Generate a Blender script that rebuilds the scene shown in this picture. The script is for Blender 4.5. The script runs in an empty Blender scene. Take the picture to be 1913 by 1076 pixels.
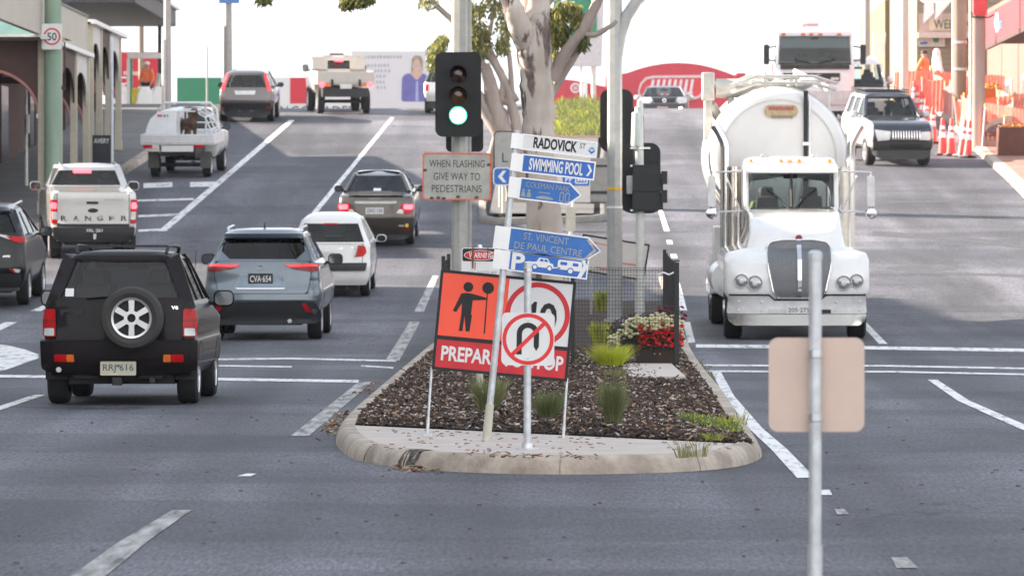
import bpy, bmesh, math, random
from mathutils import Vector, Matrix, Euler
R = math.radians
C = bpy.context.scene.collection
sc = bpy.context.scene

# ---------------------------------------------------------------- camera, sky, sun, exposure
FPX, CXP, CYP, HOR, CAMH = 11000.0, 956.5, 538.0, 408.0, 2.1
PITCH = math.atan((CYP - HOR) / FPX)
cam_d = bpy.data.cameras.new("camera")
cam = bpy.data.objects.new("camera", cam_d); C.objects.link(cam)
cam_d.sensor_width = 36.0; cam_d.lens = 36.0 * FPX / 1913.0
cam_d.clip_start = 1.0; cam_d.clip_end = 8000.0
cam.location = (0, 0, CAMH); cam.rotation_euler = (R(90) - PITCH, 0, 0)
cam_d.dof.use_dof = True; cam_d.dof.focus_distance = 58.0; cam_d.dof.aperture_fstop = 8.0
sc.camera = cam

SUN_EL, SUN_AZ = 25.0, -74.0          # azimuth measured from +Y (view direction) towards +X
sx, sy, sz = math.sin(R(SUN_AZ))*math.cos(R(SUN_EL)), math.cos(R(SUN_AZ))*math.cos(R(SUN_EL)), math.sin(R(SUN_EL))
sl = bpy.data.lights.new("sun", 'SUN'); sl.energy = 5.0; sl.angle = R(0.6); sl.color = (1.0, 0.87, 0.72)
so = bpy.data.objects.new("sun", sl); C.objects.link(so)
so.rotation_euler = Vector((sx, sy, sz)).to_track_quat('Z', 'Y').to_euler()
w = bpy.data.worlds.new("World"); sc.world = w; w.use_nodes = True
nt = w.node_tree; nt.nodes.clear()
sky = nt.nodes.new("ShaderNodeTexSky"); sky.sky_type = 'NISHITA'; sky.sun_disc = False
sky.sun_elevation = R(SUN_EL); sky.sun_rotation = R(SUN_AZ)
sky.air_density = 1.0; sky.dust_density = 1.0; sky.ozone_density = 1.0
cn = nt.nodes.new("ShaderNodeTexNoise"); cn.inputs['Scale'].default_value = 2.2; cn.inputs['Detail'].default_value = 6
cr_ = nt.nodes.new("ShaderNodeValToRGB"); cr_.color_ramp.elements[0].position = .3; cr_.color_ramp.elements[1].position = .7
cr_.color_ramp.elements[0].color = (.82,.82,.82,1); cr_.color_ramp.elements[1].color = (1,1,1,1)
ctc = nt.nodes.new("ShaderNodeTexCoord"); nt.links.new(ctc.outputs['Generated'], cn.inputs['Vector']); nt.links.new(cn.outputs['Fac'], cr_.inputs[0])
hs = nt.nodes.new("ShaderNodeMix"); hs.data_type = 'RGBA'; hs.inputs[7].default_value = (5.2, 5.45, 5.8, 1)      # thin bright cloud over the blue
sepd = nt.nodes.new("ShaderNodeSeparateXYZ"); nt.links.new(ctc.outputs['Generated'], sepd.inputs[0])
def wmap(sock, a, b, c, d):
    m = nt.nodes.new("ShaderNodeMapRange"); m.inputs[1].default_value = a; m.inputs[2].default_value = b; m.inputs[3].default_value = c; m.inputs[4].default_value = d; nt.links.new(sock, m.inputs[0]); return m.outputs[0]
def wmul(a, b):
    m = nt.nodes.new("ShaderNodeMath"); m.operation = 'MULTIPLY'; nt.links.new(a, m.inputs[0]); nt.links.new(b, m.inputs[1]); return m.outputs[0]
cb = nt.nodes.new("ShaderNodeMix"); cb.data_type = 'RGBA'; cb.inputs[6].default_value = (9.6, 9.3, 9.0, 1); cb.inputs[7].default_value = (5.2, 5.45, 5.8, 1)   # added brighter sky behind the camera, lifts the surfaces that face it
nt.links.new(wmap(sepd.outputs[1], -.7, .1, 0., 1.), cb.inputs[0]); nt.links.new(cb.outputs[2], hs.inputs[7])
veil = wmul(wmap(sepd.outputs[2], .05, .9, 1., .45), wmap(sepd.outputs[1], -.6, .75, .95, 1.))     # the veil of cloud is thickest low down and up the street
nt.links.new(wmul(veil, cr_.outputs[0]), hs.inputs[0])
bg = nt.nodes.new("ShaderNodeBackground"); bg.inputs['Strength'].default_value = 0.065
out = nt.nodes.new("ShaderNodeOutputWorld")
nt.links.new(sky.outputs[0], hs.inputs[6]); nt.links.new(hs.outputs[2], bg.inputs[0]); nt.links.new(bg.outputs[0], out.inputs[0])
sc.view_settings.view_transform = 'Standard'; sc.view_settings.look = 'None'
sc.view_settings.gamma = 1.0; sc.view_settings.exposure = 2.12

# ---------------------------------------------------------------- pixel <-> world helpers
_cp, _sp = math.cos(PITCH), math.sin(PITCH)
def P(px, py, d):
    """world point seen at photo pixel (px, py) on the vertical plane Y = d"""
    r, u = (px - CXP) / FPX, -(py - CYP) / FPX
    t = d / (_cp + u * _sp)
    return Vector((r * t, d, CAMH + t * (u * _cp - _sp)))
PROF = [(-60,0),(85,0),(98,.06),(110,.32),(118,.66),(126,1.1),(133,1.5),(145,2.3),(157,3.15),(168,3.85),(180,4.7),(190,5.4),(196,5.70),(202,5.86),(207,5.78),(213,5.40),(222,4.8),(240,4.0),(300,3.0),(6000,3.0)]
def zp(y):
    for k in range(len(PROF) - 1):
        (a, za), (b, zb) = PROF[k], PROF[k+1]
        if y <= b:
            def sl_(i):
                if i <= 0 or i >= len(PROF)-1: return 0.0
                return (PROF[i+1][1]-PROF[i-1][1])/(PROF[i+1][0]-PROF[i-1][0])
            h = b - a; t = (y - a) / h
            m0 = sl_(k) * h; m1 = sl_(k+1) * h
            if k == 0: return 0.0
            if k == len(PROF)-2: return zb
            return (2*t**3-3*t*t+1)*za + (t**3-2*t*t+t)*m0 + (-2*t**3+3*t*t)*zb + (t**3-t*t)*m1
    return 3.0
def slope(y): return (zp(y+1) - zp(y-1)) / 2
def G(px, py, up=0.0):
    """ground point (road surface + up) seen at a photo pixel"""
    lo, d = 28.0, 28.0
    while d < 230:
        q = P(px, py, d)
        if q.z <= zp(d) + up:
            a, b = d - .5, d
            for _ in range(20):
                m = (a + b) / 2
                if P(px, py, m).z <= zp(m) + up: b = m
                else: a = m
            return Vector((P(px, py, b).x, b, zp(b) + up))
        d += .5
    q = P(px, py, 202); return Vector((q.x, 202, zp(202) + up))

# ---------------------------------------------------------------- materials
MATS = {}
def mat(name, col, rough=.6, metal=0., var=.12, scale=6., bump=0., bscale=60., coat=0., col2=None, emit=None, spec=.5, stretch=None):
    if name in MATS: return MATS[name]
    m = bpy.data.materials.new(name); m.use_nodes = True; MATS[name] = m
    t = m.node_tree; b = t.nodes['Principled BSDF']
    b.inputs['Roughness'].default_value = rough; b.inputs['Metallic'].default_value = metal
    b.inputs['Coat Weight'].default_value = coat; b.inputs['Coat Roughness'].default_value = .04
    b.inputs['Specular IOR Level'].default_value = spec
    tc = t.nodes.new('ShaderNodeTexCoord'); src = tc.outputs['Object']
    if stretch:
        mp = t.nodes.new('ShaderNodeMapping'); mp.inputs['Scale'].default_value = stretch
        t.links.new(src, mp.inputs[0]); src = mp.outputs[0]
    n = t.nodes.new('ShaderNodeTexNoise'); n.inputs['Scale'].default_value = scale; n.inputs['Detail'].default_value = 6; n.inputs['Roughness'].default_value = .6
    t.links.new(src, n.inputs['Vector'])
    cr = t.nodes.new('ShaderNodeValToRGB'); cr.color_ramp.elements[0].position = .32; cr.color_ramp.elements[1].position = .68
    c2 = col2 if col2 else tuple(min(1, c * (1 + var)) for c in col)
    c1 = col if col2 else tuple(c * (1 - var) for c in col)
    cr.color_ramp.elements[0].color = (*c1, 1); cr.color_ramp.elements[1].color = (*c2, 1)
    t.links.new(n.outputs['Fac'], cr.inputs[0]); t.links.new(cr.outputs[0], b.inputs['Base Color'])
    if bump:
        n2 = t.nodes.new('ShaderNodeTexNoise'); n2.inputs['Scale'].default_value = bscale; n2.inputs['Detail'].default_value = 4
        t.links.new(src, n2.inputs['Vector'])
        bp = t.nodes.new('ShaderNodeBump'); bp.inputs['Strength'].default_value = bump; bp.inputs['Distance'].default_value = .02
        t.links.new(n2.outputs['Fac'], bp.inputs['Height']); t.links.new(bp.outputs[0], b.inputs['Normal'])
    if emit:
        b.inputs['Emission Color'].default_value = (*emit[:3], 1); b.inputs['Emission Strength'].default_value = emit[3]
    return m
def glass(name, tint, rough=.02):
    if name in MATS: return MATS[name]
    m = bpy.data.materials.new(name); m.use_nodes = True; MATS[name] = m
    t = m.node_tree; t.nodes.clear()
    o = t.nodes.new('ShaderNodeOutputMaterial'); tr = t.nodes.new('ShaderNodeBsdfTransparent'); tr.inputs[0].default_value = (*tint, 1)
    gl = t.nodes.new('ShaderNodeBsdfGlossy'); gl.inputs['Roughness'].default_value = rough
    fr = t.nodes.new('ShaderNodeFresnel'); fr.inputs[0].default_value = 1.5
    n = t.nodes.new('ShaderNodeTexNoise'); n.inputs['Scale'].default_value = 3; bp = t.nodes.new('ShaderNodeBump'); bp.inputs['Strength'].default_value = .03
    t.links.new(n.outputs['Fac'], bp.inputs['Height']); t.links.new(bp.outputs[0], gl.inputs['Normal'])
    mx = t.nodes.new('ShaderNodeMixShader'); t.links.new(fr.outputs[0], mx.inputs[0]); t.links.new(tr.outputs[0], mx.inputs[1]); t.links.new(gl.outputs[0], mx.inputs[2])
    t.links.new(mx.outputs[0], o.inputs[0]); return m
def paint(name, col, metal=0., rough=.35): return mat(name, col, rough, metal, .05, 3., coat=1.)
WHITE = mat('white_paint', (.78,.78,.77), .5, var=.05)
SIGNW = mat('sign_white', (.74,.74,.74), .4, var=.04)
BLACK = mat('black_matt', (.012,.013,.015), .6)
RUBBER = mat('tyre_rubber', (.018,.018,.019), .85, bump=.3, bscale=40)
CHROME = mat('chrome', (.75,.75,.76), .12, 1., .05)
STEEL = mat('galvanised_steel', (.60,.62,.64), .42, .45, .18, 12.)
ALU = mat('brushed_alloy', (.62,.63,.65), .3, .9, .06)
PLAST = mat('dark_plastic', (.02,.021,.023), .55)
REDL = mat('red_lens', (.46,.005,.009), .3, coat=.12, var=.2, spec=.3)
REDLIT = mat('red_lens_lit', (.6,.02,.03), .15, emit=(1,.06,.08,1.6))
ORANGEL = mat('amber_lens', (.75,.16,.02), .15, coat=1.)
CLEARL = mat('clear_lens', (.62,.62,.62), .1, coat=1.)
LAMPLIT = mat('lamp_lit', (1,.95,.8), .2, emit=(1,.93,.75,14))
GLASS = glass('tinted_glass', (.76,.83,.81)); GLASSD = glass('privacy_glass', (.07,.08,.085)); GLASSC = glass('clear_glass', (.80,.86,.84))
INTER = mat('car_interior', (.035,.035,.037), .8)
SEAT = mat('seat_fabric', (.05,.05,.054), .9)
PLATEW = mat('plate_white', (.66,.66,.62), .4); PLATEY = mat('plate_cream', (.55,.52,.40), .4)
BLUET = mat('plate_blue', (.02,.05,.2), .4)
SBLUE = mat('sign_blue', (.025,.13,.47), .4, var=.08); SBLUEF = mat('sign_blue_faded', (.035,.15,.46), .55, var=.15)
SRED = mat('sign_red', (.60,.02,.03), .4); SORANGE = mat('sign_orange', (1.0,.10,.05), .45, var=.05)
SGREY = mat('faded_letter', (.30,.33,.33), .6)

# ---------------------------------------------------------------- mesh builder
def xf(pts, m): return [m @ Vector(p) for p in pts]
class MB:
    def __init__(s): s.v = []; s.f = []; s.mi = []; s.cur = 0
    def add(s, v, f):
        n = len(s.v); s.v += [tuple(p) for p in v]; s.f += [tuple(i + n for i in q) for q in f]; s.mi += [s.cur] * len(f); return s
    def box(s, c, d, rot=None, taper=1.0):
        x, y, z = d[0]/2, d[1]/2, d[2]/2; k = taper
        p = [(-x,-y,-z),(x,-y,-z),(x,y,-z),(-x,y,-z),(-x*k,-y*k,z),(x*k,-y*k,z),(x*k,y*k,z),(-x*k,y*k,z)]
        m = Matrix.Translation(c) @ (Euler(rot).to_matrix().to_4x4() if rot else Matrix.Identity(4))
        return s.add(xf(p, m), [(0,3,2,1),(4,5,6,7),(0,1,5,4),(1,2,6,5),(2,3,7,6),(3,0,4,7)])
    def tube(s, pts, rad, n=10, cap=True, sq=None):
        pts = [Vector(p) for p in pts]
        if not isinstance(rad, (list, tuple)): rad = [rad] * len(pts)
        rings = []; ref = None
        for i, p in enumerate(pts):
            t = (pts[min(i+1, len(pts)-1)] - pts[max(i-1, 0)]).normalized()
            if ref is None:
                ref = Vector((1,0,0)) if abs(t.x) < .9 else Vector((0,1,0))
            u = (ref - t * ref.dot(t)).normalized(); v = t.cross(u); ref = u
            rings.append([p + (u * math.cos(2*math.pi*k/n) + v * math.sin(2*math.pi*k/n)) * rad[i] for k in range(n)])
        vs = [q for r in rings for q in r]; fs = []
        for i in range(len(rings)-1):
            for k in range(n): fs.append((i*n+k, i*n+(k+1)%n, (i+1)*n+(k+1)%n, (i+1)*n+k))
        if cap: fs.append(tuple(reversed(range(n)))); fs.append(tuple(range((len(rings)-1)*n, len(rings)*n)))
        return s.add(vs, fs)
    def cyl(s, a, b, r, r2=None, n=16): return s.tube([a, b], [r, r if r2 is None else r2], n)
    def prism(s, poly, y0, y1):
        """outline in (x, z), extruded along y from y0 (front) to y1"""
        n = len(poly)
        a = sum(poly[i][0]*poly[(i+1)%n][1]-poly[(i+1)%n][0]*poly[i][1] for i in range(n))
        if a < 0: poly = poly[::-1]
        v = [(x, y0, z) for x, z in poly] + [(x, y1, z) for x, z in poly]
        return s.add(v, [tuple(range(n)), tuple(reversed(range(n, 2*n)))] + [(i, i+n, (i+1)%n+n, (i+1)%n) for i in range(n)])
    def strip(s, A, B, y0, y1, closed=True):
        """band between outlines A (outer) and B (inner) in (x, z), extruded y0..y1"""
        n = len(A); v = [(x,y0,z) for x,z in A]+[(x,y0,z) for x,z in B]+[(x,y1,z) for x,z in A]+[(x,y1,z) for x,z in B]; f = []
        for i in range(n if closed else n-1):
            j = (i+1) % n
            f += [(i,j,n+j,n+i),(2*n+j,2*n+i,3*n+i,3*n+j),(j,i,2*n+i,2*n+j),(n+i,n+j,3*n+j,3*n+i)]
        return s.add(v, f)
    def lathe(s, prof, axis='z', n=24, c=(0,0,0)):
        """profile [(r, h)] round an axis"""
        v = []; m = len(prof)
        for k in range(n):
            a = 2*math.pi*k/n
            for r, h in prof:
                x, y = r*math.cos(a), r*math.sin(a)
                v.append({'z': (x,y,h), 'x': (h,x,y), 'y': (y,h,x)}[axis])
        v = [(p[0]+c[0],p[1]+c[1],p[2]+c[2]) for p in v]
        return s.add(v, [(k*m+i, ((k+1)%n)*m+i, ((k+1)%n)*m+i+1, k*m+i+1) for k in range(n) for i in range(m-1)])
    def loft(s, loops, cap0=True, cap1=True, closed=True):
        n = len(loops[0]); v = [p for l in loops for p in l]; f = []
        for i in range(len(loops)-1):
            for k in range(n if closed else n-1): f.append((i*n+k, i*n+(k+1)%n, (i+1)*n+(k+1)%n, (i+1)*n+k))
        if cap0: f.append(tuple(reversed(range(n))))
        if cap1: f.append(tuple(range((len(loops)-1)*n, len(loops)*n)))
        return s.add(v, f)
    def build(s, name, m, parent=None, loc=(0,0,0), rot=(0,0,0), smooth=35, bevel=0, sub=0):
        me = bpy.data.meshes.new(name); me.from_pydata(s.v, [], s.f)
        ms = m if isinstance(m, list) else [m]
        for q in ms:
            if q: me.materials.append(q)
        if len(ms) > 1: me.polygons.foreach_set('material_index', s.mi)
        me.update(); fixn(me)
        if smooth: 
            me.polygons.foreach_set('use_smooth', [True]*len(me.polygons)); me.set_sharp_from_angle(angle=R(smooth))
        o = bpy.data.objects.new(name, me); C.objects.link(o); o.location = loc; o.rotation_euler = rot
        if parent: o.parent = parent
        if bevel:
            b = o.modifiers.new('bevel', 'BEVEL'); b.width = bevel; b.segments = 2; b.limit_method = 'ANGLE'; b.angle_limit = R(50)
        if sub: q = o.modifiers.new('sub', 'SUBSURF'); q.levels = sub; q.render_levels = sub
        return o
def fixn(me):
    bm = bmesh.new(); bm.from_mesh(me); bmesh.ops.recalc_face_normals(bm, faces=bm.faces); bm.to_mesh(me); bm.free()
def tag(o, label, cat, group=None, kind=None):
    if label: o['label'] = label
    if cat: o['category'] = cat
    if group: o['group'] = group
    if kind: o['kind'] = kind
    return o
def thing(name, loc, label, cat, group=None, rot=(0,0,0)):
    o = bpy.data.objects.new(name, None); C.objects.link(o); o.location = loc; o.rotation_euler = rot; o.empty_display_size = .2
    return tag(o, label, cat, group)
def struct(o): o['kind'] = 'structure'; return o
def copy_tree(o, parent=None):
    c = o.copy(); C.objects.link(c)
    if parent: c.parent = parent
    for ch in list(o.children): copy_tree(ch, c)
    return c
def circ(r, n=32, cx=0, cz=0, a0=0, a1=360):
    k = n if a1 - a0 >= 360 else n + 1
    return [(cx + r*math.cos(R(a0+(a1-a0)*i/n)), cz + r*math.sin(R(a0+(a1-a0)*i/n))) for i in range(k)]
def rrect(w, h, r, cx=0, cz=0, n=5):
    p = []
    for sxx, szz, a in ((1,1,0),(-1,1,90),(-1,-1,180),(1,-1,270)):
        p += circ(r, n, cx + sxx*(w/2-r), cz + szz*(h/2-r), a, a+90)
    return p
def rnd(poly, r, n=3):
    """round the corners of a 2-D outline"""
    o = []; k = len(poly)
    for i in range(k):
        a, b, c = Vector(poly[i-1]), Vector(poly[i]), Vector(poly[(i+1)%k])
        q = min(r, (a-b).length*.45, (c-b).length*.45)
        p0 = b + (a-b).normalized()*q; p1 = b + (c-b).normalized()*q
        for t in range(n+1):
            u = t/n; o.append(tuple(p0*(1-u)**2 + b*2*u*(1-u) + p1*u*u))
    return o
_tc = {}
def text_geo(s, bold=.0):
    key = (s, bold)
    if key in _tc: return _tc[key]
    cu = bpy.data.curves.new('t', 'FONT'); cu.body = s; cu.size = 1; cu.offset = bold; cu.resolution_u = 3; cu.align_x = 'CENTER'; cu.space_line = 1.05
    ob = bpy.data.objects.new('t', cu); C.objects.link(ob)
    dg = bpy.context.evaluated_depsgraph_get(); me = bpy.data.meshes.new_from_object(ob.evaluated_get(dg))
    v = [(p.co.x, p.co.y) for p in me.vertices]; f = [tuple(q.vertices) for q in me.polygons]
    bpy.data.objects.remove(ob); bpy.data.meshes.remove(me); bpy.data.curves.remove(cu)
    x0, x1 = min(p[0] for p in v), max(p[0] for p in v); y0, y1 = min(p[1] for p in v), max(p[1] for p in v)
    _tc[key] = ([((x-(x0+x1)/2)/(x1-x0), (y-(y0+y1)/2)/(y1-y0)) for x, y in v], f)
    return _tc[key]
def addtext(mb, s, cx, cz, w_, h_, y, bold=.0, shear=0.):
    """flat lettering facing -y, fitted into w_ x h_ round (cx, cz)"""
    v, f = text_geo(s, bold); mb.add([(cx + x*w_ + shear*z*h_, y, cz + z*h_) for x, z in v], f); return mb
ROADX = .02     # the street runs slightly to the right of the view axis
HEAD = -math.atan(ROADX)
# ---------------------------------------------------------------- ground, road, footpaths
def asphalt():
    m = bpy.data.materials.new('asphalt'); m.use_nodes = True; t = m.node_tree; b = t.nodes['Principled BSDF']; L = t.links.new
    g = t.nodes.new('ShaderNodeTexCoord').outputs['Object']
    def noise(sc_, det, stretch=None, rough=.55, dist=0):
        n = t.nodes.new('ShaderNodeTexNoise'); n.inputs['Scale'].default_value = sc_; n.inputs['Detail'].default_value = det; n.inputs['Roughness'].default_value = rough; n.inputs['Distortion'].default_value = dist
        if stretch:
            mp = t.nodes.new('ShaderNodeMapping'); mp.inputs['Scale'].default_value = stretch; L(g, mp.inputs[0]); L(mp.outputs[0], n.inputs['Vector'])
        else: L(g, n.inputs['Vector'])
        return n.outputs['Fac']
    def ramp(f, a, b_, c0, c1):
        r = t.nodes.new('ShaderNodeValToRGB'); r.color_ramp.elements[0].position = a; r.color_ramp.elements[1].position = b_
        r.color_ramp.elements[0].color = (*c0, 1); r.color_ramp.elements[1].color = (*c1, 1); L(f, r.inputs[0]); return r.outputs[0]
    def mul(a, b_, fac=1.):
        x = t.nodes.new('ShaderNodeMix'); x.data_type = 'RGBA'; x.blend_type = 'MULTIPLY'; x.inputs[0].default_value = fac; L(a, x.inputs[6]); L(b_, x.inputs[7]); return x.outputs[2]
    base = ramp(noise(.22, 5, (1.0, .30, 1), .6, 1.2), .36, .66, (.043,.045,.058), (.098,.100,.122))
    grain = ramp(noise(34, 3, (1,.10,1), .8), .36, .64, (.42,.42,.43), (1.68,1.66,1.62))
    spots = ramp(noise(9, 4, (1,.12,1), .75), .30, .44, (.62,.62,.62), (1,1,1))
    tracks = ramp(noise(.5, 2, (1.6,.03,1), .5), .36, .62, (.62,.62,.63), (1.34,1.34,1.36))
    patch = ramp(noise(.11, 2, (.5,1.9,1), .5), .46, .52, (.74,.74,.75), (1.16,1.14,1.11))
    vo = t.nodes.new('ShaderNodeTexVoronoi'); vo.feature = 'DISTANCE_TO_EDGE'; vo.inputs['Scale'].default_value = .34
    wv = t.nodes.new('ShaderNodeTexNoise'); wv.inputs['Scale'].default_value = 1.3; wv.inputs['Detail'].default_value = 5
    L(g, wv.inputs['Vector']); va = t.nodes.new('ShaderNodeVectorMath'); va.operation = 'MULTIPLY_ADD'; va.inputs[1].default_value = (1.6,1.6,0); L(wv.outputs['Color'], va.inputs[0]); L(g, va.inputs[2]); L(va.outputs[0], vo.inputs['Vector'])
    crk = ramp(vo.outputs['Distance'], .004, .014, (.35,.35,.35), (1,1,1))
    msk = ramp(noise(.07, 2), .50, .56, (1,1,1), (0,0,0))
    cm = t.nodes.new('ShaderNodeMix'); cm.data_type = 'RGBA'; L(msk, cm.inputs[0]); L(crk, cm.inputs[6]); cm.inputs[7].default_value = (1,1,1,1)
    oil = ramp(noise(.9, 5, (1.2,.5,1), .7, .6), .26, .36, (.55,.55,.55), (1,1,1))
    c = mul(mul(mul(mul(mul(mul(base, grain, .9), spots), tracks), patch), cm.outputs[2]), oil)
    L(c, b.inputs['Base Color']); b.inputs['Roughness'].default_value = .72; b.inputs['Specular IOR Level'].default_value = .5
    bp = t.nodes.new('ShaderNodeBump'); bp.inputs['Strength'].default_value = .8; bp.inputs['Distance'].default_value = .02
    L(noise(40, 3, (1,.16,1), .8), bp.inputs['Height']); L(bp.outputs[0], b.inputs['Normal']); return m
ASPH = asphalt()
def rib(name, xa, xb, ys, m, dz=0., nx=2):
    """sheet following the road profile between lateral functions xa(y), xb(y)"""
    loops = [[(xa(y) + (xb(y)-xa(y))*k/nx, y, zp(y) + dz) for k in range(nx+1)] for y in ys]
    mb = MB(); mb.loft(loops, False, False, closed=False); return mb.build(name, m)
YS = [-40,0,20,30,40,60,80,85] + [85+2*k for k in range(1,66)] + [230,260,320,500,900,2000,5000]
struct(rib('ground', lambda y: -2500, lambda y: 2500, YS, mat('dry_earth', (.16,.15,.13), .9, var=.2, scale=.5, bump=.3, bscale=8), -.03, 2))
KL = lambda y: -10.6 + ROADX*(y-150)          # left kerb line
def KR(y):                                     # right kerb line, bulging in towards the roadworks
    b = 13.0 + ROADX*(y-150)
    return b
struct(rib('road', lambda y: KL(y)-.02 if y > 112 else -60, lambda y: KR(y)+.02 if y > 100 else 60, [-40,0,20,30,40,60,80,85,90,95,99.9,100.1,105,111.9,112.1] + [114+2*k for k in range(52)] + [230,260,320,400], ASPH, 0., 24))
CONC = mat('concrete', (.47,.415,.37), .9, col2=(.58,.52,.47), scale=2.6, bump=.4, bscale=45)
CONCK = mat('kerb_concrete', (.24,.195,.155), .9, col2=(.57,.49,.41), scale=2.6, bump=.5, bscale=30)
PATH = mat('footpath_dark', (.13,.125,.125), .85, var=.2, scale=.8, bump=.2)
BRICKP = mat('brick_paving', (.30,.15,.12), .85, var=.18, scale=1.2, bump=.2)
def kerb(name, line, side, m=CONCK):
    loops = []
    for x, y in line:
        z = zp(y)
        loops.append([(x, y, z-.05), (x + side*.03, y, z+.10), (x + side*.07, y, z+.145), (x + side*.30, y, z+.15), (x+side*.30, y, z-.05)])
    mb = MB(); mb.loft(loops); return struct(mb.build(name, m))
kerb('left_kerb', [(KL(y), y) for y in [114+2*k for k in range(52)]+[230,300,400]], -1)
kerb('right_kerb', [(KR(y), y) for y in [102+2*k for k in range(58)]+[230,300,400]], 1)
struct(rib('left_footpath', lambda y: KL(y)-9, lambda y: KL(y)-.3, [114+2*k for k in range(52)]+[230,300,400], PATH, .146, 4))
struct(rib('right_footpath', lambda y: KR(y)+.3, lambda y: KR(y)+9, [102+2*k for k in range(58)]+[230,300,400], BRICKP, .146, 4))

# painted markings: every stroke is unprojected from the photo on to the road surface
def wornpaint():
    m = bpy.data.materials.new('road_paint'); m.use_nodes = True; t = m.node_tree; b = t.nodes['Principled BSDF']; L = t.links.new
    g = t.nodes.new('ShaderNodeTexCoord').outputs['Object']
    n = t.nodes.new('ShaderNodeTexNoise'); n.inputs['Scale'].default_value = 7; n.inputs['Detail'].default_value = 8; n.inputs['Roughness'].default_value = .75; mp = t.nodes.new('ShaderNodeMapping'); mp.inputs['Scale'].default_value = (1,.12,1); L(g, mp.inputs[0]); L(mp.outputs[0], n.inputs['Vector'])
    r = t.nodes.new('ShaderNodeValToRGB'); r.color_ramp.elements[0].position = .34; r.color_ramp.elements[1].position = .50
    r.color_ramp.elements[0].color = (.16,.16,.165,1); r.color_ramp.elements[1].color = (.74,.74,.73,1); L(n.outputs['Fac'], r.inputs[0]); L(r.outputs[0], b.inputs['Base Color'])
    b.inputs['Roughness'].default_value = .7; return m
PAINT = wornpaint()
PAINTO = mat('old_road_paint', (.10,.10,.10), .85, col2=(.52,.51,.49), scale=9, stretch=(1,.10,1))
def densify(pts, n):
    o = []
    for i in range(len(pts)-1):
        for k in range(n): o.append(tuple(a+(b-a)*k/n for a, b in zip(pts[i], pts[i+1])))
    return o + [pts[-1]]
def across(pts, th, name='crossing_line', m=None, up=.006):
    L_ = densify(pts, 8); mb = MB()
    mb.loft([[G(x, y+th/2, up), G(x, y-th/2, up)] for x, y in L_], False, False, closed=False); return struct(mb.build(name, m or PAINT))
def along(pts, name='lane_line', m=None, up=.006):
    """points (px, py, width in pixels)"""
    L_ = densify(pts, 8); mb = MB()
    mb.loft([[G(x-w_/2, y, up), G(x+w_/2, y, up)] for x, y, w_ in L_], False, False, closed=False); return struct(mb.build(name, m or PAINT))
across([(-20,702),(200,705),(410,708),(670,712)], 5, 'stop_line')
across([(300,672),(415,671),(545,669.5),(740,674)], 3)
across([(300,682),(415,683),(545,685)], 2.6); across([(675,683),(735,687)], 2.6)
across([(1300,646),(1540,648),(1660,650),(1913,654),(1990,655)], 6, 'stop_line')
across([(1305,682),(1500,683),(1650,683),(1913,688),(1990,689)], 3); across([(1320,693),(1500,694),(1660,694),(1913,699),(1990,700)], 3)
along([(303,432,16),(430,323,14),(545,225,11)], 'edge_line'); along([(588,397,11),(733,220,7)])
along([(-30,625,26),(88,571,18)]); along([(-40,775,26),(74,737,22)])
along([(560,814,34),(683,713,26)], 'edge_line', PAINTO); along([(733,673,26),(770,610,20),(814,515,12)], 'edge_line', PAINTO)
along([(158,1080,66),(250,1010,52),(340,952,36)], 'lane_line', PAINTO); along([(455,889,26),(470,884,20)], 'paint_scrap')
along([(1292,640,14),(1272,560,13),(1262,520,10)], 'edge_line'); along([(1506,892,34),(1455,838,30),(1412,800,26),(1362,740,20),(1338,694,17)], 'edge_line')
along([(1608,598,13),(1650,642,16)]); along([(1742,709,18),(1800,748,22),(1913,798,28),(1960,815,30)])
along([(1544,924,22),(1540,914,20)], 'paint_scrap'); along([(1695,1060,40),(1680,1040,30)], 'paint_scrap', PAINTO); along([(1575,960,22),(1568,950,18)], 'paint_scrap', PAINTO)
along([(1232,388,8),(1246,432,10)]); along([(1250,449,10),(1252,456,10)], 'paint_scrap'); along([(1258,475,11),(1260,482,11)], 'paint_scrap')
across([(268,347),(322,345)], 9, 'bay_line'); across([(355,345),(402,344)], 9, 'bay_line')
across([(255,375),(362,372)], 3.5, 'bay_line'); across([(258,404),(334,401)], 4, 'bay_line'); across([(258,431),(306,429)], 4, 'bay_line')
mb = MB(); q = [G(x, y, .006) for x, y in ((-60,640),(10,644),(45,652),(72,662),(72,669),(10,691),(-60,704))]
mb.add(q, [tuple(range(len(q)))]); struct(mb.build('splitter_marking', PAINT))

# ---------------------------------------------------------------- near median island
def smoothline(pts, n=4):
    o = []; k = len(pts)
    for i in range(k-1):
        p0, p1, p2, p3 = (Vector(pts[max(i-1,0)]), Vector(pts[i]), Vector(pts[i+1]), Vector(pts[min(i+2,k-1)]))
        for t in range(n):
            u = t/n; o.append(.5*((2*p1)+(p2-p0)*u+(2*p0-5*p1+4*p2-p3)*u*u+(3*p1-p0-3*p2+p3)*u**3))
    o.append(Vector(pts[-1])); return o
ISL_PX = [(832,556),(816,640),(790,665),(745,704),(690,752),(648,790),(627,818),(634,840),(668,860),(730,871),(800,878),(920,884),(1060,886),(1200,884),(1310,879),(1385,870),(1420,857),(1421,842),(1388,795),(1352,742),(1312,692),(1286,645),(1266,585),(1248,530)]
isl = smoothline([G(x, y).xy for x, y in ISL_PX], 5)
def inset(line, d):
    o = []
    for i, p in enumerate(line):
        t = (line[min(i+1,len(line)-1)] - line[max(i-1,0)]).normalized(); nrm = Vector((-t.y, t.x)); o.append(p + nrm*d)
    return o
prof = [(0,-.05),(.012,.05),(.04,.105),(.07,.138),(.10,.15),(.19,.152),(.19,.10)]
ins = [inset(isl, d) for d, _ in prof]
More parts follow.
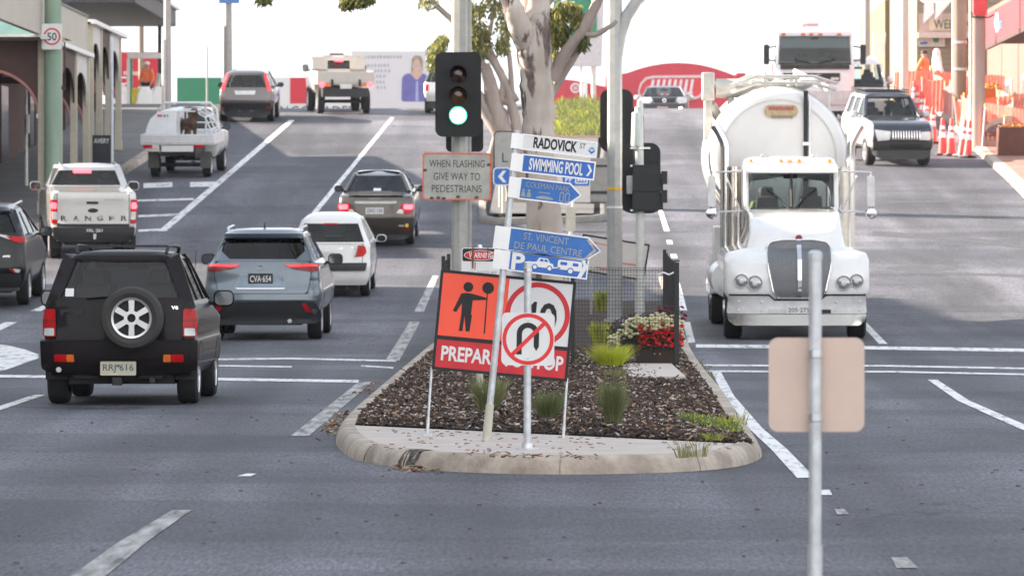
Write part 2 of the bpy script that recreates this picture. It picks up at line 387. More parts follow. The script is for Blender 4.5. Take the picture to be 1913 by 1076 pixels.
mb = MB(); mb.loft([[(ins[k][i].x, ins[k][i].y, zp(ins[k][i].y) + prof[k][1]) for k in range(len(prof))] for i in range(len(isl))])
struct(mb.build('median_kerb', CONCK, smooth=50))
skew = lambda x: -1.35*(x+1.45)
inner = inset(isl, .18)
def fill(name, m, ymin, ymax, dz, dome=0., nx=22):
    """surface between the left and right inner kerb edges from ymin to ymax"""
    lft = [p for p in inner[:len(inner)//2]]; rgt = [p for p in inner[len(inner)//2:]]
    def xat(side, y):
        s_ = sorted(side, key=lambda p: p.y)
        if y <= s_[0].y: return s_[0].x
        for a, b in zip(s_, s_[1:]):
            if a.y <= y <= b.y: return a.x + (b.x-a.x)*(y-a.y)/max(1e-6, b.y-a.y)
        return s_[-1].x
    def fx(y):
        return xat(lft, y), xat(rgt, y)
    rows = []; random.seed(4)
    yc = min(p.y for p in inner)
    n = max(8, int((ymax-ymin)/.25))
    for i in range(n+1):
        y = ymin + (ymax-ymin)*i/n; a, b = fx(max(y, yc+.02))
        rows.append([(a+(b-a)*k/nx, y + (skew(a+(b-a)*k/nx) if i == 0 or (i == n and name == 'concrete_apron') else 0), zp(y)+dz + (.022 if i == 0 else 0) + (dome if i else 0)*(math.sin(math.pi*k/nx))**.7*(.6+.4*math.sin(i*.37+k)) + (random.uniform(-.012,.012) if dome and i and 0 < k < nx else 0)) for k in range(nx+1)])
    mb = MB(); mb.loft(rows, False, False, closed=False); return struct(mb.build(name, m, smooth=60)), fx
APY = 56.0
ap_poly = [p for p in inner if p.y < APY + skew(p.x) + .02]
mb = MB(); q = [(p.x, p.y, .146) for p in ap_poly]; mb.add(q, [tuple(range(len(q)))]); struct(mb.build('concrete_apron', CONC))
def mulchmat():
    return mat('bark_mulch', (.020,.014,.012), .95, col2=(.075,.045,.032), scale=26, bump=.9, bscale=60, stretch=(1,.7,1))
mul_o, mulx = fill('mulch_bed', mulchmat(), APY, 112, .125, .055)
random.seed(11)
CH = [mat('bark_chip', (.092,.060,.044), .9, var=.4, scale=4), mat('pale_bark_chip', (.33,.215,.145), .85, var=.35, scale=4), mat('dark_bark_chip', (.035,.024,.022), .95, var=.4, scale=4), mat('silver_bark_chip', (.50,.46,.42), .85, var=.3, scale=4)]
mb = MB()
for i in range(33000):
    y = 51.2 + (random.random()**1.5)*36
    a, b = mulx(max(y, APY)); x = random.uniform(a+.03, b-.03)
    if y < APY + skew(x) - .03 or y > 86: continue
    k = (x-a)/(b-a); z = zp(y) + .142 + .062*max(0, math.sin(math.pi*k))**.7*min(1, max(0, y-APY-skew(x))/.4) + random.uniform(0,.035)
    l, w_ = random.uniform(.015,.06) if random.random() < .96 else random.uniform(.1,.24), random.uniform(.008,.028); mb.cur = random.choices((0,1,2,3), (.52,.10,.30,.08))[0]
    mb.box((x,y,z), (l, w_, .010), (random.uniform(-.5,.5), random.uniform(-.5,.5), random.uniform(0,6.3)))
o = mb.build('bark_chips', CH, smooth=0); tag(o, 'loose brown bark chips spread over the median garden bed', None, None, 'stuff')
# kerb joints, one broken-out piece at the nose
def kerbstrip(name, i0, i1, m, lift, jag=0):
    rs_ = random.Random(i0); n = max(1, int((i1-i0)*6)); L_ = []
    for j in range(n+1):
        u = i0 + (i1-i0)*j/n; a = int(u); f = u-a; row = []
        for k in range(6):
            p = ins[k][a].lerp(ins[k][min(a+1,len(isl)-1)], f); row.append((p.x+rs_.uniform(-jag,jag), p.y+rs_.uniform(-jag,jag)-lift, zp(p.y)+prof[k][1]+lift))
        L_.append(row)
    mb = MB(); mb.loft(L_, False, False, closed=False); return struct(mb.build(name, m))
JOINT = mat('joint_dark', (.03,.026,.022), .95)
for u in (14.,22.,29.5,41.,59.5,70.,80.3,90.,101.): kerbstrip('kerb_joint', u, u+.045, JOINT, .003, .006)
kerbstrip('broken_kerb', 46.2, 48.4, mat('broken_concrete',(.05,.045,.04),.95,col2=(.17,.15,.13),scale=14,bump=1.,bscale=25), .005, .02)
# darker bands painted for road shadows and patch lines, and one crumbling patch
SHADEPATCH = mat('asphalt_shade_and_patch', (.040,.040,.050), .8, col2=(.066,.066,.078), scale=6, stretch=(1,.15,1), bump=.5, bscale=30)
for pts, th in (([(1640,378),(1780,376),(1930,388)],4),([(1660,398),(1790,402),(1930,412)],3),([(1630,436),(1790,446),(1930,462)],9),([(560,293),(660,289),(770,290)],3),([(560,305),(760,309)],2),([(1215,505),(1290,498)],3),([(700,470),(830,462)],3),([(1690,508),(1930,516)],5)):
    across(pts, th, 'asphalt_shade_and_patch', SHADEPATCH, .003)
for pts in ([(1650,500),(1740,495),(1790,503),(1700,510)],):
    q = [G(x, y, .003) for x, y in pts]; mb = MB(); mb.add(q, [tuple(range(len(q)))]); struct(mb.build('asphalt_shade_and_patch', SHADEPATCH))
# fence slab strip at the back right of the bed
a_, b_ = G(1176,716,.15), G(1292,716,.15)
mb = MB(); mb.box(((a_.x+b_.x)/2-.02, 73.4, .19), (b_.x-a_.x-.06, 6.2, .06)); struct(mb.build('crossing_slab', CONC, bevel=.01))

# ---------------------------------------------------------------- far median island (second, beyond the crossing)
ISL2 = [(908,290),(899,340),(893,405),(905,417),(940,419),(1000,418),(1080,416),(1128,413),(1136,402),(1130,340),(1135,290),(1138,250),(1128,222),(1120,210)]
isl2 = smoothline([G(x, y).xy for x, y in ISL2], 4); e0 = isl2[0]
ins2 = [inset(isl2, d) for d, _ in prof]
mb = MB(); mb.loft([[(ins2[k][i].x, ins2[k][i].y, zp(ins2[k][i].y) + prof[k][1]) for k in range(len(prof))] for i in range(len(isl2))])
struct(mb.build('far_median_kerb', mat('far_kerb',(.20,.185,.165),.85,var=.2), smooth=50))
pts2 = inset(isl2, .18)
ylist = [min(p.y for p in pts2) + k*1.5 for k in range(44)]
def l2(y): return -.55 + .01*(y-141)
def r2(y): return 1.95 + .018*(y-141)
struct(rib('far_median_paving', l2, r2, [y for y in ylist if y > 141.4], mat('far_paving',(.105,.103,.105),.85,var=.15), .145, 4))
# ---------------------------------------------------------------- signs and poles of the near island
DS = 51.8
def board(root, px, py, d, ang):
    """matrix-free local frame for a board centred on pixel (px, py), turned clockwise by ang degrees"""
    q = P(px, py, d); return dict(parent=root, loc=q - root.location, rot=(0, R(ang), 0))
def base(px, d, up=.15): 
    q = P(px, 500, d); return Vector((q.x, d, zp(d) + up))
S_ = FPX / DS
# roadworks multi-message frame
DR = 52.6; SR = FPX / DR
root = thing('roadwork_sign', base(930, DR), 'leaning black framed roadwork board with orange stop bat worker panel reading PREPARE TO STOP', 'road sign')
bd = lambda dy=0.: board(root, 941.5, 608, DR + dy, 5.3)
W_, H_ = 254/SR, 187/SR
def q(px, py):      # photo pixel -> board coordinates
    a = R(5.3); dx, dz = (px-941.5)/SR, -(py-608)/SR
    return (dx*math.cos(a) - dz*math.sin(a), dx*math.sin(a) + dz*math.cos(a))
f = MB(); f.strip(rrect(W_, H_, .01), rrect(W_-.05, H_-.05, .005), -.02, .02); f.box((0,0,-H_*.175), (W_-.04,.035,.035)); f.box((0,-.0,-H_*.01-.0), (.02,.012,.03)); f.box((0,.012,0), (W_-.05,.004,H_-.05))
f.build('frame', BLACK, **bd())
zt, zm, zb = H_/2-.025, -H_*.175+.018, -H_/2+.025
p1 = MB(); p1.prism([(-W_/2+.025,zm),(-.012,zm),(-.012,zt),(-W_/2+.025,zt)], -.016, .008); p_o = p1.build('worker_panel', SORANGE, **bd())
p2 = MB(); p2.prism([(.004,zm),(W_/2-.025,zm),(W_/2-.025,zt),(.004,zt)], -.016, .008); p_w = p2.build('speed_panel', SIGNW, **bd())
p3 = MB(); p3.prism([(-W_/2+.025,zb),(W_/2-.025,zb),(W_/2-.025,zm-.036),(-W_/2+.025,zm-.036)], -.016, .008); p_r = p3.build('message_panel', SRED, **bd())
fig = MB(); y0 = -.019
def blob(pts): fig.prism([q(*p) for p in pts], y0, -.015)
fig.prism(circ(.044, 20, *q(875,536)), y0, -.015); fig.prism(circ(.052, 24, *q(912,538)), y0, -.015)
blob([(862,548),(872,547),(884,549),(908,556),(909,560),(883,561),(880,588),(882,588),(877,619),(870,619),(868,590),(864,618),(857,618),(862,586),(863,566),(852,583),(846,580)])
blob([(909.5,548),(911.5,548),(906,623),(903.5,623)])
fig.build('worker_symbol', BLACK, parent=p_o)
t = MB(); addtext(t, 'PREPARE TO STOP', .012, (zb+zm-.036)/2+.005, W_*.90, .135, -.018, .028); t.build('lettering', SIGNW, parent=p_r)
cx_, cz_ = q(1004,588); t = MB(); t.strip(circ(.29,48,cx_,cz_), circ(.245,48,cx_,cz_), -.018, -.012); t.build('red_ring', SRED, parent=p_w)
t = MB(); addtext(t, '40', cx_+.01, cz_-.02, .33, .27, -.018, .02); t.build('speed_number', BLACK, parent=p_w)
t = MB(); ry = -.017; t.prism([(-.018,zm),(.012,zm),(.012,zt),(-.018,zt)], ry, .0); t.build('orange_edge', SORANGE, parent=p_o)
for a, b in (((806,692),(798,812)), ((1059,712),(1052,822))):
    A, B = P(*a, DR+.01) - root.location, P(*b, DR-.05) - root.location
    A2 = A + (A-B)*.05; M = B + (A-B)*.28
    l = MB(); l.cyl(A2, M, .0115); l.cyl(M, B, .015); l.lathe([(0,.012),(.04,.01),(.045,0),(0,0)], 'z', 12, (B.x,B.y,B.z-.005)); l.build('leg', STEEL, root)
# no U-turn sign
DN = 49.9; SN = FPX / DN
root = thing('no_u_turn_sign', base(985, DN), 'white square no U-turn sign bolted low on a short galvanised post', 'road sign')
A, B = P(986, 491, DN) - root.location, P(985, 850, DN) - root.location
l = MB(); l.tube([A,(B.x,B.y,.0)], .031, 16); l.tube([A,(A.x,A.y,A.z+.012)], [.035,.03], 16); l.build('post', STEEL, root)
l = MB(); l.lathe([(.0,.0),(.04,.05),(.045,.05),(.05,.008),(.1,.006),(.1,-.01),(0,-.01)], 'z', 16, (B.x,B.y,0)); l.build('base_sleeve', STEEL, root)
bd = board(root, 986.5, 633.5, DN-.037, 1.0)
pl = MB(); pl.prism(rrect(.447,.445,.045), -.003, .003); pl_o = pl.build('sign_plate', SIGNW, **bd)
bd2 = dict(parent=pl_o)
t = MB(); t.strip(circ(.218,48), circ(.185,48), -.0045, -.002); 
dg = R(45); nx_, nz_ = -math.sin(dg)*.017, math.cos(dg)*.017; e = .19*math.cos(dg)
t.prism([(-e-nx_,-e-nz_),(e-nx_,e-nz_),(e+nx_,e+nz_),(-e+nx_,-e+nz_)], -.0062, -.003); t.build('prohibition_ring', mat('bright_sign_red',(.72,.025,.03),.4), **bd2)
t = MB(); arc_o = circ(.095, 20, -.002, .045, 0, 180); arc_i = circ(.05, 20, -.002, .045, 0, 180)
o1 = [(.093,-.06)] + arc_o + [(-.097,-.13)]; i1 = [(.048,-.06)] + arc_i + [(-.052,-.13)]
t.strip(o1, i1, -.005, -.002, closed=False); t.prism([(.093,-.06),(.048,-.06),(.07,-.10)], -.005, -.002); t.build('u_turn_arrow', BLACK, **bd2)
t = MB(); [t.lathe([(0,-.010),(.008,-.009),(.009,-.003)], 'y', 10, (0,0,z)) for z in (.155,-.165)]; t.build('bolt', STEEL, **bd2)
t = MB(); [t.lathe([(.033,z-.018),(.037,z-.015),(.037,z+.015),(.033,z+.018)], 'z', 14, (A.x,A.y,A.z - .66 + z)) for z in (0.0, .3)]; t.build('bracket', ALU, root)
# leaning finger-board post
root = thing('street_sign_post', base(907, DS), 'leaning post of five fingerboards topped by the white RADOVICK ST blade', 'sign post')
A, B = P(966, 243, DS) - root.location, P(909, 820, DS) - root.location
dr = (A-B).normalized()
l = MB(); l.tube([B+dr*.30, A], .030, 16); l.build('post', STEEL, root)
l = MB(); l.tube([B-dr*.02, B+dr*.31], [.040,.036], 16); l.build('base_sleeve', mat('cream_steel',(.52,.50,.42),.6), root)
def finger(name, c, wpx, hpx, ang, m, shape='rect', brk=0, ds=-.03):
    b = board(root, c[0], c[1], DS + ds, ang); w_, h_ = wpx/S_, hpx/S_
    mb = MB()
    if shape == 'rect': poly = [(-w_/2,-h_/2),(w_/2,-h_/2),(w_/2,h_/2),(-w_/2,h_/2)]
    else: poly = [(-w_/2,-h_/2),(w_/2-h_*.55,-h_/2),(w_/2,0),(w_/2-h_*.55,h_/2),(-w_/2,h_/2)]
    mb.prism(poly, -.012, .012); o = mb.build(name, m, **b, bevel=.002)
    e = MB(); e.strip(poly, [(x*(1-.012/w_*2), z*(1-.012/h_*2)) for x, z in poly], -.016, .016); e.build('edge_channel', ALU, o)
    k = MB(); k.box((-w_/2-brk/S_/2, .004, 0), (brk/S_, .03, h_*.94)); [k.box((-w_/2-.018, -.0125, h_*t), (.012,.006,.012)) for t in (-.3,0,.3)]; k.build('bracket', ALU, o)
    return o, w_, h_
o, w_, h_ = finger('street_name_blade', (1045,273), 141, 30, 6.6, SIGNW, brk=20)
t = MB(); addtext(t, 'RADOVICK', -.036, .006, .385, .098, -.0135, .035); t.build('lettering', BLACK, o)
t = MB(); addtext(t, 'ST', .205, .022, .05, .045, -.0135, .0); t.build('suffix_lettering', BLACK, o)
t = MB(); t.prism([(w_/2-.075,.0),(w_/2-.045,.03),(w_/2-.015,0)], -.0135,-.011); t.build('council_emblem', mat('emblem_aqua',(.10,.42,.52),.5), o)
t = MB(); t.prism([(w_/2-.08,-.006),(w_/2-.045,-.042),(w_/2-.01,-.006),(w_/2-.03,-.006),(w_/2-.045,-.02),(w_/2-.06,-.006)], -.0135,-.011); t.build('council_emblem', SBLUE, o)
o, w_, h_ = finger('swimming_pool_blade', (1043,312.5), 138, 35, 6.4, SBLUE, brk=20)
t = MB(); addtext(t, 'SWIMMING POOL', -.02, .0, .475, .108, -.0135, .03); t.prism([(.25,.05),(.27,.05),(.298,0),(.27,-.05),(.25,-.05),(.278,0)], -.0135,-.011); t.build('lettering', SIGNW, o)
o, w_, h_ = finger('park_blade', (1028,358.5), 117, 41, 6.8, SBLUEF, 'arrow', brk=20)
t = MB(); addtext(t, 'COLEMAN PARK', -.025, .042, .385, .048, -.0135); t.build('lettering', SGREY, o)
t = MB()
for cx in (-.235,-.185): t.prism(circ(.012,10,cx,-.012),-.0135,-.011); t.prism([(cx-.022,-.07),(cx+.022,-.07),(cx+.012,-.027),(cx-.012,-.027)],-.0135,-.011)
t.prism([(-.10,-.02),(0,-.02),(0,-.012),(-.10,-.012)],-.0135,-.011); t.prism([(-.12,-.072),(.03,-.072),(.03,-.055),(-.02,-.045),(-.07,-.045),(-.12,-.058)],-.0135,-.011)
for cx in (.105,.155): t.strip(rrect(.04,.09,.018,cx,-.035), rrect(.024,.07,.01,cx,-.035), -.0135,-.011)
t.build('park_symbols', SGREY, o)
o, w_, h_ = finger('op_shop_blade', (1036,457.5), 174, 45, 7.6, SBLUEF, 'arrow', brk=27)
t = MB(); addtext(t, 'ST. VINCENT', -.08, .043, .40, .062, -.0135, .006); addtext(t, 'DE PAUL CENTRE', -.05, -.045, .60, .062, -.0135, .006); t.build('lettering', SGREY, o)
t = MB(); t.prism([(.27,.085),(.30,.085),(.375,0),(.30,-.085),(.27,-.085),(.345,0)], -.0135,-.011); t.build('chevron', mat('peeled_letter',(.38,.36,.32),.7,var=.4,scale=20), o)
o, w_, h_ = finger('caravan_parking_blade', (1024,495), 150, 38, 6.6, SBLUE, brk=28)
t = MB(); addtext(t, 'P', -.265, .0, .115, .15, -.0135, .03); t.build('lettering', SIGNW, o)
t = MB()
t.prism([(-.155,-.02),(-.15,.012),(-.105,.018),(-.085,.055),(-.01,.055),(.015,.018),(.045,.010),(.05,-.028),(-.15,-.028)], -.0135,-.011)
t.prism(rrect(.215,.085,.02,.19,.016),-.0135,-.011); t.prism([(.05,-.022),(.11,-.022),(.11,-.012),(.05,-.012)],-.0135,-.011)
t.build('car_and_caravan', SIGNW, o)
t = MB()
for cx in (-.115,.015): t.strip(circ(.026,16,cx,-.030), circ(.016,16,cx,-.030), -.0150,-.0136)
t.strip(circ(.030,16,.20,-.032), circ(.019,16,.20,-.032), -.0150,-.0136); t.prism([(-.078,.024),(-.072,.046),(-.045,.046),(-.045,.024)],-.0150,-.0136); t.prism([(-.036,.024),(-.036,.046),(-.016,.046),(-.002,.024)],-.0150,-.0136)
t.prism(rrect(.06,.028,.006,.135,.028),-.0150,-.0136); t.prism(rrect(.05,.028,.006,.24,.028),-.0150,-.0136); t.build('pictogram_detail', SBLUE, o)
t = MB()
for cx in (-.115,.015): t.prism(circ(.017,16,cx,-.030), -.0152,-.0148)
t.prism(circ(.02,16,.20,-.032), -.0152,-.0148); t.prism([(.26,-.09),(.31,.03),(.285,.075),(.315,.075),(.35,.02),(.295,-.09)],-.0150,-.011); t.build('peeling_arrow', SIGNW, o)
# high pressure warning board on its own post
DW = 63.0; SW = FPX / DW
root = thing('warning_sign', base(895, DW), 'rust streaked WARNING HIGH PRESSURE board on a cream post behind the roadwork board', 'warning sign')
A, B = P(896, 462, DW) - root.location, P(895, 795, DW) - root.location
l = MB(); l.tube([A,(A.x,A.y,-.02)], .038, 16); l.build('post', mat('cream_steel',(.52,.50,.42),.6), root)
o = MB().prism(rrect(72/SW, 74/SW, .03), -.003, .003).build('sign_plate', SIGNW, **board(root, 898, 500, DW-.045, .6))
w_ = 72/SW
t = MB(); t.prism(rrect(w_*.95, .135, .02, 0, .135), -.005, -.002); t.build('black_header', BLACK, o)
t = MB(); t.prism([(x*1.0, .132+z*.30) for x, z in circ(w_*.44, 40)], -.0062, -.004); t.build('white_oval', SIGNW, o)
t = MB(); t.prism([(x*1.0, .132+z*.28) for x, z in circ(w_*.42, 40)], -.0074, -.005); t.build('red_oval', SRED, o)
t = MB(); addtext(t, 'WARNING', 0, .132, w_*.62, .062, -.0086, .02); t.build('header_lettering', SIGNW, o)
t = MB(); addtext(t, 'HIGH PRESSURE', 0, -.055, w_*.84, .036, -.005); addtext(t, 'GAS PIPELINE', 0, -.13, w_*.8, .04, -.005); t.build('lettering', SGREY, o)
t = MB()
for x, z0, z1, wd in ((-.085,.21,-.02,.018),(.075,.21,.10,.012),(-.06,.06,-.03,.007)): t.prism([(x-wd/2,z1),(x+wd/2,z1+.02),(x+wd*.7,z0),(x-wd*.7,z0)], -.0092,-.003)
t.build('rust_streak', mat('rust',(.22,.09,.035),.9,var=.4,scale=30), o)
t = MB(); t.lathe([(0,.03),(.022,.025),(.03,.0),(.03,-.02)], 'z', 12, tuple(A)); t.build('cap', ALU, root)
# pale back of a square sign on a tall galvanised post, nearest the camera
DF = 28.0; SF = FPX / DF
b_ = P(1524, 700, DF)
root = thing('sign_post', (b_.x, DF, 0), 'galvanised post carrying the blank beige back of a square sign, nearest of all', 'road sign')
A = P(1523, 473, DF) - root.location
l = MB(); l.tube([(A.x,0,-.05),(A.x,0,.55)], .036, 16); l.tube([(A.x,0,.5),A], .0305, 20); l.lathe([(.034,A.z-.03),(.034,A.z+.002),(.02,A.z+.012),(0,A.z+.014)], 'z', 20, (A.x,0,0)); l.build('post', STEEL, root)
pb = mat('sign_back_beige',(.66,.505,.425),.5,.0,.04)
c = P(1525.5, 718.5, DF+.045) - root.location
o = MB().prism(rrect(179/SF, 176/SF, .045), -.002, .002).build('sign_plate', pb, root, loc=c)
for py in (660, 779):
    z = P(1523, py, DF).z; t = MB(); t.lathe([(.031,-.022),(.0365,-.018),(.0365,.018),(.031,.022)], 'z', 20, (A.x,0,z)); t.box((A.x,.035,z),(.075,.012,.03)); t.build('clamp', ALU, root)

# ---------------------------------------------------------------- traffic signal poles
POLE = mat('signal_pole_paint', (.40,.40,.375), .55, .1, .15, 4.)
def octa(mb, p0, p1, r0, r1): mb.tube([p0, p1], [r0, r1], 8)
def lantern(root, px, py, d, wpx, hpx, front=True, name='signal_head'):
    """three-aspect head: target board with louvre edge, housing, visors and lenses"""
    s = FPX/d; w_, h_ = wpx/s, hpx/s; c = P(px, py, d) - root.location
    sg = -1 if front else 1
    o = MB().prism(rrect(w_, h_, w_*.17), -.006, .006).build('target_board' if not front else name, BLACK, root, loc=c)
    hsn = MB(); hsn.prism(rrect(w_*.52, h_*.92, .06), .005*sg*-1, .16*sg*-1); hsn.build('housing', mat('signal_housing',(.016,.017,.018),.55), o)
    for k, (nm, lm) in enumerate((('red_lens', mat('unlit_red_lens',(.035,.008,.008),.15,coat=1.)), ('amber_lens', mat('unlit_amber_lens',(.09,.035,.006),.15,coat=1.)), ('green_lens', mat('lit_green_lens',(.3,.9,.6),.3,emit=(.45,1.,.72,2.4))))):
        z = h_*(.235 - .235*k)*1.0 - (.02 if k else .0)
        r = .145 if w_ > .6 else .1
        v = MB()
        arc = circ(r*1.12, 18, 0, z, -20, 200); arc_i = circ(r*1.06, 18, 0, z, -20, 200)
        v.strip(arc, arc_i, sg*.0, sg*.22, closed=False); v.strip(circ(r*1.12,24,0,z), circ(r*.98,24,0,z), sg*.02, sg*.0); v.build('visor', BLACK, o)
        l = MB(); l.lathe([(0,sg*.035),(r*.6,sg*.03),(r,sg*.008)], 'y', 28, (0,0,z)); l.build(nm, lm, o)
        if k == 2:
            l2_ = MB(); l2_.strip(circ(r*1.0,28,0,z), circ(r*.86,28,0,z), sg*.026, sg*.012); l2_.build('lens_rim', mat('green_rim',(.05,.5,.25),.3,emit=(.05,.85,.42,1.3)), o)
    return o
DT = 99.0
root = thing('traffic_light', base(861, DT), 'tall octagonal pole with a green traffic light above the WHEN FLASHING board', 'traffic light')
ST_ = FPX/DT
pl = MB(); octa(pl, (-.02,.0,0), (-.02,0,6.6), .142, .135); pl.box((0,0,.02),(.5,.5,.04)); pl.build('pole', POLE, root)
pc = MB(); pc.cyl((.13,.3,0),(.13,.3,6.6),.05); pc.build('conduit', POLE, root)
lantern(root, 856, 177, DT-.35, 86, 158)
o = MB().prism(rrect(70/ST_, 64/ST_, .08), -.02, .02).build('rear_target_board', BLACK, root, loc=P(868, 252, DT+.3)-root.location)
bd = board(root, 853.5, 330, DT-.28, .5)
o = MB().prism(rrect(128/ST_, 88/ST_, .05), -.004, .004).build('text_board', mat('weathered_sign_grey',(.44,.44,.41),.6,var=.16,scale=4.), **bd)
w_, h_ = 128/ST_, 88/ST_
t = MB(); t.strip(rrect(w_,h_,.05), rrect(w_-.05,h_-.05,.035), -.007, -.003); t.build('orange_border', mat('orange_border_paint',(.80,.15,.07),.5,var=.2,scale=9), o)
t = MB()
for s_, z, ww in (('WHEN FLASHING', .215, .93), ('GIVE WAY TO', 0, .78), ('PEDESTRIANS', -.205, .84)): addtext(t, s_, 0, z, ww, .125, -.0055, .004)
t.build('lettering', mat('letter_dark',(.06,.07,.06),.6), o)
t = MB(); random.seed(2)
for x, z in ((-.42,-.365),(-.31,-.36),(-.22,-.37),(.33,-.35),(.02,-.34),(-.54,.1),(.53,.2)): t.prism(rnd([(x-.04,z-.02),(x+.03,z-.025),(x+.045,z+.015),(x-.02,z+.03)],.02), -.0075,-.003)
t.build('chipped_spot', mat('chip_spot',(.10,.10,.09),.9), o)
# right-hand mast with curved outreach
DM = 103.0; SM = FPX/DM
root = thing('signal_mast', base(1158, DM), 'octagonal galvanised mast with curved outreach arm and the backs of dark signal boards', 'signal mast')
MASTG = mat('mast_galvanised', (.42,.43,.42), .5, .25, .14, 5.)
pl = MB(); octa(pl, (-.09,0,0), (-.09,0,6.9), .135, .125); pl.box((0,0,.02),(.55,.55,.04)); pl.build('pole', MASTG, root)
pts = [P(x, y, DM)-root.location for x, y in ((1150,190),(1152,110),(1158,66),(1170,32),(1190,2),(1222,-26),(1270,-48),(1330,-62))]
pl = MB(); pl.tube(pts, [.085,.10,.11,.105,.10,.09,.08,.07], 12); pl.build('outreach_arm', MASTG, root)
t = MB(); t.tube([(-.09,0,2.30),(-.09,0,2.35)], [.139,.138], 8); t.build('yellow_band', mat('yellow_tape',(.75,.45,.03),.5), root)
t = MB(); t.tube([(-.09,0,1.98),(-.09,0,2.02)], [.1395,.139], 8); t.build('pale_band', WHITE, root)
for (px, py, w_, h_, dy) in ((1152,226,62,118,.5),(1181,300,44,196,.9)):
    o = MB().prism(rrect(w_/SM, h_/SM, .16), -.01, .01).build('target_board', BLACK, root, loc=P(px,py,DM+dy)-root.location)
    k = MB(); k.prism(rrect(w_/SM*.5, h_/SM*.85, .05), -.18, -.01); k.build('housing', mat('signal_housing',(.016,.017,.018),.55), o)
# slim pedestrian signal post
DQ = 101.0; SQ = FPX/DQ
root = thing('pedestrian_signal', base(1197, DQ), 'slim white post with junction box and dark pedestrian lantern turned aside', 'pedestrian signal')
PQ = mat('white_post', (.60,.62,.58), .5, var=.1)
pl = MB(); pl.cyl((0,0,0),(-.03,0,3.75),.072,n=16); pl.build('pole', PQ, root)
c = P(1190, 252, DQ)-root.location
pl = MB(); pl.lathe([(0,.40),(.085,.38),(.105,-.16),(.09,-.2),(0,-.2)], 'z', 14, tuple(c)); pl.lathe([(0,.62),(.045,.58),(.05,.5),(.04,.38)], 'z', 12, (c.x+.05,c.y,c.z)); pl.build('junction_cap', mat('pale_cap',(.62,.68,.64),.4), root)
o = MB().prism(rrect(72/SQ, 132/SQ, .17), -.008, .008).build('target_board', BLACK, root, loc=P(1198,333,DQ+.3)-root.location)
hs_ = MB(); hs_.prism(rrect(.43,.80,.03), -.46, -.15); hs_.build('lantern_housing', mat('signal_housing',(.016,.017,.018),.55), root, loc=P(1206,352,DQ+.3)-root.location)
for py in (341, 376):
    v = MB(); vp = P(1210, py, DQ)-root.location
    v.box((0,0,0),(.52,.36,.30)); v.box((.28,-.1,.08),(.10,.3,.22)); v.build('visor', mat('visor_black',(.010,.011,.012),.5), root, loc=vp)
t = MB()
for py in (277, 310, 393):
    c = P(1194, py, DQ)-root.location; t.lathe([(.073,-.03),(.09,-.02),(.09,.02),(.073,.03)], 'z', 12, tuple(c)); t.box((c.x+.02,c.y-.02,c.z),(.34,.05,.03))
t.build('clamp_bracket', ALU, root)
c = P(1177,346,DQ)-root.location
o = MB().box(tuple(c),(.12,.2,.32)).build('push_button_unit', mat('grey_unit',(.4,.41,.41),.5), root, bevel=.02)
t = MB(); t.tube([P(1186,280,DQ-.1)-root.location, P(1183,310,DQ-.1)-root.location, P(1186,340,DQ-.1)-root.location, P(1182,362,DQ-.1)-root.location], .013, 6); t.build('cable', PLAST, root)
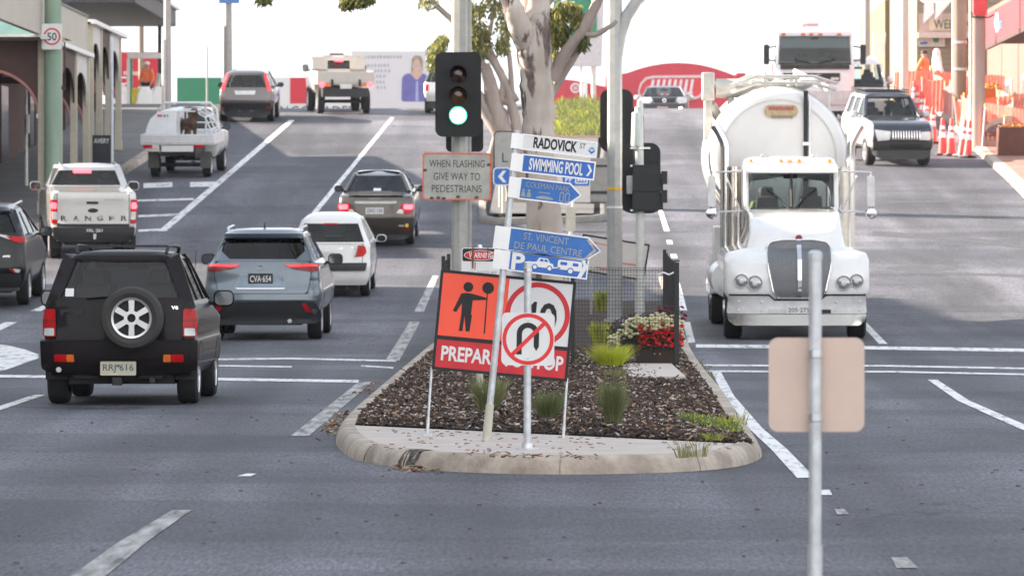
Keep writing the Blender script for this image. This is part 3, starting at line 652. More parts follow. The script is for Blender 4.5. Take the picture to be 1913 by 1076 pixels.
# ---------------------------------------------------------------- cars
def lerp_lv(lv, z):
    if z <= lv[0][0]: return lv[0][1:]
    for a, b in zip(lv, lv[1:]):
        if z <= b[0]:
            t = (z-a[0])/max(1e-6, b[0]-a[0]); return tuple(p+(q-p)*t for p, q in zip(a[1:], b[1:]))
    return lv[-1][1:]
class Car:
    """body lofted upwards through rounded plan loops; lamps, glass, plates and trim are laid on that surface"""
    def __init__(s, name, label, cat, px, py, lv, zb, zr, paint_, L=4.5, yaw=0., front=False, rcR=.30, nR=3.2, rcF=.55, nF=2.6, glass_=GLASS, wheels=(.8,3.5,.34,.23,.74), interior=True, rear_glass=None, group=None, at=None, glass_front=None):
        s.lv, s.zb, s.zr, s.L, s.paint = lv, zb, zr, L, paint_
        s.rc = (rcR, nR, rcF, nF); s.front = front; s.px, s.py = px, py
        g = G(px, py)
        if at: g = Vector((P(px, 400, at).x, at, zp(at))); s.py = HOR + (CAMH - g.z)*FPX/at
        s.s = FPX / g.y; s.sgn = -1 if front else 1
        sl = math.atan(slope(g.y + (L/2 if True else 0)))
        rot = Euler((sl*s.sgn, 0, HEAD + R(yaw) + (math.pi if front else 0)))
        off = rot.to_matrix() @ Vector((0, L if front else 0, 0))
        loc = g - off
        s.root = thing(name, loc, label, cat, group, rot=tuple(rot))
        body = MB()
        zs = s.levels(lv[0][0], zb, 3); body.loft([s.loop(z) for z in zs], True, False)
        zt = s.levels(zr, lv[-1][0], 4); roof = [s.loop(z) for z in zt]
        cx = sum(p[1] for p in roof[-1])/len(roof[-1])
        roof.append([(x*.55, cx+(y-cx)*.6, z+.018) for x, y, z in roof[-1]]); roof.append([(x*.1, cx+(y-cx)*.1, z+.022) for x, y, z in roof[-2]])
        body.cur = 0; body.loft(roof, True, True)
        s.body = body
        if interior:
            it = MB(); it.loft([s.loop(z, .05) for z in s.levels(lv[0][0]+.06, zb-.02, 2)], True, False)
            yr, yf, w_ = lerp_lv(lv, zb)
            it.box((0, yf-.15, zb-.06), (w_*1.75, .5, .12)); it.build('cabin_trim', INTER, s.root)
            for yy in (yr+.95 if yf-yr > 2.2 else yr+.5, yf-1.15):
                for xx in (-.38, .38): st = MB(); st.box((xx, yy, zb-.12), (.46,.14,.62), (-.12,0,0), .8); st.box((xx, yy-.05, zb+.26), (.25,.09,.17), (-.1,0,0), .85); st.build('seat', SEAT, s.root, bevel=.03)
            t = MB(); t.box((0, yf-.62, zr-.10), (.24,.03,.065)); t.box((0,yf-.6,zr-.04),(.02,.02,.1)); t.build('interior_mirror', BLACK, s.root)
        for nm, a in (('rear_window','rear'), ('windscreen','front'), ('side_window','left'), ('side_window','right')):
            gl = MB(); arcs = [s.arc(z, a, -.014) for z in s.levels(zb, zr, 5)]; gl.loft(arcs, False, False, closed=False)
            m = rear_glass if (rear_glass and a == 'rear') else ((glass_front or GLASSC) if a == 'front' else glass_)
            gl.build(nm, m, s.root)
        if wheels: s.wheels(*wheels)
        yr, yf, w_ = lerp_lv(lv, lv[0][0]+.05)
        u = MB(); u.box((0, (yr+yf)/2, lv[0][0]-.03), (w_*1.45, (yf-yr)*.86, .16)); u.cyl((w_*.45, .05, lv[0][0]-.06), (w_*.45, .9, lv[0][0]-.06), .035, n=10)
        u.cyl((-w_*.8, (wheels or (.8,))[0], (wheels or (0,0,.34))[2]), (w_*.8, (wheels or (.8,))[0], (wheels or (0,0,.34))[2]), .06, n=10); u.build('underbody', PLAST, s.root)
    def levels(s, a, b, n):
        zs = [a] + [l[0] for l in s.lv if a < l[0] < b] + [b]; o = []
        for p, q in zip(zs, zs[1:]): o += [p+(q-p)*k/n for k in range(n)]
        return o + [b]
    def _q(s, w_, rc, n, k, N):
        t = math.pi/2*k/N; return w_*math.sin(t)**(2/n), rc*(1-math.cos(t)**(2/n))
    def arc(s, z, which, off=0.):
        yr, yf, w_ = lerp_lv(s.lv, z); w_ += off; yr -= off; yf += off
        rR, nR, rF, nF = s.rc; N = 8
        if which == 'rear':
            r = [s._q(w_, rR, nR, k, N) for k in range(N+1)]; return [(-x, yr+y, z) for x, y in reversed(r)] + [(x, yr+y, z) for x, y in r[1:]]
        if which == 'front':
            r = [s._q(w_, rF, nF, k, N) for k in range(N+1)]; return [(x, yf-y, z) for x, y in reversed(r)] + [(-x, yf-y, z) for x, y in r[1:]]
        a, b = yr+rR, yf-rF; M = 10
        o = [(w_, a+(b-a)*k/M, z) for k in range(M+1)]
        return o if which == 'right' else [(-x, y, zz) for x, y, zz in reversed(o)]
    def loop(s, z, ins=0.):
        o = []
        for w_ in ('rear','right','front','left'): o += s.arc(z, w_, -ins)[:-1]
        return o
    def surf(s, face, u, z):
        yr, yf, w_ = lerp_lv(s.lv, z); rR, nR, rF, nF = s.rc
        if face == 'rear': k = min(.999, abs(u)/w_); return (u, yr + rR*(1-(1-k**nR)**(1/nR)), z)
        if face == 'front': k = min(.999, abs(u)/w_); return (u, yf - rF*(1-(1-k**nF)**(1/nF)), z)
        sg = 1 if face == 'right' else -1
        if u - yr < rR: k = min(1, max(0, 1-(u-yr)/rR)); x = w_*(1-k**nR)**(1/nR)
        elif yf - u < rF: k = min(1, max(0, 1-(yf-u)/rF)); x = w_*(1-k**nF)**(1/nF)
        else: x = w_
        return (sg*x, u, z)
    def q(s, px, py): return ((px-s.px)/s.s*s.sgn, (s.py-py)/s.s)
    def lay(s, mb, outline, face, off=.006, thick=.02, pix=True, step=.09):
        """lay an outline (photo pixels on the end faces, metres on the sides) on the body surface"""
        pts = [s.q(*p) for p in outline] if pix else outline
        n = len(pts); a = sum(pts[i][0]*pts[(i+1)%n][1]-pts[(i+1)%n][0]*pts[i][1] for i in range(n))
        if a < 0: pts = pts[::-1]
        bm = bmesh.new(); bm.faces.new([bm.verts.new((x, 0, z)) for x, z in pts])
        us = [p[0] for p in pts]; zz = [p[1] for p in pts]
        for ax, lo, hi in (((1,0,0), min(us), max(us)), ((0,0,1), min(zz), max(zz))):
            k = math.floor(lo/step)+1
            while k*step < hi - 1e-4:
                bmesh.ops.bisect_plane(bm, geom=bm.verts[:]+bm.edges[:]+bm.faces[:], plane_co=(k*step*ax[0],0,k*step*ax[2]), plane_no=ax); k += 1
        bm.verts.index_update(); n0 = len(bm.verts)
        d = {'rear': Vector((0,-1,0)), 'front': Vector((0,1,0)), 'right': Vector((1,0,0)), 'left': Vector((-1,0,0))}[face]
        P0 = [Vector(s.surf(face, v.co.x, v.co.z)) for v in bm.verts]
        vs = [p + d*off for p in P0] + [p + d*(off-thick) for p in P0]
        fs = [tuple(v.index for v in f.verts) for f in bm.faces]; fs += [tuple(i+n0 for i in reversed(f)) for f in fs]
        for e in bm.edges:
            if len(e.link_faces) == 1: a_, b_ = e.verts[0].index, e.verts[1].index; fs.append((a_, b_, b_+n0, a_+n0))
        bm.free(); mb.add(vs, fs); return mb
    def panel(s, name, m, outlines, face='rear', off=.006, thick=.02, mirror=False, parent=None, pix=True, smooth=30, rd=0):
        o = None
        for ol in outlines:
            if rd: ol = rnd(ol, rd)
            for k in ((0,1) if mirror else (0,)):
                pts = [(2*s.px-x, y) for x, y in ol] if k else ol
                o = s.lay(MB(), pts, face, off, thick, pix).build(name, m, parent or s.root, smooth=smooth)
        return o
    def merge(s, outlines, face='rear', off=.004, thick=.03, mirror=False, pix=True):
        for ol in outlines:
            for k in ((0,1) if mirror else (0,)):
                s.lay(s.body, [(2*s.px-x, y) for x, y in ol] if (k and pix) else ol, face, off, thick, pix)
    def pillars(s, ys, wid=.09):
        """side pillars at stations ys (bottom), leaning with the glass"""
        yrb, yfb, _ = lerp_lv(s.lv, s.zb); yrt, yft, _ = lerp_lv(s.lv, s.zr)
        for f in ('left','right'):
            for y, wd, lean in ys:
                s.lay(s.body, [(y-wd/2, s.zb-.01),(y+wd/2, s.zb-.01),(y+wd/2+lean, s.zr+.01),(y-wd/2+lean, s.zr+.01)], f, .002, .03, False)
            for f2, sg in (('front',1),):
                pass
        for sg in (-1,1):       # windscreen pillars
            pts = []
            for z in s.levels(s.zb-.01, s.zr+.01, 2):
                p = s.surf('front', sg*lerp_lv(s.lv, z)[2]*.955, z); pts.append(p)
            s.body.tube(pts, .045, 6)
    def done(s): return s.body.build('body', s.paint, s.root, smooth=38)
    def wheels(s, y1, y2, r, w_, x, rim=ALU):
        s.wr = r
        for y in (y1, y2):
            for sg in (-1, 1):
                t = MB(); h = w_/2
                t.lathe([(r*.62,-h*.9),(r*.9,-h),(r*.985,-h*.78),(r,-h*.4),(r,h*.4),(r*.985,h*.78),(r*.9,h),(r*.62,h*.9)], 'x', 26)
                o = t.build('wheel', RUBBER, s.root, loc=(sg*x, y, r))
                m = MB(); e = sg*h
                m.lathe([(r*.64,e*.95),(r*.60,e*.9),(r*.56,e*.5),(.0,e*.42)], 'x', 26)
                for k in range(5):
                    a = 2*math.pi*k/5; m.box((e*.78, math.cos(a)*r*.33, math.sin(a)*r*.33), (.03, r*.58, r*.16), (a,0,0))
                m.lathe([(r*.14,e*.5),(r*.13,e*.95),(0,e*.95)], 'x', 12); m.build('rim', rim, o)
                aw = MB(); xo = lerp_lv(s.lv, r)[2]; aw.lathe([(r*1.16,-.03),(r*1.16,.004),(r*1.02,.006),(0,.0)], 'x', 28); aw.build('wheel_arch', PLAST, s.root, loc=(sg*(xo+.002) , y, r)) if False else None
                ar = MB(); A = circ(r*1.22, 20, y, r, -8, 188); B = circ(r*1.08, 20, y, r, -8, 188)
                zl = [max(z, s.lv[0][0]) for _, z in A]
                f = 'right' if sg > 0 else 'left'
                vo = [s.surf(f, u, max(z, s.lv[0][0])) for u, z in A]; vi = [s.surf(f, u, max(z, s.lv[0][0])) for u, z in B]
                c = Vector(s.surf(f, y, max(r, s.lv[0][0]))); nA = len(A)
                ar.add([(p[0]+sg*.004, p[1], p[2]) for p in vi] + [(c.x+sg*.004, y, c.z)], [(i, i+1, nA) for i in range(nA-1)])
                ar.build('wheel_arch', BLACK, s.root)
    def mirrors(s, y, z, m, wid=.24, hgt=.19, x=None):
        for sg in (-1,1):
            w_ = x or lerp_lv(s.lv, z)[2]
            t = MB(); c = (sg*(w_+.06+wid/2), y, z)
            lp = []
            for k, (dy, sc_) in enumerate(((-.05,.9),(-.04,1.),(.02,1.),(.09,.8),(.13,.4))): lp.append([(c[0]+px_*sc_, y+dy, z+pz_*sc_) for px_, pz_ in rrect(wid, hgt, .07)])
            t.loft(lp); t.box((sg*(w_+.03), y+.04, z-hgt*.3), (.14,.06,.05)); o = t.build('mirror', m, s.root)
            g_ = MB(); g_.prism(rrect(wid*.86, hgt*.82, .055, c[0], z), y-.053, y-.048); g_.build('mirror_glass', mat('mirror_glass',(.16,.175,.19),.08,.9), o)
            s_ = None
    def plate(s, cx, cy, wpx, hpx, txt, m=PLATEW, tm=BLUET, face='rear', off=.022):
        u, z = s.q(cx, cy); p = Vector(s.surf(face, u, z)); k = -1 if face == 'rear' else 1
        w_, h_ = wpx/s.s, hpx/s.s
        rot = (0,0,0) if k < 0 else (0,0,math.pi)
        e = MB(); e.prism(rrect(w_, h_, .012), -.004, .004); o = e.build('number_plate', m, s.root, loc=(p.x, p.y+k*off, p.z), rot=rot)
        if txt:
            t = MB(); addtext(t, txt, 0, 0, w_*.86, h_*.62, -.0055, .01); t.build('plate_lettering', tm, o)
        return o
    def word(s, txt, cx, cy, wpx, hpx, m, bold=.02, face='rear', name='badge_lettering', off=.014):
        u, z = s.q(cx, cy); k = -1 if face == 'rear' else 1
        v, f = text_geo(txt, bold); w_, h_ = wpx/s.s, hpx/s.s; mb = MB(); vs = []
        for x, zz in v:
            p = Vector(s.surf(face, u + x*w_*(1 if k < 0 else -1), z + zz*h_)); vs.append((p.x, p.y + k*off, p.z))
        mb.add(vs, f); return mb.build(name, m, s.root, smooth=0)
    def gap(s, outline, k=1.016, off=.0095):
        cx = sum(p[0] for p in outline)/len(outline); cy = sum(p[1] for p in outline)/len(outline); s.panel('shut_line', BLACK, [[(cx+(x-cx)*k, cy+(y-cy)*(k+.012)) for x, y in outline]], off=off)
    def ringstrips(s, outer, inner):
        """four patches between an outer and an inner quad (px): body-coloured frame round a window"""
        return [[outer[i], outer[(i+1)%4], inner[(i+1)%4], inner[i]] for i in range(4)]

# --- dark four-wheel drive with spare wheel, nearest the camera
PV = mat('paint_dark_plum', (.010,.007,.009), .4, 0., .1, 3., coat=.22, spec=.12)
v = Car('four_wheel_drive', 'dark plum four wheel drive with spare wheel on its tailgate and plate RRJ 616', 'car', 222, 757,
    [(.34,.12,4.45,.80),(.45,.03,4.55,.855),(.55,0,4.6,.868),(.72,0,4.6,.868),(.745,.05,4.55,.855),(.95,.06,4.5,.865),(1.10,.07,3.35,.845),(1.17,.08,3.25,.80),(1.64,.26,2.6,.60),(1.68,.28,2.45,.55),(1.72,.36,2.3,.48)],
    1.17, 1.64, PV, L=4.6, rcR=.16, nR=4.5, wheels=(.75,3.5,.345,.235,.735), rear_glass=GLASS)
s_ = v
v.merge(v.ringstrips([(80,575),(364,575),(330,474),(114,474)], [(112,556),(333,556),(306,488),(138,488)]), off=.003)
v.pillars([(.42,.26,.10),(1.35,.12,.02),(2.25,.10,-.05)])
for a, b in (((108,612),(108,575)),): pass
v.panel('tailgate', PV, [[(107,572),(338,572),(340,600),(340,655),(330,663),(110,663),(104,640)]], off=.012)
v.panel('tail_light', REDL, [[(80,577),(102,577),(103,612),(103,629),(78,629),(77,600)]], mirror=True, off=.02, rd=4)
v.panel('lamp_divider', mat('lamp_dark',(.10,.004,.006),.4), [[(79,598),(102.5,598),(102.5,599.2),(79,599.2)],[(80,611.6),(102.5,611.6),(102.5,613),(80,613)]], mirror=True, off=.024, thick=.01)
v.panel('reversing_lens', CLEARL, [[(81,613),(100,613),(100,627),(80,627)]], mirror=True, off=.026, rd=2)
v.panel('bumper', mat('bumper_plum',(.014,.011,.012),.5,coat=.12,spec=.15), [[(73,634),(369,634),(367,690),(350,697),(260,702),(250,712),(190,712),(182,702),(92,697),(75,690)]], off=.03, thick=.06, rd=5)
v.panel('reflector', REDL, [[(101,662),(124,662),(124,676),(101,676)]], mirror=True, off=.04, rd=2); v.panel('indicator_lens', ORANGEL, [[(124.5,662),(138,662),(139,676),(124.5,676)]], mirror=True, off=.04, rd=2)
v.plate(221,688,67,26,'RRJ 616', PLATEY, mat('plate_ink',(.05,.10,.16),.5), off=.07); 
t = MB(); u_, z_ = v.q(221.5,684); p_ = v.surf('rear',u_,z_); t.prism([(u_-.022,z_+.018),(u_+.022,z_+.018),(u_,z_-.012)], p_[1]-.079, p_[1]-.074); t.build('plate_emblem', BLUET, v.root)
u_, z_ = v.q(249, 593.5)
rr_ = .355
t = MB(); t.lathe([(rr_*.60,-.02),(rr_*.64,-.10),(rr_*.8,-.125),(rr_*.93,-.115),(rr_*.99,-.07),(rr_,.0),(rr_*.99,.07),(rr_*.9,.1),(0,.1)], 'y', 40)
sw = t.build('spare_wheel', mat('spare_tyre',(.045,.043,.042),.8,bump=.2,bscale=30), v.root, loc=(u_, -.13, z_))
t = MB(); t.lathe([(rr_*.655,-.095),(rr_*.64,-.112),(rr_*.575,-.108),(rr_*.56,-.07),(rr_*.55,-.02)], 'y', 40)
for k in range(6):
    a = R(90+60*k); ca, sa = math.cos(a), math.sin(a); 
    pl = []
    for (r0, hw) in ((.06,.030),(.225,.040)): pl.append((r0, hw))
    t.prism([(ca*.05-sa*.028, sa*.05+ca*.028),(ca*.212-sa*.034, sa*.212+ca*.034),(ca*.212+sa*.034, sa*.212-ca*.034),(ca*.05+sa*.028, sa*.05-ca*.028)], -.098, -.06)
t.strip(circ(.085,24), circ(.048,24), -.106, -.05); t.build('alloy_rim', ALU, sw)
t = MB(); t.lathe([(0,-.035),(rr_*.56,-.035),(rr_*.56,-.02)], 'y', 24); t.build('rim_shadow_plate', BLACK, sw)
t = MB()
for k in range(6): a = R(60+60*k); t.lathe([(0,-.112),(.009,-.112),(.009,-.1)], 'y', 8, (.066*math.cos(a),0,.066*math.sin(a)))
t.build('wheel_nut', CHROME, sw)
v.panel('door_handle', BLACK, [[(111,578),(155,578),(155,588),(140,588),(135,583),(120,583),(115,590),(111,588)]], off=.03, rd=2)
v.word('V6', 326, 574.5, 13, 7, CHROME, .03); v.word('GRAND', 321, 634, 22, 3, mat('badge_gold',(.45,.40,.25),.3,.8)); v.word('VITARA', 321, 639.5, 27, 4, mat('badge_gold',(.45,.40,.25),.3,.8))
v.panel('sticker', SIGNW, [[(120,539),(136,539),(136,554),(120,554)]], off=-.004, thick=.004, rd=1)
t = MB(); a, b = v.q(160,557), v.q(208,553); t.tube([v.surf('rear',*b)+Vector((0,-.02,0)) if False else (a[0],v.surf('rear',*a)[1]-.03,a[1]), (b[0],v.surf('rear',*b)[1]-.03,b[1])], .011, 6); t.build('wiper', BLACK, v.root)
for sg in (-1,1):
    t = MB(); t.tube([(sg*.50,.42,1.70),(sg*.52,.48,1.775),(sg*.53,.9,1.79),(sg*.52,2.1,1.77),(sg*.50,2.2,1.70)], .02, 8); t.build('roof_rail', PLAST, v.root)
t = MB(); t.box((0,.62,1.785),(1.02,.07,.025)); t.build('roof_bar', PLAST, v.root)
for sg in (-1,1): MB().box((sg*.735,.36,.42),(.25,.015,.28)).build('mud_flap', BLACK, v.root)
t = MB(); t.cyl((.62,2.85,1.1),(.66,2.88,1.72),.004,n=5); t.build('aerial', BLACK, v.root)
t = MB(); t.box((-.02,.05,.27),(.11,.14,.09)); t.box((-.02,.2,.33),(1.0,.08,.07)); t.build('tow_hitch', PLAST, v.root, bevel=.006)
t = MB(); t.cyl((-.68,.02,.40),(-.68,.4,.40),.03,n=12); t.build('exhaust_tip', STEEL, v.root)
v.mirrors(2.55, 1.17, PV, .24, .19, .83); v.done()

# --- silver-blue wagon
PH = paint('paint_silver_blue', (.125,.16,.195), .5, .3)
v = Car('crossover_wagon', 'silver blue crossover wagon with slim angled tail lights and plate CVA 654', 'car', 490, 637,
    [(.36,.14,4.75,.84),(.52,.06,4.88,.94),(.68,0,4.95,.975),(.84,.015,4.93,.985),(.98,.08,4.75,.965),(1.06,.07,4.2,.955),(1.22,.10,3.6,.945),(1.33,.14,3.4,.86),(1.72,.36,2.6,.69),(1.78,.32,2.45,.66),(1.84,.45,2.3,.56)],
    1.33, 1.72, PH, L=4.95, rcR=.30, nR=3.0, wheels=(1.0,3.85,.375,.24,.83), glass_=GLASSD, rear_glass=GLASSD)
hexw = [(412,470),(415,452),(424,446.5),(556,446.5),(566,452),(569,470),(554,485),(428,485)]
v.merge([[(394,489),(424,441),(424,446.5),(415,452),(412,470),(428,485),(428,490)]], mirror=True)
v.merge([[(424,447),(424,440),(556,440),(556,447)],[(428,484.5),(554,484.5),(556,490),(426,490)]])
v.pillars([(.75,.5,.22),(1.75,.1,.05),(2.7,.1,-.05)])
v.gap([(402,489),(578,489),(580,515),(574,548),(408,548),(400,515)])
v.panel('tailgate', PH, [[(402,489),(578,489),(580,515),(574,548),(408,548),(400,515)]], off=.012, rd=8)
v.panel('spoiler', PH, [[(418,437),(562,437),(568,446),(540,444),(440,444),(412,446)]], off=.10, thick=.14, rd=3)
v.panel('tail_light', mat('dark_red_lens',(.20,.004,.008),.25,coat=.2), [[(385,492),(450,494.5),(432,503),(398,508),(386,507)]], mirror=True, off=.024, rd=2)
v.panel('tail_light_bar', mat('bright_red_lens',(.62,.015,.02),.15,coat=1.,emit=(1,.03,.04,.25)), [[(386,493),(449,494.8),(440,499),(388,498)]], mirror=True, off=.030, rd=1)
v.panel('plate_recess', mat('recess_trim',(.20,.25,.30),.35,.4), [[(448,512),(524,512),(536,536),(528,540),(444,540),(436,536)]], off=.017, thick=.01, rd=3)
v.panel('trim_strip', CHROME, [[(438,538),(534,538),(529,540),(443,540)]], off=.021, rd=1)
v.plate(486.5,521,46,20,'CVA·654', mat('plate_black',(.015,.015,.016),.4), SIGNW)
v.panel('bumper', mat('wagon_cladding',(.026,.028,.030),.55), [[(382,570),(395,565),(565,562),(590,566),(600,590),(592,605),(400,608),(384,596)]], off=.02, thick=.05, rd=4)
v.panel('reflector', REDL, [[(563,567),(571,568),(584,585),(570,581)]], mirror=True, off=.03, rd=1.5)
v.panel('bumper_crease', PH, [[(385,552),(598,552),(600,563),(570,560),(410,560),(383,566)]], off=.015, thick=.03, rd=3)
v.word('HYBRID', 428, 549, 18, 3.4, CHROME)
for nm, m_, a, b in (('emblem', CHROME, 8, 5),):
    u_, z_ = v.q(487, 499.5); p_ = v.surf('rear', u_, z_); t = MB(); t.strip([(x*1.0*a/v.s+u_, z*b/v.s+z_) for x, z in circ(1,24)], [(x*.78*a/v.s+u_, z*.72*b/v.s+z_) for x, z in circ(1,24)], p_[1]-.03, p_[1]-.01); t.strip([(x*.5*a/v.s+u_, z*.9*b/v.s+z_) for x, z in circ(1,20)], [(x*.32*a/v.s+u_, z*.75*b/v.s+z_) for x, z in circ(1,20)], p_[1]-.03, p_[1]-.01); t.build(nm, m_, v.root)
for sg in (-1,1):
    t = MB(); t.tube([(sg*.60,.65,1.80),(sg*.62,.8,1.87),(sg*.62,2.1,1.88),(sg*.60,2.4,1.80)], .022, 8); t.build('roof_rail', ALU, v.root)
t = MB(); t.prism([(-.016,1.86),(.016,1.86),(.004,1.96),(-.004,1.96)], .62, .78); t.build('shark_fin', BLACK, v.root)
v.mirrors(2.75, 1.30, PLAST, .25, .19, .90)
t = MB(); t.cyl((.45,.1,.33),(.45,.5,.33),.035,n=12); t.build('tailpipe', STEEL, v.root)
v.done()

# --- small white hatchback
PG = paint('paint_white', (.74,.74,.73), 0., .35)
v = Car('hatchback', 'small white hatchback with wide black bumper strip, partly behind the silver blue wagon', 'car', 617, 556,
    [(.24,.08,3.65,.70),(.36,.02,3.76,.76),(.62,0,3.8,.785),(.72,.04,3.7,.775),(.95,.06,3.2,.775),(1.03,.07,2.95,.77),(1.07,.08,2.88,.74),(1.47,.30,2.15,.575),(1.53,.33,2.05,.545),(1.60,.48,1.85,.45)],
    1.07, 1.47, PG, L=3.8, rcR=.22, nR=3.6, wheels=(.62,3.0,.30,.19,.66), rear_glass=GLASS)
v.merge(v.ringstrips([(542,462),(692,462),(672,412),(562,412)], [(556,453),(680,453),(668,419),(567,419)]), off=.004)
v.pillars([(.42,.28,.12),(1.25,.1,.03),(2.0,.09,-.04)])
v.gap([(556,457),(678,457),(676,497),(656,503),(560,503),(558,497)])
v.panel('tailgate', PG, [[(556,457),(678,457),(676,497),(656,503),(560,503),(558,497)]], off=.012, rd=4)
v.panel('tail_light', REDL, [[(668,458),(682,460),(685,472),(679,479),(661,481)]], mirror=True, off=.022, rd=3)
v.panel('reversing_lens', CLEARL, [[(665,460),(668.5,460),(664,479),(661,479)]], mirror=True, off=.027)
v.panel('bumper_strip', mat('bumper_strip',(.03,.031,.033),.6), [[(545,491),(686,491),(683,506),(548,506)]], off=.026, thick=.05, rd=3)
v.plate(600,478,48,15,'', PLATEW); v.word('GETZ', 660, 463, 9, 3, CHROME); v.word('1.4', 636, 464, 8, 3, CHROME)
v.panel('high_stop_lamp', REDL, [[(604,418),(630,418),(630,421),(604,421)]], off=.01)
v.mirrors(2.1, 1.06, PG, .2, .15, .76); v.done()

# --- grey-brown sedan
PC = paint('paint_grey_brown', (.070,.058,.050), .5, .3)
v = Car('sedan', 'grey brown sedan with boot spoiler and lit red tail lights ahead of the white hatchback', 'car', 702, 461,
    [(.26,.12,4.35,.76),(.42,.03,4.5,.845),(.64,0,4.54,.865),(.8,.02,4.5,.86),(1.0,.05,4.1,.85),(1.10,.09,3.5,.83),(1.14,.16,3.25,.80),(1.18,.72,3.1,.77),(1.52,1.35,2.5,.58),(1.56,1.5,2.35,.545),(1.60,1.75,2.1,.45)],
    1.18, 1.52, PC, L=4.54, rcR=.24, nR=3.2, wheels=(.9,3.5,.33,.21,.73), rear_glass=GLASS)
v.pillars([(1.15,.34,.55),(1.9,.1,.03),(2.5,.09,-.05)])
for sg in (-1,1):
    v.body.tube([v.surf('rear', sg*lerp_lv(v.lv,z)[2]*.93, z) for z in v.levels(1.18,1.53,4)], .05, 8)
v.panel('tail_light', REDL, [[(631,381),(652,380),(664,399),(640,401),(630,393)]], mirror=True, off=.022, rd=3)
v.panel('tail_light_lit', REDLIT, [[(632,383),(650,382),(650,391),(633,392)]], mirror=True, off=.03, rd=3)
v.panel('reversing_lens', CLEARL, [[(651,392),(658,391),(664,398.5),(650,399.5)]], mirror=True, off=.028)
v.panel('chrome_strip', mat('boot_trim',(.30,.29,.28),.2,.9), [[(662,376),(742,376),(740,381),(664,381)]], off=.02, rd=1)
v.plate(700,394,34,12,'ZAG 139', PLATEW)
sp = MB(); sp.loft([[(x, .12+dy, 1.20+dz) for x, dz in [(-.62,-.03),(-.60,.02),(-.3,.045),(0,.05),(.3,.045),(.60,.02),(.62,-.03)]] for dy, dz in ((0,0),(.22,.02))][:1] + [[(x, .36, 1.20+dz) for x, dz in [(-.62,-.04),(-.60,.0),(-.3,.02),(0,.025),(.3,.02),(.60,.0),(.62,-.04)]]], False, False, closed=False); 
sp.loft([[(x, .11, 1.165+dz) for x, dz in [(-.62,-.03),(-.3,.0),(0,.005),(.3,.0),(.62,-.03)]], [(x, .12, 1.20+dz) for x, dz in [(-.62,-.03),(-.3,.045),(0,.05),(.3,.045),(.62,-.03)]]], False, False, closed=False); sp.build('boot_spoiler', PC, v.root)
v.panel('bumper', PC, [[(630,408),(774,408),(772,440),(755,448),(650,448),(632,440)]], off=.02, thick=.05, rd=5)
v.panel('lower_valance', PLAST, [[(640,440),(764,440),(755,447),(650,447)]], off=.026, thick=.03)
v.panel('reflector', REDL, [[(753,428),(764,428),(764,431),(753,431)]], mirror=True, off=.03); v.panel('sticker', mat('sticker_yellow',(.75,.5,.04),.5), [[(757,418),(763,418),(763,425),(757,425)]], off=.028, rd=2)
v.word('FREE', 750, 422, 9, 3, SIGNW, off=.03); v.word('TOYOTA', 700, 372, 22, 3, mat('boot_trim',(.30,.29,.28),.2,.9)); v.panel('parcel_label', SIGNW, [[(695,356),(709,356),(709,361),(695,361)]], off=-.005, thick=.004)
v.mirrors(2.55, 1.16, BLACK, .2, .15, .80); v.done()

# --- silver dual-cab ute
PR_ = paint('paint_silver', (.55,.54,.53), .35, .32)
v = Car('pickup_ute', 'silver dual cab ute with RANGER lettered across its tailgate', 'ute', 176, 487,
    [(.42,.05,5.2,.80),(.55,0,5.3,.90),(.72,0,5.35,.915),(.76,.10,5.35,.925),(1.2,.12,5.2,.93),(1.38,.12,4.2,.925),(1.45,.13,3.9,.91),(1.48,.16,3.8,.88),(1.485,1.75,3.75,.86),(1.86,1.95,3.1,.67),(1.92,2.0,3.0,.63),(1.98,2.15,2.8,.54)],
    1.485, 1.86, PR_, L=5.35, yaw=9, rcR=.14, nR=4.0, wheels=(1.0,4.2,.40,.265,.80), rear_glass=GLASS)
v.merge(v.ringstrips([(93,361),(252,361),(236,316),(112,316)], [(101,354),(236,354),(225,323),(109,323)]), off=.004)
v.pillars([(2.1,.3,.08),(2.75,.1,.0),(3.1,.09,-.04)])
v.gap([(108,359),(241,359),(241,423),(108,423)], 1.02)
v.panel('tailgate', PR_, [[(108,359),(241,359),(241,423),(108,423)]], off=.014, rd=3)
v.panel('tail_light', REDL, [[(94,374),(107,374),(108,419),(97,419)]], mirror=True, off=.02, rd=3)
v.panel('tail_light_lit', REDLIT, [[(95,379),(106,379),(106.5,391),(95.5,391)]], mirror=True, off=.028, rd=3)
v.panel('reversing_lens', CLEARL, [[(97,396),(107,396),(107.5,411),(98,411)]], mirror=True, off=.026, rd=2)
v.panel('bumper', mat('step_bumper',(.022,.022,.024),.5), [[(98,424),(252,424),(250,446),(236,452),(112,452),(100,446)]], off=.08, thick=.14, rd=4)
v.panel('tailgate_handle', BLACK, [[(162,377),(184,377),(184,382),(162,382)]], off=.022, rd=1); 
[v.word(ch, 176+(i-2.5)*22.5, 408.5, 11.5, 9.5, BLACK, .03) for i, ch in enumerate('RANGER')]; v.word('WILDTRAK X', 213, 374, 36, 4, SGREY)
u_, z_ = v.q(174, 394); p_ = v.surf('rear', u_, z_); t = MB(); t.lathe([(0,-.02),(.10,-.016),(.115,0)], 'y', 24); ob = t.build('oval_emblem', BLACK, v.root, loc=(u_, p_[1]-.012, z_)); ob.scale = (1,1,.42)
v.plate(176,430,34,10,'1RL·261', mat('plate_black',(.015,.015,.016),.4), SIGNW, off=.10); 
v.lay(t := MB(), [(147,325.5),(181,325.5),(181,331.5),(147,331.5)], 'rear', .012).build('high_stop_lamp', REDLIT, v.root)
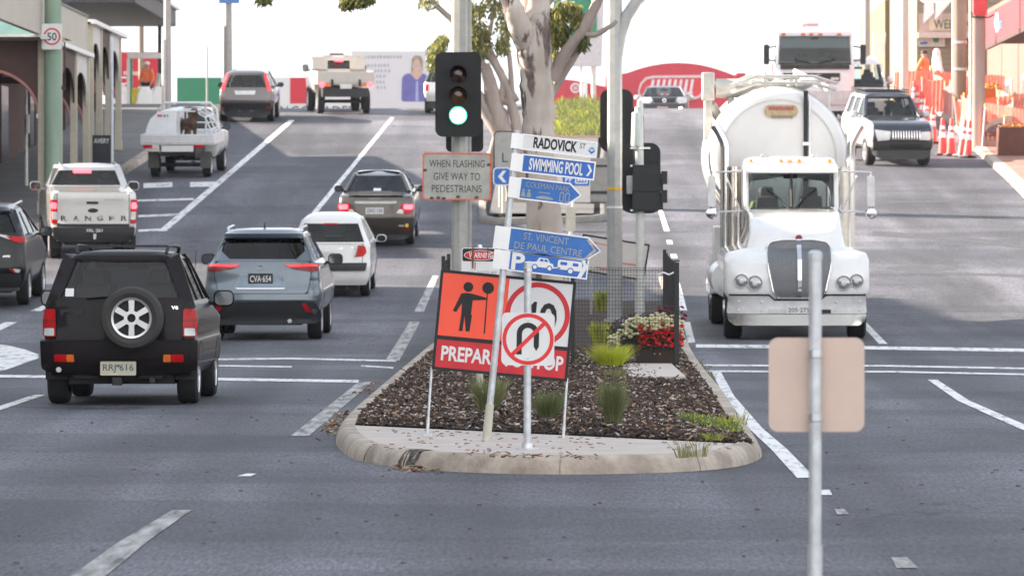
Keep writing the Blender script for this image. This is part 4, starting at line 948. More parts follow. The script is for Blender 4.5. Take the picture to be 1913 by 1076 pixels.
t = MB(); t.box((.0,-.06,.5),(.05,.25,.05)); t.box((0,-.15,.55),(.06,.06,.08)); t.build('tow_ball', STEEL, v.root)
for sg in (-1,1):
    t = MB(); t.tube([(sg*.60,2.0,1.93),(sg*.62,2.1,1.99),(sg*.62,2.9,1.99),(sg*.6,3.05,1.92)], .018, 8); t.build('roof_rail', ALU, v.root)
for sg in (-1,1): MB().box((sg*.80,.55,.42),(.28,.015,.36)).build('mud_flap', BLACK, v.root)
v.mirrors(3.35, 1.45, PR_, .25, .2, .90); v.done()

# --- dark SUV cut by the left edge
PO = mat('paint_black', (.006,.007,.009), .3, 0., .1, 3., coat=.35, spec=.3)
v = Car('suv', 'glossy black SUV beyond the plum four wheel drive with only its rear corner showing', 'car', -42, 574,
    [(.36,.14,4.5,.80),(.5,.06,4.65,.88),(.7,0,4.7,.91),(.95,.03,4.6,.91),(1.15,.07,3.9,.90),(1.24,.10,3.6,.89),(1.33,.14,3.45,.85),(1.76,.40,2.6,.66),(1.82,.36,2.45,.62),(1.90,.5,2.3,.5)],
    1.33, 1.76, PO, L=4.7, rcR=.28, nR=3.0, wheels=(.95,3.65,.37,.24,.79), glass_=GLASSD, rear_glass=GLASSD)
v.merge(v.ringstrips([(-128,446),(44,446),(24,394),(-108,394)], [(-112,436),(28,436),(12,400),(-96,400)]), off=.004)
v.pillars([(.62,.42,.2),(1.55,.1,.04),(2.45,.1,-.05)])
v.panel('tail_light', REDL, [[(10,441),(44,444),(46,456),(24,452)]], mirror=True, off=.022, rd=2); v.panel('tail_light_bar', CLEARL, [[(-4,438),(26,443),(24,450),(0,442)]], mirror=True, off=.02)
v.panel('reflector', REDL, [[(18,502),(24,502),(30,509),(24,509)]], mirror=True, off=.02); v.panel('bumper_light', CLEARL, [[(25,502),(38,504),(36,510),(28,509)]], mirror=True, off=.02)
v.panel('bumper', PLAST, [[(-125,512),(40,512),(34,545),(-118,545)]], off=.02, thick=.05, rd=4); v.word('AWD', 12, 479, 14, 4, CHROME)
for sg in (-1,1):
    t = MB(); t.tube([(sg*.60,.6,1.84),(sg*.62,.75,1.92),(sg*.62,2.2,1.93),(sg*.6,2.4,1.85)], .022, 8); t.build('roof_rail', ALU, v.root)
v.mirrors(2.6, 1.33, PO, .25, .19, .88); v.done()

# --- brown-grey wagon parked near the crest
PX_ = paint('paint_warm_grey', (.12,.105,.105), .45, .32)
v = Car('wagon', 'warm grey wagon with tall red pillar lights parked near the crest', 'car', 459, 229,
    [(.40,.12,4.45,.78),(.5,.05,4.55,.83),(.66,0,4.6,.85),(.85,.03,4.5,.845),(.95,.06,3.9,.835),(1.02,.07,3.5,.82),(1.06,.09,3.4,.80),(1.50,.32,2.6,.62),(1.54,.35,2.5,.60),(1.60,.5,2.3,.5)],
    1.06, 1.50, PX_, L=4.6, rcR=.2, nR=3.6, wheels=(.85,3.5,.35,.22,.74))
v.merge(v.ringstrips([(410,172),(508,172),(496,138),(422,138)], [(422,164),(497,164),(488,142),(430,142)]), off=.004)
v.pillars([(.5,.32,.12),(1.4,.1,.03),(2.4,.1,-.05)])
v.panel('tail_light', mat('bright_red_lens',(.62,.015,.02),.15), [[(418,171),(412,171),(421,139),(426,139)]], mirror=True, off=.024)
v.panel('number_panel', CLEARL, [[(438,170),(478,170),(476,177.5),(440,177.5)]], off=.02, rd=1)
v.panel('bumper', PLAST, [[(412,193),(506,193),(504,214),(494,219),(424,219),(414,214)]], off=.03, thick=.06, rd=4)
v.panel('reflector', REDL, [[(415,200),(419,200),(419,205),(415,205)]], mirror=True, off=.04)
v.word('X', 447, 207, 6, 3, SGREY, off=.036); v.word('XX', 470, 207, 9, 3, SGREY, off=.036); v.mirrors(2.5, 1.08, BLACK, .2, .15, .8); v.done()

# --- white car hidden behind the signal
v = Car('white_car', 'white car on the crest almost hidden behind the green traffic light', 'car', 836, 213,
    [(.40,.12,4.3,.70),(.66,0,4.4,.78),(.95,.05,3.8,.78),(1.02,.07,3.4,.76),(1.45,.3,2.5,.58),(1.52,.45,2.2,.48)], 1.02, 1.45, PG, L=4.4, rcR=.2, nR=3.6, wheels=(.8,3.4,.33,.2,.66))
v.pillars([(.45,.3,.1),(1.3,.1,.03),(2.2,.1,-.05)]); v.panel('tail_light', REDL, [[(795,158),(801,158),(800,170),(794,170)]], mirror=True, off=.02); v.panel('bumper', PLAST, [[(795,192),(877,192),(875,204),(797,204)]], off=.02); v.done()

# --- oncoming wagon on the crest
PCR = paint('paint_grey_blue', (.13,.135,.16), .5, .32)
v = Car('oncoming_wagon', 'grey wagon coming over the crest with one fog light shining', 'car', 1241, 240,
    [(.34,.1,4.4,.78),(.45,.04,4.5,.86),(.8,.02,4.55,.89),(.98,.04,4.5,.89),(1.10,.05,4.40,.885),(1.15,.06,4.05,.88),(1.20,.08,3.45,.86),(1.23,.1,3.35,.82),(1.60,.3,2.7,.64),(1.68,.4,2.5,.54)],
    1.23, 1.60, PCR, L=4.55, front=True, at=213., rcF=.22, nF=3.2, wheels=(.85,3.5,.34,.22,.74))
v.pillars([(.5,.3,.1),(1.4,.1,.03),(2.3,.1,-.04)])
v.panel('headlight', CLEARL, [[(1198,182),(1216,181),(1219,188),(1214,194),(1199,192)]], 'front', mirror=True, off=.02, rd=2)
v.panel('grille', BLACK, [[(1219,183),(1263,183),(1260,192),(1222,192)]], 'front', off=.02, rd=1.5)
v.panel('bumper', mat('bumper_grey',(.05,.05,.055),.5), [[(1202,194),(1280,194),(1278,204),(1204,204)]], 'front', off=.03, thick=.06, rd=2)
v.plate(1238,198.5,20,7,'', mat('plate_pink',(.62,.40,.40),.5), BLUET, 'front')
u_, z_ = v.q(1241,188); p_ = v.surf('front',u_,z_); t = MB(); t.strip(circ(.07,16,u_,z_), circ(.045,16,u_,z_), p_[1]+.02, p_[1]+.045); t.build('emblem', CHROME, v.root)
u_, z_ = v.q(1271,204); p_ = v.surf('front',u_,z_); t = MB(); t.lathe([(0,.05),(.06,.045),(.075,.0)], 'y', 16, (u_,p_[1],z_)); t.build('fog_light', LAMPLIT, v.root)
v.mirrors(2.65, 1.24, PG, .2, .17, .83); v.done()

# --- oncoming four-wheel drive with roof rack
PP = paint('paint_sun_glare', (.52,.52,.52), .3, .34); PPD = paint('paint_navy', (.018,.02,.034), .3, .28)  # pale body colour stands for sun glare on a dark car
v = Car('rack_four_wheel_drive', 'dark four wheel drive with roof rack, sun glare painted pale on its body, passing the roadworks', 'car', 1687, 312,
    [(.45,.1,4.6,.78),(.55,.04,4.68,.88),(.80,0,4.72,.90),(.98,.03,4.68,.895),(1.13,.05,4.55,.885),(1.22,.06,4.3,.87),(1.30,.07,3.3,.84),(1.33,.09,3.2,.81),(1.80,.24,2.6,.66),(1.86,.27,2.5,.63),(1.90,.36,2.3,.55)],
    1.33, 1.80, PP, L=4.72, front=True, yaw=9, rcF=.22, nF=3.4, wheels=(.95,3.75,.39,.26,.77))
v.pillars([(.4,.3,.1),(1.3,.12,.03),(2.2,.12,-.04)])
bn = MB(); bn.loft([[(x, v.surf('front', x, z)[1]+.006, z+.012) for x in [(-.80+.16*k) for k in range(11)]] for z in (1.06,1.13,1.18,1.22,1.245,1.27,1.295,1.31)], False, False, closed=False); bn.build('bonnet', PPD, v.root)
v.panel('front_mask', PPD, [[(1632,238),(1742,238),(1744,267),(1630,267)]], 'front', off=.008, thick=.02)
v.panel('headlight', CLEARL, [[(1634,243),(1663,246),(1661,262),(1638,264)]], 'front', off=.025, rd=2); v.panel('headlight', CLEARL, [[(1721,247),(1738,246),(1739,262),(1718,262)]], 'front', off=.025, rd=2)
v.panel('indicator_lens', ORANGEL, [[(1738,246),(1743,248),(1743,260),(1739,261)]], 'front', off=.02)
g_o = v.panel('grille', BLACK, [[(1664,244),(1720,244),(1716,264),(1666,264)]], 'front', off=.015, rd=2)
for k in range(11):
    x = 1666 + k*5.1; b_ = v.lay(MB(), [(x,245),(x+2.2,245),(x+1.8,262),(x-.2,262)], 'front', .04, .03).build('grille_bar', CHROME, g_o)
v.panel('bumper', mat('bumper_charcoal',(.032,.033,.034),.55), [[(1630,266),(1744,266),(1742,290),(1730,298),(1646,298),(1632,290)]], 'front', off=.06, thick=.1, rd=4)
v.panel('bumper_slot', BLACK, [[(1660,269),(1722,269),(1720,278),(1662,278)]], 'front', off=.07, rd=2)
v.plate(1695,272.5,26,9,'', PLATEW, BLUET, 'front')
rp = MB(); rp.loft([[(x,1.38+y,1.90) for x,y in rrect(1.14,1.95,.15)],[(x,1.38+y,1.935) for x,y in rrect(1.04,1.85,.15)]]); rp.build('roof_panel', PPD, v.root)
wf = MB()
for sg in (-1,1): wf.tube([Vector(v.surf('front', sg*lerp_lv(v.lv, z)[2]*.95, z))+Vector((0,.01,0)) for z in v.levels(1.30,1.83,3)], .058, 8)
wf.tube([Vector(v.surf('front', u, 1.82))+Vector((0,.01,.02)) for u in (-.6,-.4,-.2,0,.2,.4,.6)], .05, 8); wf.build('windscreen_frame', PPD, v.root)
for sg in (-1,1): v.lay(MB(), [(1640.5 if sg<0 else 1734,214),(1648 if sg<0 else 1741,214),(1652 if sg<0 else 1722,184),(1645 if sg<0 else 1728,184)], 'front', .012).build('pillar_trim', PPD, v.root) if False else None
rk = MB()
for sg in (-1,1):
    for zz in (1.96,2.03): rk.tube([(sg*.62,.4,zz),(sg*.62,2.4,zz)], .012, 6)
    for k in range(8): rk.cyl((sg*.62,.4+.286*k,1.88),(sg*.62,.4+.286*k,2.03),.010,n=6)
for k in range(8): rk.cyl((-.62,.4+.286*k,1.96),(.62,.4+.286*k,1.96),.011,n=6)
rk.tube([(-.62,2.4,2.03),(.62,2.4,2.03)], .012, 6); rk.tube([(-.62,.4,2.03),(.62,.4,2.03)], .012, 6); rk.build('roof_rack', BLACK, v.root)
v.mirrors(2.75, 1.36, PP, .24, .2, .84)
def bust(mb, x, y, z, k=1.):
    mb.lathe([(0,.14*k),(.06*k,.12*k),(.085*k,.04*k),(.08*k,-.04*k),(.05*k,-.11*k),(0,-.13*k)], 'z', 12, (x,y,z))
    mb.lathe([(.055*k,-.10*k),(.07*k,-.17*k),(.20*k,-.24*k),(.23*k,-.40*k),(.2*k,-.6*k)], 'z', 12, (x,y,z))
v.done()

# --- small white tray ute with a dog box, nose up the hill
v = Car('tray_ute', 'white tray back ute with a brown dog looking out beside its half moon dog box', 'ute', 332, 334,
    [(.46,2.4,4.9,.70),(.62,2.3,5.0,.80),(.85,2.3,5.0,.83),(1.05,2.3,4.85,.83),(1.15,2.32,4.0,.81),(1.22,2.34,3.8,.79),(1.68,2.5,3.0,.63),(1.73,2.55,2.9,.60),(1.78,2.65,2.75,.5)],
    1.22, 1.68, PG, L=5.0, yaw=-3, rcR=.12, nR=4., wheels=(.85,3.9,.33,.22,.70))
v.pillars([(2.5,.12,.05),(3.0,.08,-.04)])
AT = mat('tray_alloy', (.72,.73,.75), .42, .35, .06)
t = MB(); t.box((0,1.15,.93),(1.98,2.3,.06)); t.box((-.97,1.15,1.06),(.03,2.3,.24)); t.box((.97,1.15,1.06),(.03,2.3,.24)); t.box((0,.0,1.06),(1.98,.03,.24)); t.box((0,2.27,1.06),(1.9,.03,.24))
for z in (.98,1.06,1.13): t.box((0,-.018,z),(1.94,.012,.02))
tr = t.build('tray', AT, v.root, bevel=.008)
for px, nm in ((270,'r'),(377,'l')):
    u_, z_ = v.q(px, 274); b_ = MB().box((u_*.9, -.01, z_), (.24,.05,.09)).build('tail_light', REDL, v.root, bevel=.01)
b_ = MB().box((0,-.012,.80), (.86,.02,.16)).build('sign_strip', SIGNW, v.root); b_ = MB().box((-.28,.02,.66), (.37,.01,.12)).build('number_plate', mat('plate_black',(.015,.015,.016),.4), v.root)
for sg in (-1,1): MB().box((sg*.70,.45,.48),(.30,.02,.44)).build('mud_flap', mat('flap_grey',(.10,.10,.09),.8), v.root)
t = MB(); t.box((0,1.2,.70),(.9,2.0,.2)); t.box((0,2.,.6),(.7,2.,.25)); t.build('chassis', PLAST, v.root)
fr = MB()
for y in (2.15,):
    fr.tube([(-.85,y,1.1),(-.80,y,1.75),(-.62,y,1.93),(.62,y,1.93),(.80,y,1.75),(.85,y,1.1)], .03, 8); fr.tube([(-.84,y,1.4),(.84,y,1.4)], .02, 6)
fr.tube([(.50,2.15,1.1),(.50,2.15,1.93)], .025, 6); fr.build('headboard_frame', AT, v.root)
bx = MB(); half = [(-.93,1.09),(-.86,1.36),(-.76,1.58),(-.55,1.76),(-.32,1.82),(-.05,1.82),(-.05,1.09)]
bx.prism(half, .25, 1.9); dbx = bx.build('dog_box', mat('box_white',(.78,.80,.83),.5,var=.05), v.root, bevel=.02)
t = MB(); t.box((-.50,.235,1.67),(.12,.012,.05)); t.build('red_label', SRED, dbx); t = MB(); t.box((-.37,.235,1.67),(.05,.012,.05)); t.box((-.29,.235,1.67),(.03,.012,.05)); t.build('green_label', mat('sign_green',(.02,.22,.11),.5), dbx)
cg = MB()
pts = [(.02,1.09),(.02,1.78),(.45,1.78),(.72,1.62),(.86,1.30),(.90,1.09)]
for y in (.25, 1.05, 1.9): cg.tube([(x, y, z) for x, z in pts], .022, 6)
for x, z in pts[1:]: cg.tube([(x,.25,z),(x,1.9,z)], .018, 6)
cg.build('cage_frame', AT, v.root); cgm = MB()
t = MB(); t.box((.5,2.0,1.9),(.2,.2,.02)); t.box((-.05,2.3,1.92),(.34,.2,.05)); t.build('roof_beacon', mat('beacon_pale',(.62,.50,.45),.5), v.root)
v.mirrors(3.2, 1.25, BLACK, .18, .2, .80); v.done(); TU = v
# dog standing on the tray
ds = 1.0
dm = mat('dog_fur', (.16,.085,.05), .9, var=.5, scale=5., col2=(.05,.032,.025), bump=.3, bscale=60)
def skinmesh(name, verts, edges, radii, m, parent=None, loc=(0,0,0), rot=(0,0,0), sub=2, root=0):
    me = bpy.data.meshes.new(name); me.from_pydata(verts, edges, []); me.update()
    o = bpy.data.objects.new(name, me); C.objects.link(o)
    md = o.modifiers.new('skin', 'SKIN'); md.use_smooth_shade = True
    for i, r in enumerate(radii):
        d = me.skin_vertices[0].data[i]; d.radius = r if isinstance(r, tuple) else (r, r); d.use_root = (i == root)
    s2 = o.modifiers.new('sub', 'SUBSURF'); s2.levels = sub; s2.render_levels = sub
    me.materials.append(m); o.location = loc; o.rotation_euler = rot
    if parent: o.parent = parent
    return o
dv = [(0,.0,.42),(.0,-.26,.44),(0,-.34,.56),(0,-.40,.68),(0,-.50,.67),(0,-.58,.645),(0,.26,.44),(-.07,-.24,.26),(-.07,-.25,.12),(-.07,-.27,.0),(.07,-.24,.26),(.07,-.25,.12),(.07,-.27,.0),(-.07,.28,.30),(-.07,.36,.16),(-.07,.31,.0),(.07,.28,.30),(.07,.36,.16),(.07,.31,.0),(0,.40,.50),(0,.55,.58),(-.065,-.37,.75),(.065,-.37,.75)]
de = [(0,1),(1,2),(2,3),(3,4),(4,5),(0,6),(1,7),(7,8),(8,9),(1,10),(10,11),(11,12),(6,13),(13,14),(14,15),(6,16),(16,17),(17,18),(6,19),(19,20),(3,21),(3,22)]
dr_ = [.125,.13,.085,.085,.05,.035,.11,.05,.035,.032,.05,.035,.032,.06,.035,.032,.06,.035,.032,.035,.018,.022,.022]
dg_root = TU.root.matrix_basis
wp = dg_root @ Vector((.20,.75,.96))
o = skinmesh('dog', dv, de, dr_, dm, loc=wp, rot=(0,0,HEAD+R(25))); o.scale = (1.15,1.15,1.15); tag(o, 'brown dog standing on the tray of the white ute', 'dog')

# --- beige single-cab ute turning on the crest
PB = paint('paint_beige', (.68,.66,.62), 0., .4)
v = Car('beige_ute', 'beige tray ute with brake lights on, turning at the crest', 'ute', 646, 214,
    [(.62,2.3,4.9,.72),(.75,2.25,5.0,.82),(1.0,2.25,5.0,.84),(1.15,2.25,4.85,.84),(1.22,2.3,3.9,.80),(1.27,2.32,3.75,.78),(1.70,2.42,3.25,.68),(1.76,2.45,3.15,.65),(1.82,2.55,3.0,.55)],
    1.27, 1.70, PB, L=5.0, yaw=9, rcR=.12, nR=4., wheels=(.9,3.9,.40,.24,.74))
v.pillars([(2.5,.12,.03),(3.2,.08,-.02)])
t = MB(); t.box((0,1.1,1.00),(1.86,2.2,.08)); t.box((0,.0,1.20),(1.86,.04,.36)); t.box((-.92,1.1,1.2),(.04,2.2,.36)); t.box((.92,1.1,1.2),(.04,2.2,.36)); 
t.build('tray', mat('tray_beige',(.50,.47,.43),.5,var=.06), v.root, bevel=.01)
t = MB(); t.box((0,2.2,1.78),(1.8,.05,.08)); t.box((-.62,2.2,1.5),(.5,.04,.5)); t.box((.62,2.2,1.5),(.5,.04,.5)); t.box((0,2.2,1.33),(1.8,.04,.18)); t.box((0,2.2,1.86),(1.7,.05,.03)); t.build('headboard', mat('tray_beige',(.50,.47,.43),.5), v.root)
for x, lit in ((-.78,1),(.80,1)):
    t = MB(); t.lathe([(0,-.05),(.07,-.045),(.085,.0)], 'y', 14, (x,-.02,.95)); t.build('brake_light', REDLIT, v.root)
    t = MB(); t.box((x*.74,-.02,.95),(.16,.05,.11)); t.build('indicator_lens', ORANGEL, v.root)
t = MB(); t.box((0,-.0,.90),(.38,.01,.14)); t.build('number_plate', PLATEW, v.root); t = MB(); t.box((0,.3,.7),(1.5,.5,.28)); t.box((0,1.8,.75),(.9,3.0,.2)); t.build('chassis', PLAST, v.root)
t = MB(); t.box((0,2.15,1.69),(.28,.05,.06)); t.build('high_stop_lamp', REDLIT, v.root); t = MB(); t.box((.0,2.9,1.89),(.45,.3,.06)); t.build('roof_vent', PLAST, v.root)
for x in (-.45,.45): MB().box((x,-.03,1.02),(.07,.05,.22)).build('tray_hinge', BLACK, v.root)
v.mirrors(3.5, 1.42, BLACK, .2, .24, .8); v.done()
# ---------------------------------------------------------------- white bonneted barrel truck waiting at the line
PT = paint('paint_truck_white', (.74,.745,.75), 0., .32)
v = Car('barrel_truck', 'white bonneted truck with a round barrel and upright exhausts waiting at the stop line', 'truck', 1489, 636,
    [(.62,.2,4.35,1.10),(.80,.1,4.42,1.215),(1.10,0,4.42,1.215),(1.34,0,4.37,1.21),(1.45,0,4.25,1.17),(1.50,0,4.14,1.0),(1.54,0,4.08,.83),(1.80,.0,3.95,.775),(2.02,.0,3.6,.765),(2.10,.0,3.2,.765),(2.155,.0,2.2,.785),(2.17,.0,2.05,.80),(2.80,.06,1.85,.80),(2.86,.06,1.95,.80),(2.99,.14,1.75,.76),(3.03,.25,1.6,.70)],
    2.17, 2.80, PT, L=4.42, front=True, yaw=.7, rcR=.10, nR=5., rcF=.24, nF=4.2, wheels=None, glass_=GLASS, glass_front=glass('truck_screen', (.62,.70,.72)))
v.pillars([(.3,.5,.0),(1.25,.10,-.03)])
tr = v.root
def T(px, py, y, k=1.0):
    """photo pixel -> truck coordinates at local station y (front at 4.42)"""
    g = 1 + (4.42 - y)/102.0*k; x, z = v.q(px, py); return (x*g, y, z*g)
def tlay(name, m, ol, off=.02, thick=.05, mirror=False, rd=0, parent=None): return v.panel(name, m, ol, 'front', off, thick, mirror, parent, rd=rd)
BUMPC = mat('bumper_chrome', (.62,.62,.61), .2, .85, .05)
g_o = tlay('grille', mat('grille_mesh',(.17,.175,.185),.4,.4,.25,60.,bump=.5,bscale=120), [[(1434,462),(1440,453),(1465,449),(1520,449),(1546,453),(1553,462),(1552,500),(1542,545),(1533,557),(1453,557),(1444,545),(1435,500)]], .03, .04, rd=5)
t = MB(); ol = [(1434,462),(1440,453),(1465,449),(1520,449),(1546,453),(1553,462),(1552,500),(1542,545),(1533,557),(1453,557),(1444,545),(1435,500)]
pts = [Vector(v.surf('front', *v.q(*p))) + Vector((0,.035,0)) for p in rnd(ol, 5)]; t.tube(pts + [pts[0]], .016, 6); t.build('grille_surround', CHROME, tr)
tlay('grille_bar', CHROME, [[(1489.5,458),(1498,458),(1497,556),(1490.5,556)]], .06, .06)
u_, z_ = v.q(1494, 446); p_ = v.surf('front', u_, z_); t = MB(); t.lathe([(0,.05),(.05,.035),(.06,.0)], 'y', 16, (u_,p_[1]+.01,z_)); t.box((u_,p_[1]+.02,z_-.10),(.05,.05,.14)); t.build('bonnet_badge', mat('badge_maroon',(.20,.02,.03),.4,.2), tr)
for cx, cy, rr in ((1385,525,.105),(1410,529,.115),(1576,529,.115),(1600,525,.105)):
    u_, z_ = v.q(cx, cy); p_ = Vector(v.surf('front', u_, z_)); t = MB(); t.lathe([(0,.045),(rr*.7,.04),(rr,.015)], 'y', 22); o = t.build('headlight', mat('headlight_glass',(.40,.41,.42),.08,.6), tr, loc=p_)
    t = MB(); t.lathe([(rr,.0),(rr*1.02,.03),(rr*1.14,.03),(rr*1.18,-.03)], 'y', 22); t.build('bezel', CHROME, o); t = MB(); t.lathe([(0,.052),(rr*.35,.05),(rr*.4,.04)], 'y', 12); t.build('bulb', CLEARL, o)
tlay('bumper', mat('bumper_white',(.66,.66,.655),.3,coat=.6), [[(1361,553),(1436,553),(1446,562),(1532,562),(1543,553),(1618,553),(1620,586),(1358,586)]], .09, .22, rd=3)
tlay('bumper_skirt', BUMPC, [[(1359,587),(1620,587),(1617,600),(1606,608),(1372,608),(1362,600)]], .085, .20, rd=3)
tlay('bumper_gap', BLACK, [[(1362,549.5),(1437,549.5),(1447,558.5),(1531,558.5),(1542,549.5),(1618,549.5),(1618,553),(1543,553),(1532,562),(1446,562),(1436,553),(1362,553)]], .035, .06)
tlay('fog_slot', CLEARL, [[(1435,577),(1470,577),(1470,585),(1435,585)]], .10, .03, rd=1); tlay('fog_slot', BLACK, [[(1520,578),(1552,578),(1552,585),(1520,585)]], .10, .03)
o = v.plate(1492,579,46,13,'205·275', PLATEW, BLUET, 'front'); o.location.y += .09
t = MB()
for x, y in ((1380,563),(1380,580),(1423,564),(1423,581),(1562,564),(1562,581),(1606,563),(1606,580)):
    u_, z_ = v.q(x, y); p_ = v.surf('front', u_, z_); t.lathe([(0,.015),(.018,.01),(.022,0)], 'y', 10, (u_,p_[1]+.09,z_))
t.build('bumper_bolt', STEEL, tr)
# visor, marker lamps, roof gear
t = MB(); a, b, c, d = T(1406,318,1.98), T(1574,318,1.98), T(1576,331,2.12), T(1403,331,2.12)
t.add([a,b,c,d]+[(x,y-.03,z-.02) for x,y,z in (a,b,c,d)], [(0,1,2,3),(7,6,5,4),(0,4,5,1),(1,5,6,2),(2,6,7,3),(3,7,4,0)]); t.build('sun_visor', PT, tr)
for x in (1414,1470,1484,1489,1504,1561):
    c = T(x, 311, 1.8); MB().box(c, (.06 if x not in (1484,1489) else .03,.08,.055)).build('marker_lamp', mat('amber_bright',(.85,.12,.02),.3,emit=(1,.2,.03,.35)), tr, bevel=.01)
for x in (1441,1536): 
    c = T(x, 306, 1.5); t = MB(); t.lathe([(0,.08),(.07,.07),(.075,-.1),(0,-.12)], 'y', 14, c); t.box((c[0],c[1],c[2]-.08),(.06,.08,.08)); t.build('air_horn', mat('horn_grey',(.45,.46,.48),.3,.6), tr)
for sg in (-1,1):
    t = MB(); a = (sg*.05, 2.2, 2.16); t.tube([a, (sg*.22,2.02,2.35),(sg*.42,1.99,2.52)], .014, 6); t.build('wiper', BLACK, tr)
t = MB(); t.tube([(0,2.17,2.13),(0,1.98,2.8)], .018, 6); t.build('windscreen_divider', BLACK, tr)
# wheels
def wheel(x, y, r, w_, nm='wheel', dual=False):
    t = MB(); h = w_/2; t.lathe([(r*.6,-h*.9),(r*.92,-h),(r,-h*.75),(r,h*.75),(r*.92,h),(r*.6,h*.9)], 'x', 28); o = t.build(nm, RUBBER, tr, loc=(x,y,r)); t = MB(); e = math.copysign(h,x)
    t.lathe([(r*.62,e*.9),(r*.58,e*.5),(r*.3,e*.6),(r*.28,e*1.1),(0,e*1.1)], 'x', 20); t.build('rim', ALU, o)
for sg in (-1,1):
    wheel(sg*1.04, 3.35, .50, .30)
    for y in (-3.2,-4.55): wheel(sg*1.0, y, .51, .48)
# chassis, tanks and guards
t = MB(); t.box((0,-1.2,.85),(.9,10.6,.30)); t.box((0,3.6,.55),(2.0,.15,.15)); t.box((0,3.35,.50),(1.8,.2,.2)); t.box((0,-3.9,.55),(1.6,2.2,.25)); t.build('chassis', PLAST, tr)
for sg in (-1,1):
    t = MB(); t.tube([(sg*1.02,.9,.92),(sg*1.02,-1.5,.92)], .32, 20); t.build('fuel_tank', ALU, tr)
    for y in (-3.2,-4.55):
        t = MB(); A = circ(.66,14,0,.52,5,175); B = circ(.63,14,0,.52,5,175)
        n = len(A); vs = [(sg*.74+dx, y+p, z) for dx in (0,) for p, z in A] + [(sg*1.27, y+p, z) for p, z in A] + [(sg*.74, y+p, z) for p, z in B] + [(sg*1.27, y+p, z) for p, z in B]
        fs = []
        for i in range(n-1): fs += [(i,i+1,n+i+1,n+i),(2*n+i,3*n+i,3*n+i+1,2*n+i+1),(n+i,n+i+1,3*n+i+1,3*n+i),(i,2*n+i,2*n+i+1,i+1)]
        t.add([(sg*1.275, y+p, z) for p, z in A], [tuple(range(n))]); t.add(vs, fs); t.box((sg*1.0,y+.67,.95),(.56,.04,.72)); t.build('mudguard', PT, tr, bevel=.01)
    t = MB(); t.box((sg*1.06,-1.9,1.35),(.36,.7,.9)); t.build('side_locker', PT, tr, bevel=.03)
# exhaust stacks behind the cab
def stack(sg, px):
    x = T(px, 400, -.1)[0]
    t = MB(); t.tube([(x,-.12,1.45),(x,-.12,2.95),(x,-.12,3.20),(x+sg*.02,-.12,3.30),(x+sg*.10,-.14,3.46),(x+sg*.17,-.16,3.58)], [.085,.085,.085,.085,.085,.09], 16); t.build('exhaust_stack', CHROME, tr)
    t = MB(); t.cyl((x-sg*.13,-.12,1.45),(x-sg*.13,-.12,2.86),.135,n=18); t.build('muffler_shield', mat('warm_chrome',(.62,.58,.53),.18,1.), tr)
    t = MB(); t.cyl((x-sg*.30,-.2,1.4),(x-sg*.30,-.2,2.8),.06,n=12); t.cyl((x-sg*.40,-.05,1.5),(x-sg*.40,-.05,2.75),.03,n=8); t.build('intake_pipe', CHROME, tr)
for sg, px in ((1,1374),(-1,1608)): stack(sg, px)
# mirrors on brackets
for sg in (-1,1):
    fr = MB(); x0, x1 = sg*.86, sg*1.36
    fr.tube([(x0,1.95,2.80),(x1,1.95,2.78),(x1,1.95,2.10),(x0,1.95,2.12)], .018, 8); fr.tube([(x0+sg*.02,1.95,2.15),(sg*1.12,1.95,2.72)], .015, 6); o = fr.build('mirror_bracket', STEEL, tr)
    t = MB(); t.prism(rrect(.13,.52,.03,sg*1.36,2.46), 1.86, 1.98); t.build('mirror', mat('mirror_steel',(.55,.55,.56),.25,.8), o); t = MB(); t.lathe([(0,.06),(.08,.05),(.1,.0),(.09,-.03)], 'y', 16, (sg*1.36,1.96,2.08)); t.build('spot_mirror', CHROME, o)
    t = MB(); t.tube([(sg*.84,2.05,2.10),(sg*.84,1.3,2.12)], .02, 6); t.tube([(sg*.88,1.0,1.5),(sg*.88,1.0,2.2)],.02,6); t.build('grab_rail', CHROME, tr)
# the barrel
zc, rb = 3.02, 1.23; cxb = 0.13
t = MB(); prof_ = [(0,-.50),(.6,-.505),(1.02,-.52),(1.11,-.55),(1.17,-.62),(1.205,-.74),(1.225,-1.0),(1.26,-1.8),(1.28,-2.6),(1.25,-3.6),(1.10,-4.9),(.80,-6.1),(.55,-6.7),(0,-6.75)]
t.lathe(prof_, 'y', 64, (cxb,0,zc)); bo = t.build('barrel', mat('barrel_white',(.70,.69,.68),.42,coat=.35,var=.07,scale=1.6), tr, smooth=60); t = MB(); [t.lathe([(r0,y0),(r0+.025,y0-.02),(r0+.025,y0-.09),(r0,y0-.11)], 'y', 64, (cxb,0,zc)) for y0, r0 in ((-1.15,1.232),(-2.5,1.277))]; t.build('barrel_band', mat('band_grey',(.45,.45,.44),.5), bo)
t = MB(); xg = T(1526,250,-.5)[0]; t.box((xg,-.50,zc+.12),(.075,.10,2.1)); t.build('hose_channel', BLACK, bo)
t = MB(); t.box((xg-.07,-.49,zc+.1),(.03,.10,2.0)); t.box((xg,-.44,zc+.24),(.12,.04,.06)); t.build('channel_rail', ALU, bo)
random.seed(9)
for k in range(7):
    x = xg + .10 + random.uniform(0,.22); z0 = zc-.35-random.uniform(0,.4); t = MB(); t.prism([(x-.008,z0-.3),(x+.012,z0-.28),(x-.03,z0+.12),(x-.045,z0+.1)], -.505, -.493+.001*k); t.build('grime_streak', mat('grime',(.42,.41,.40),.8,var=.2), bo)
t = MB(); t.lathe([(1.0,-.515),(1.0,-.505),(1.02,-.507),(1.02,-.517)], 'y', 64, (cxb,0,zc)); t.build('weld_seam', mat('seam_grey',(.58,.57,.56),.5), bo)
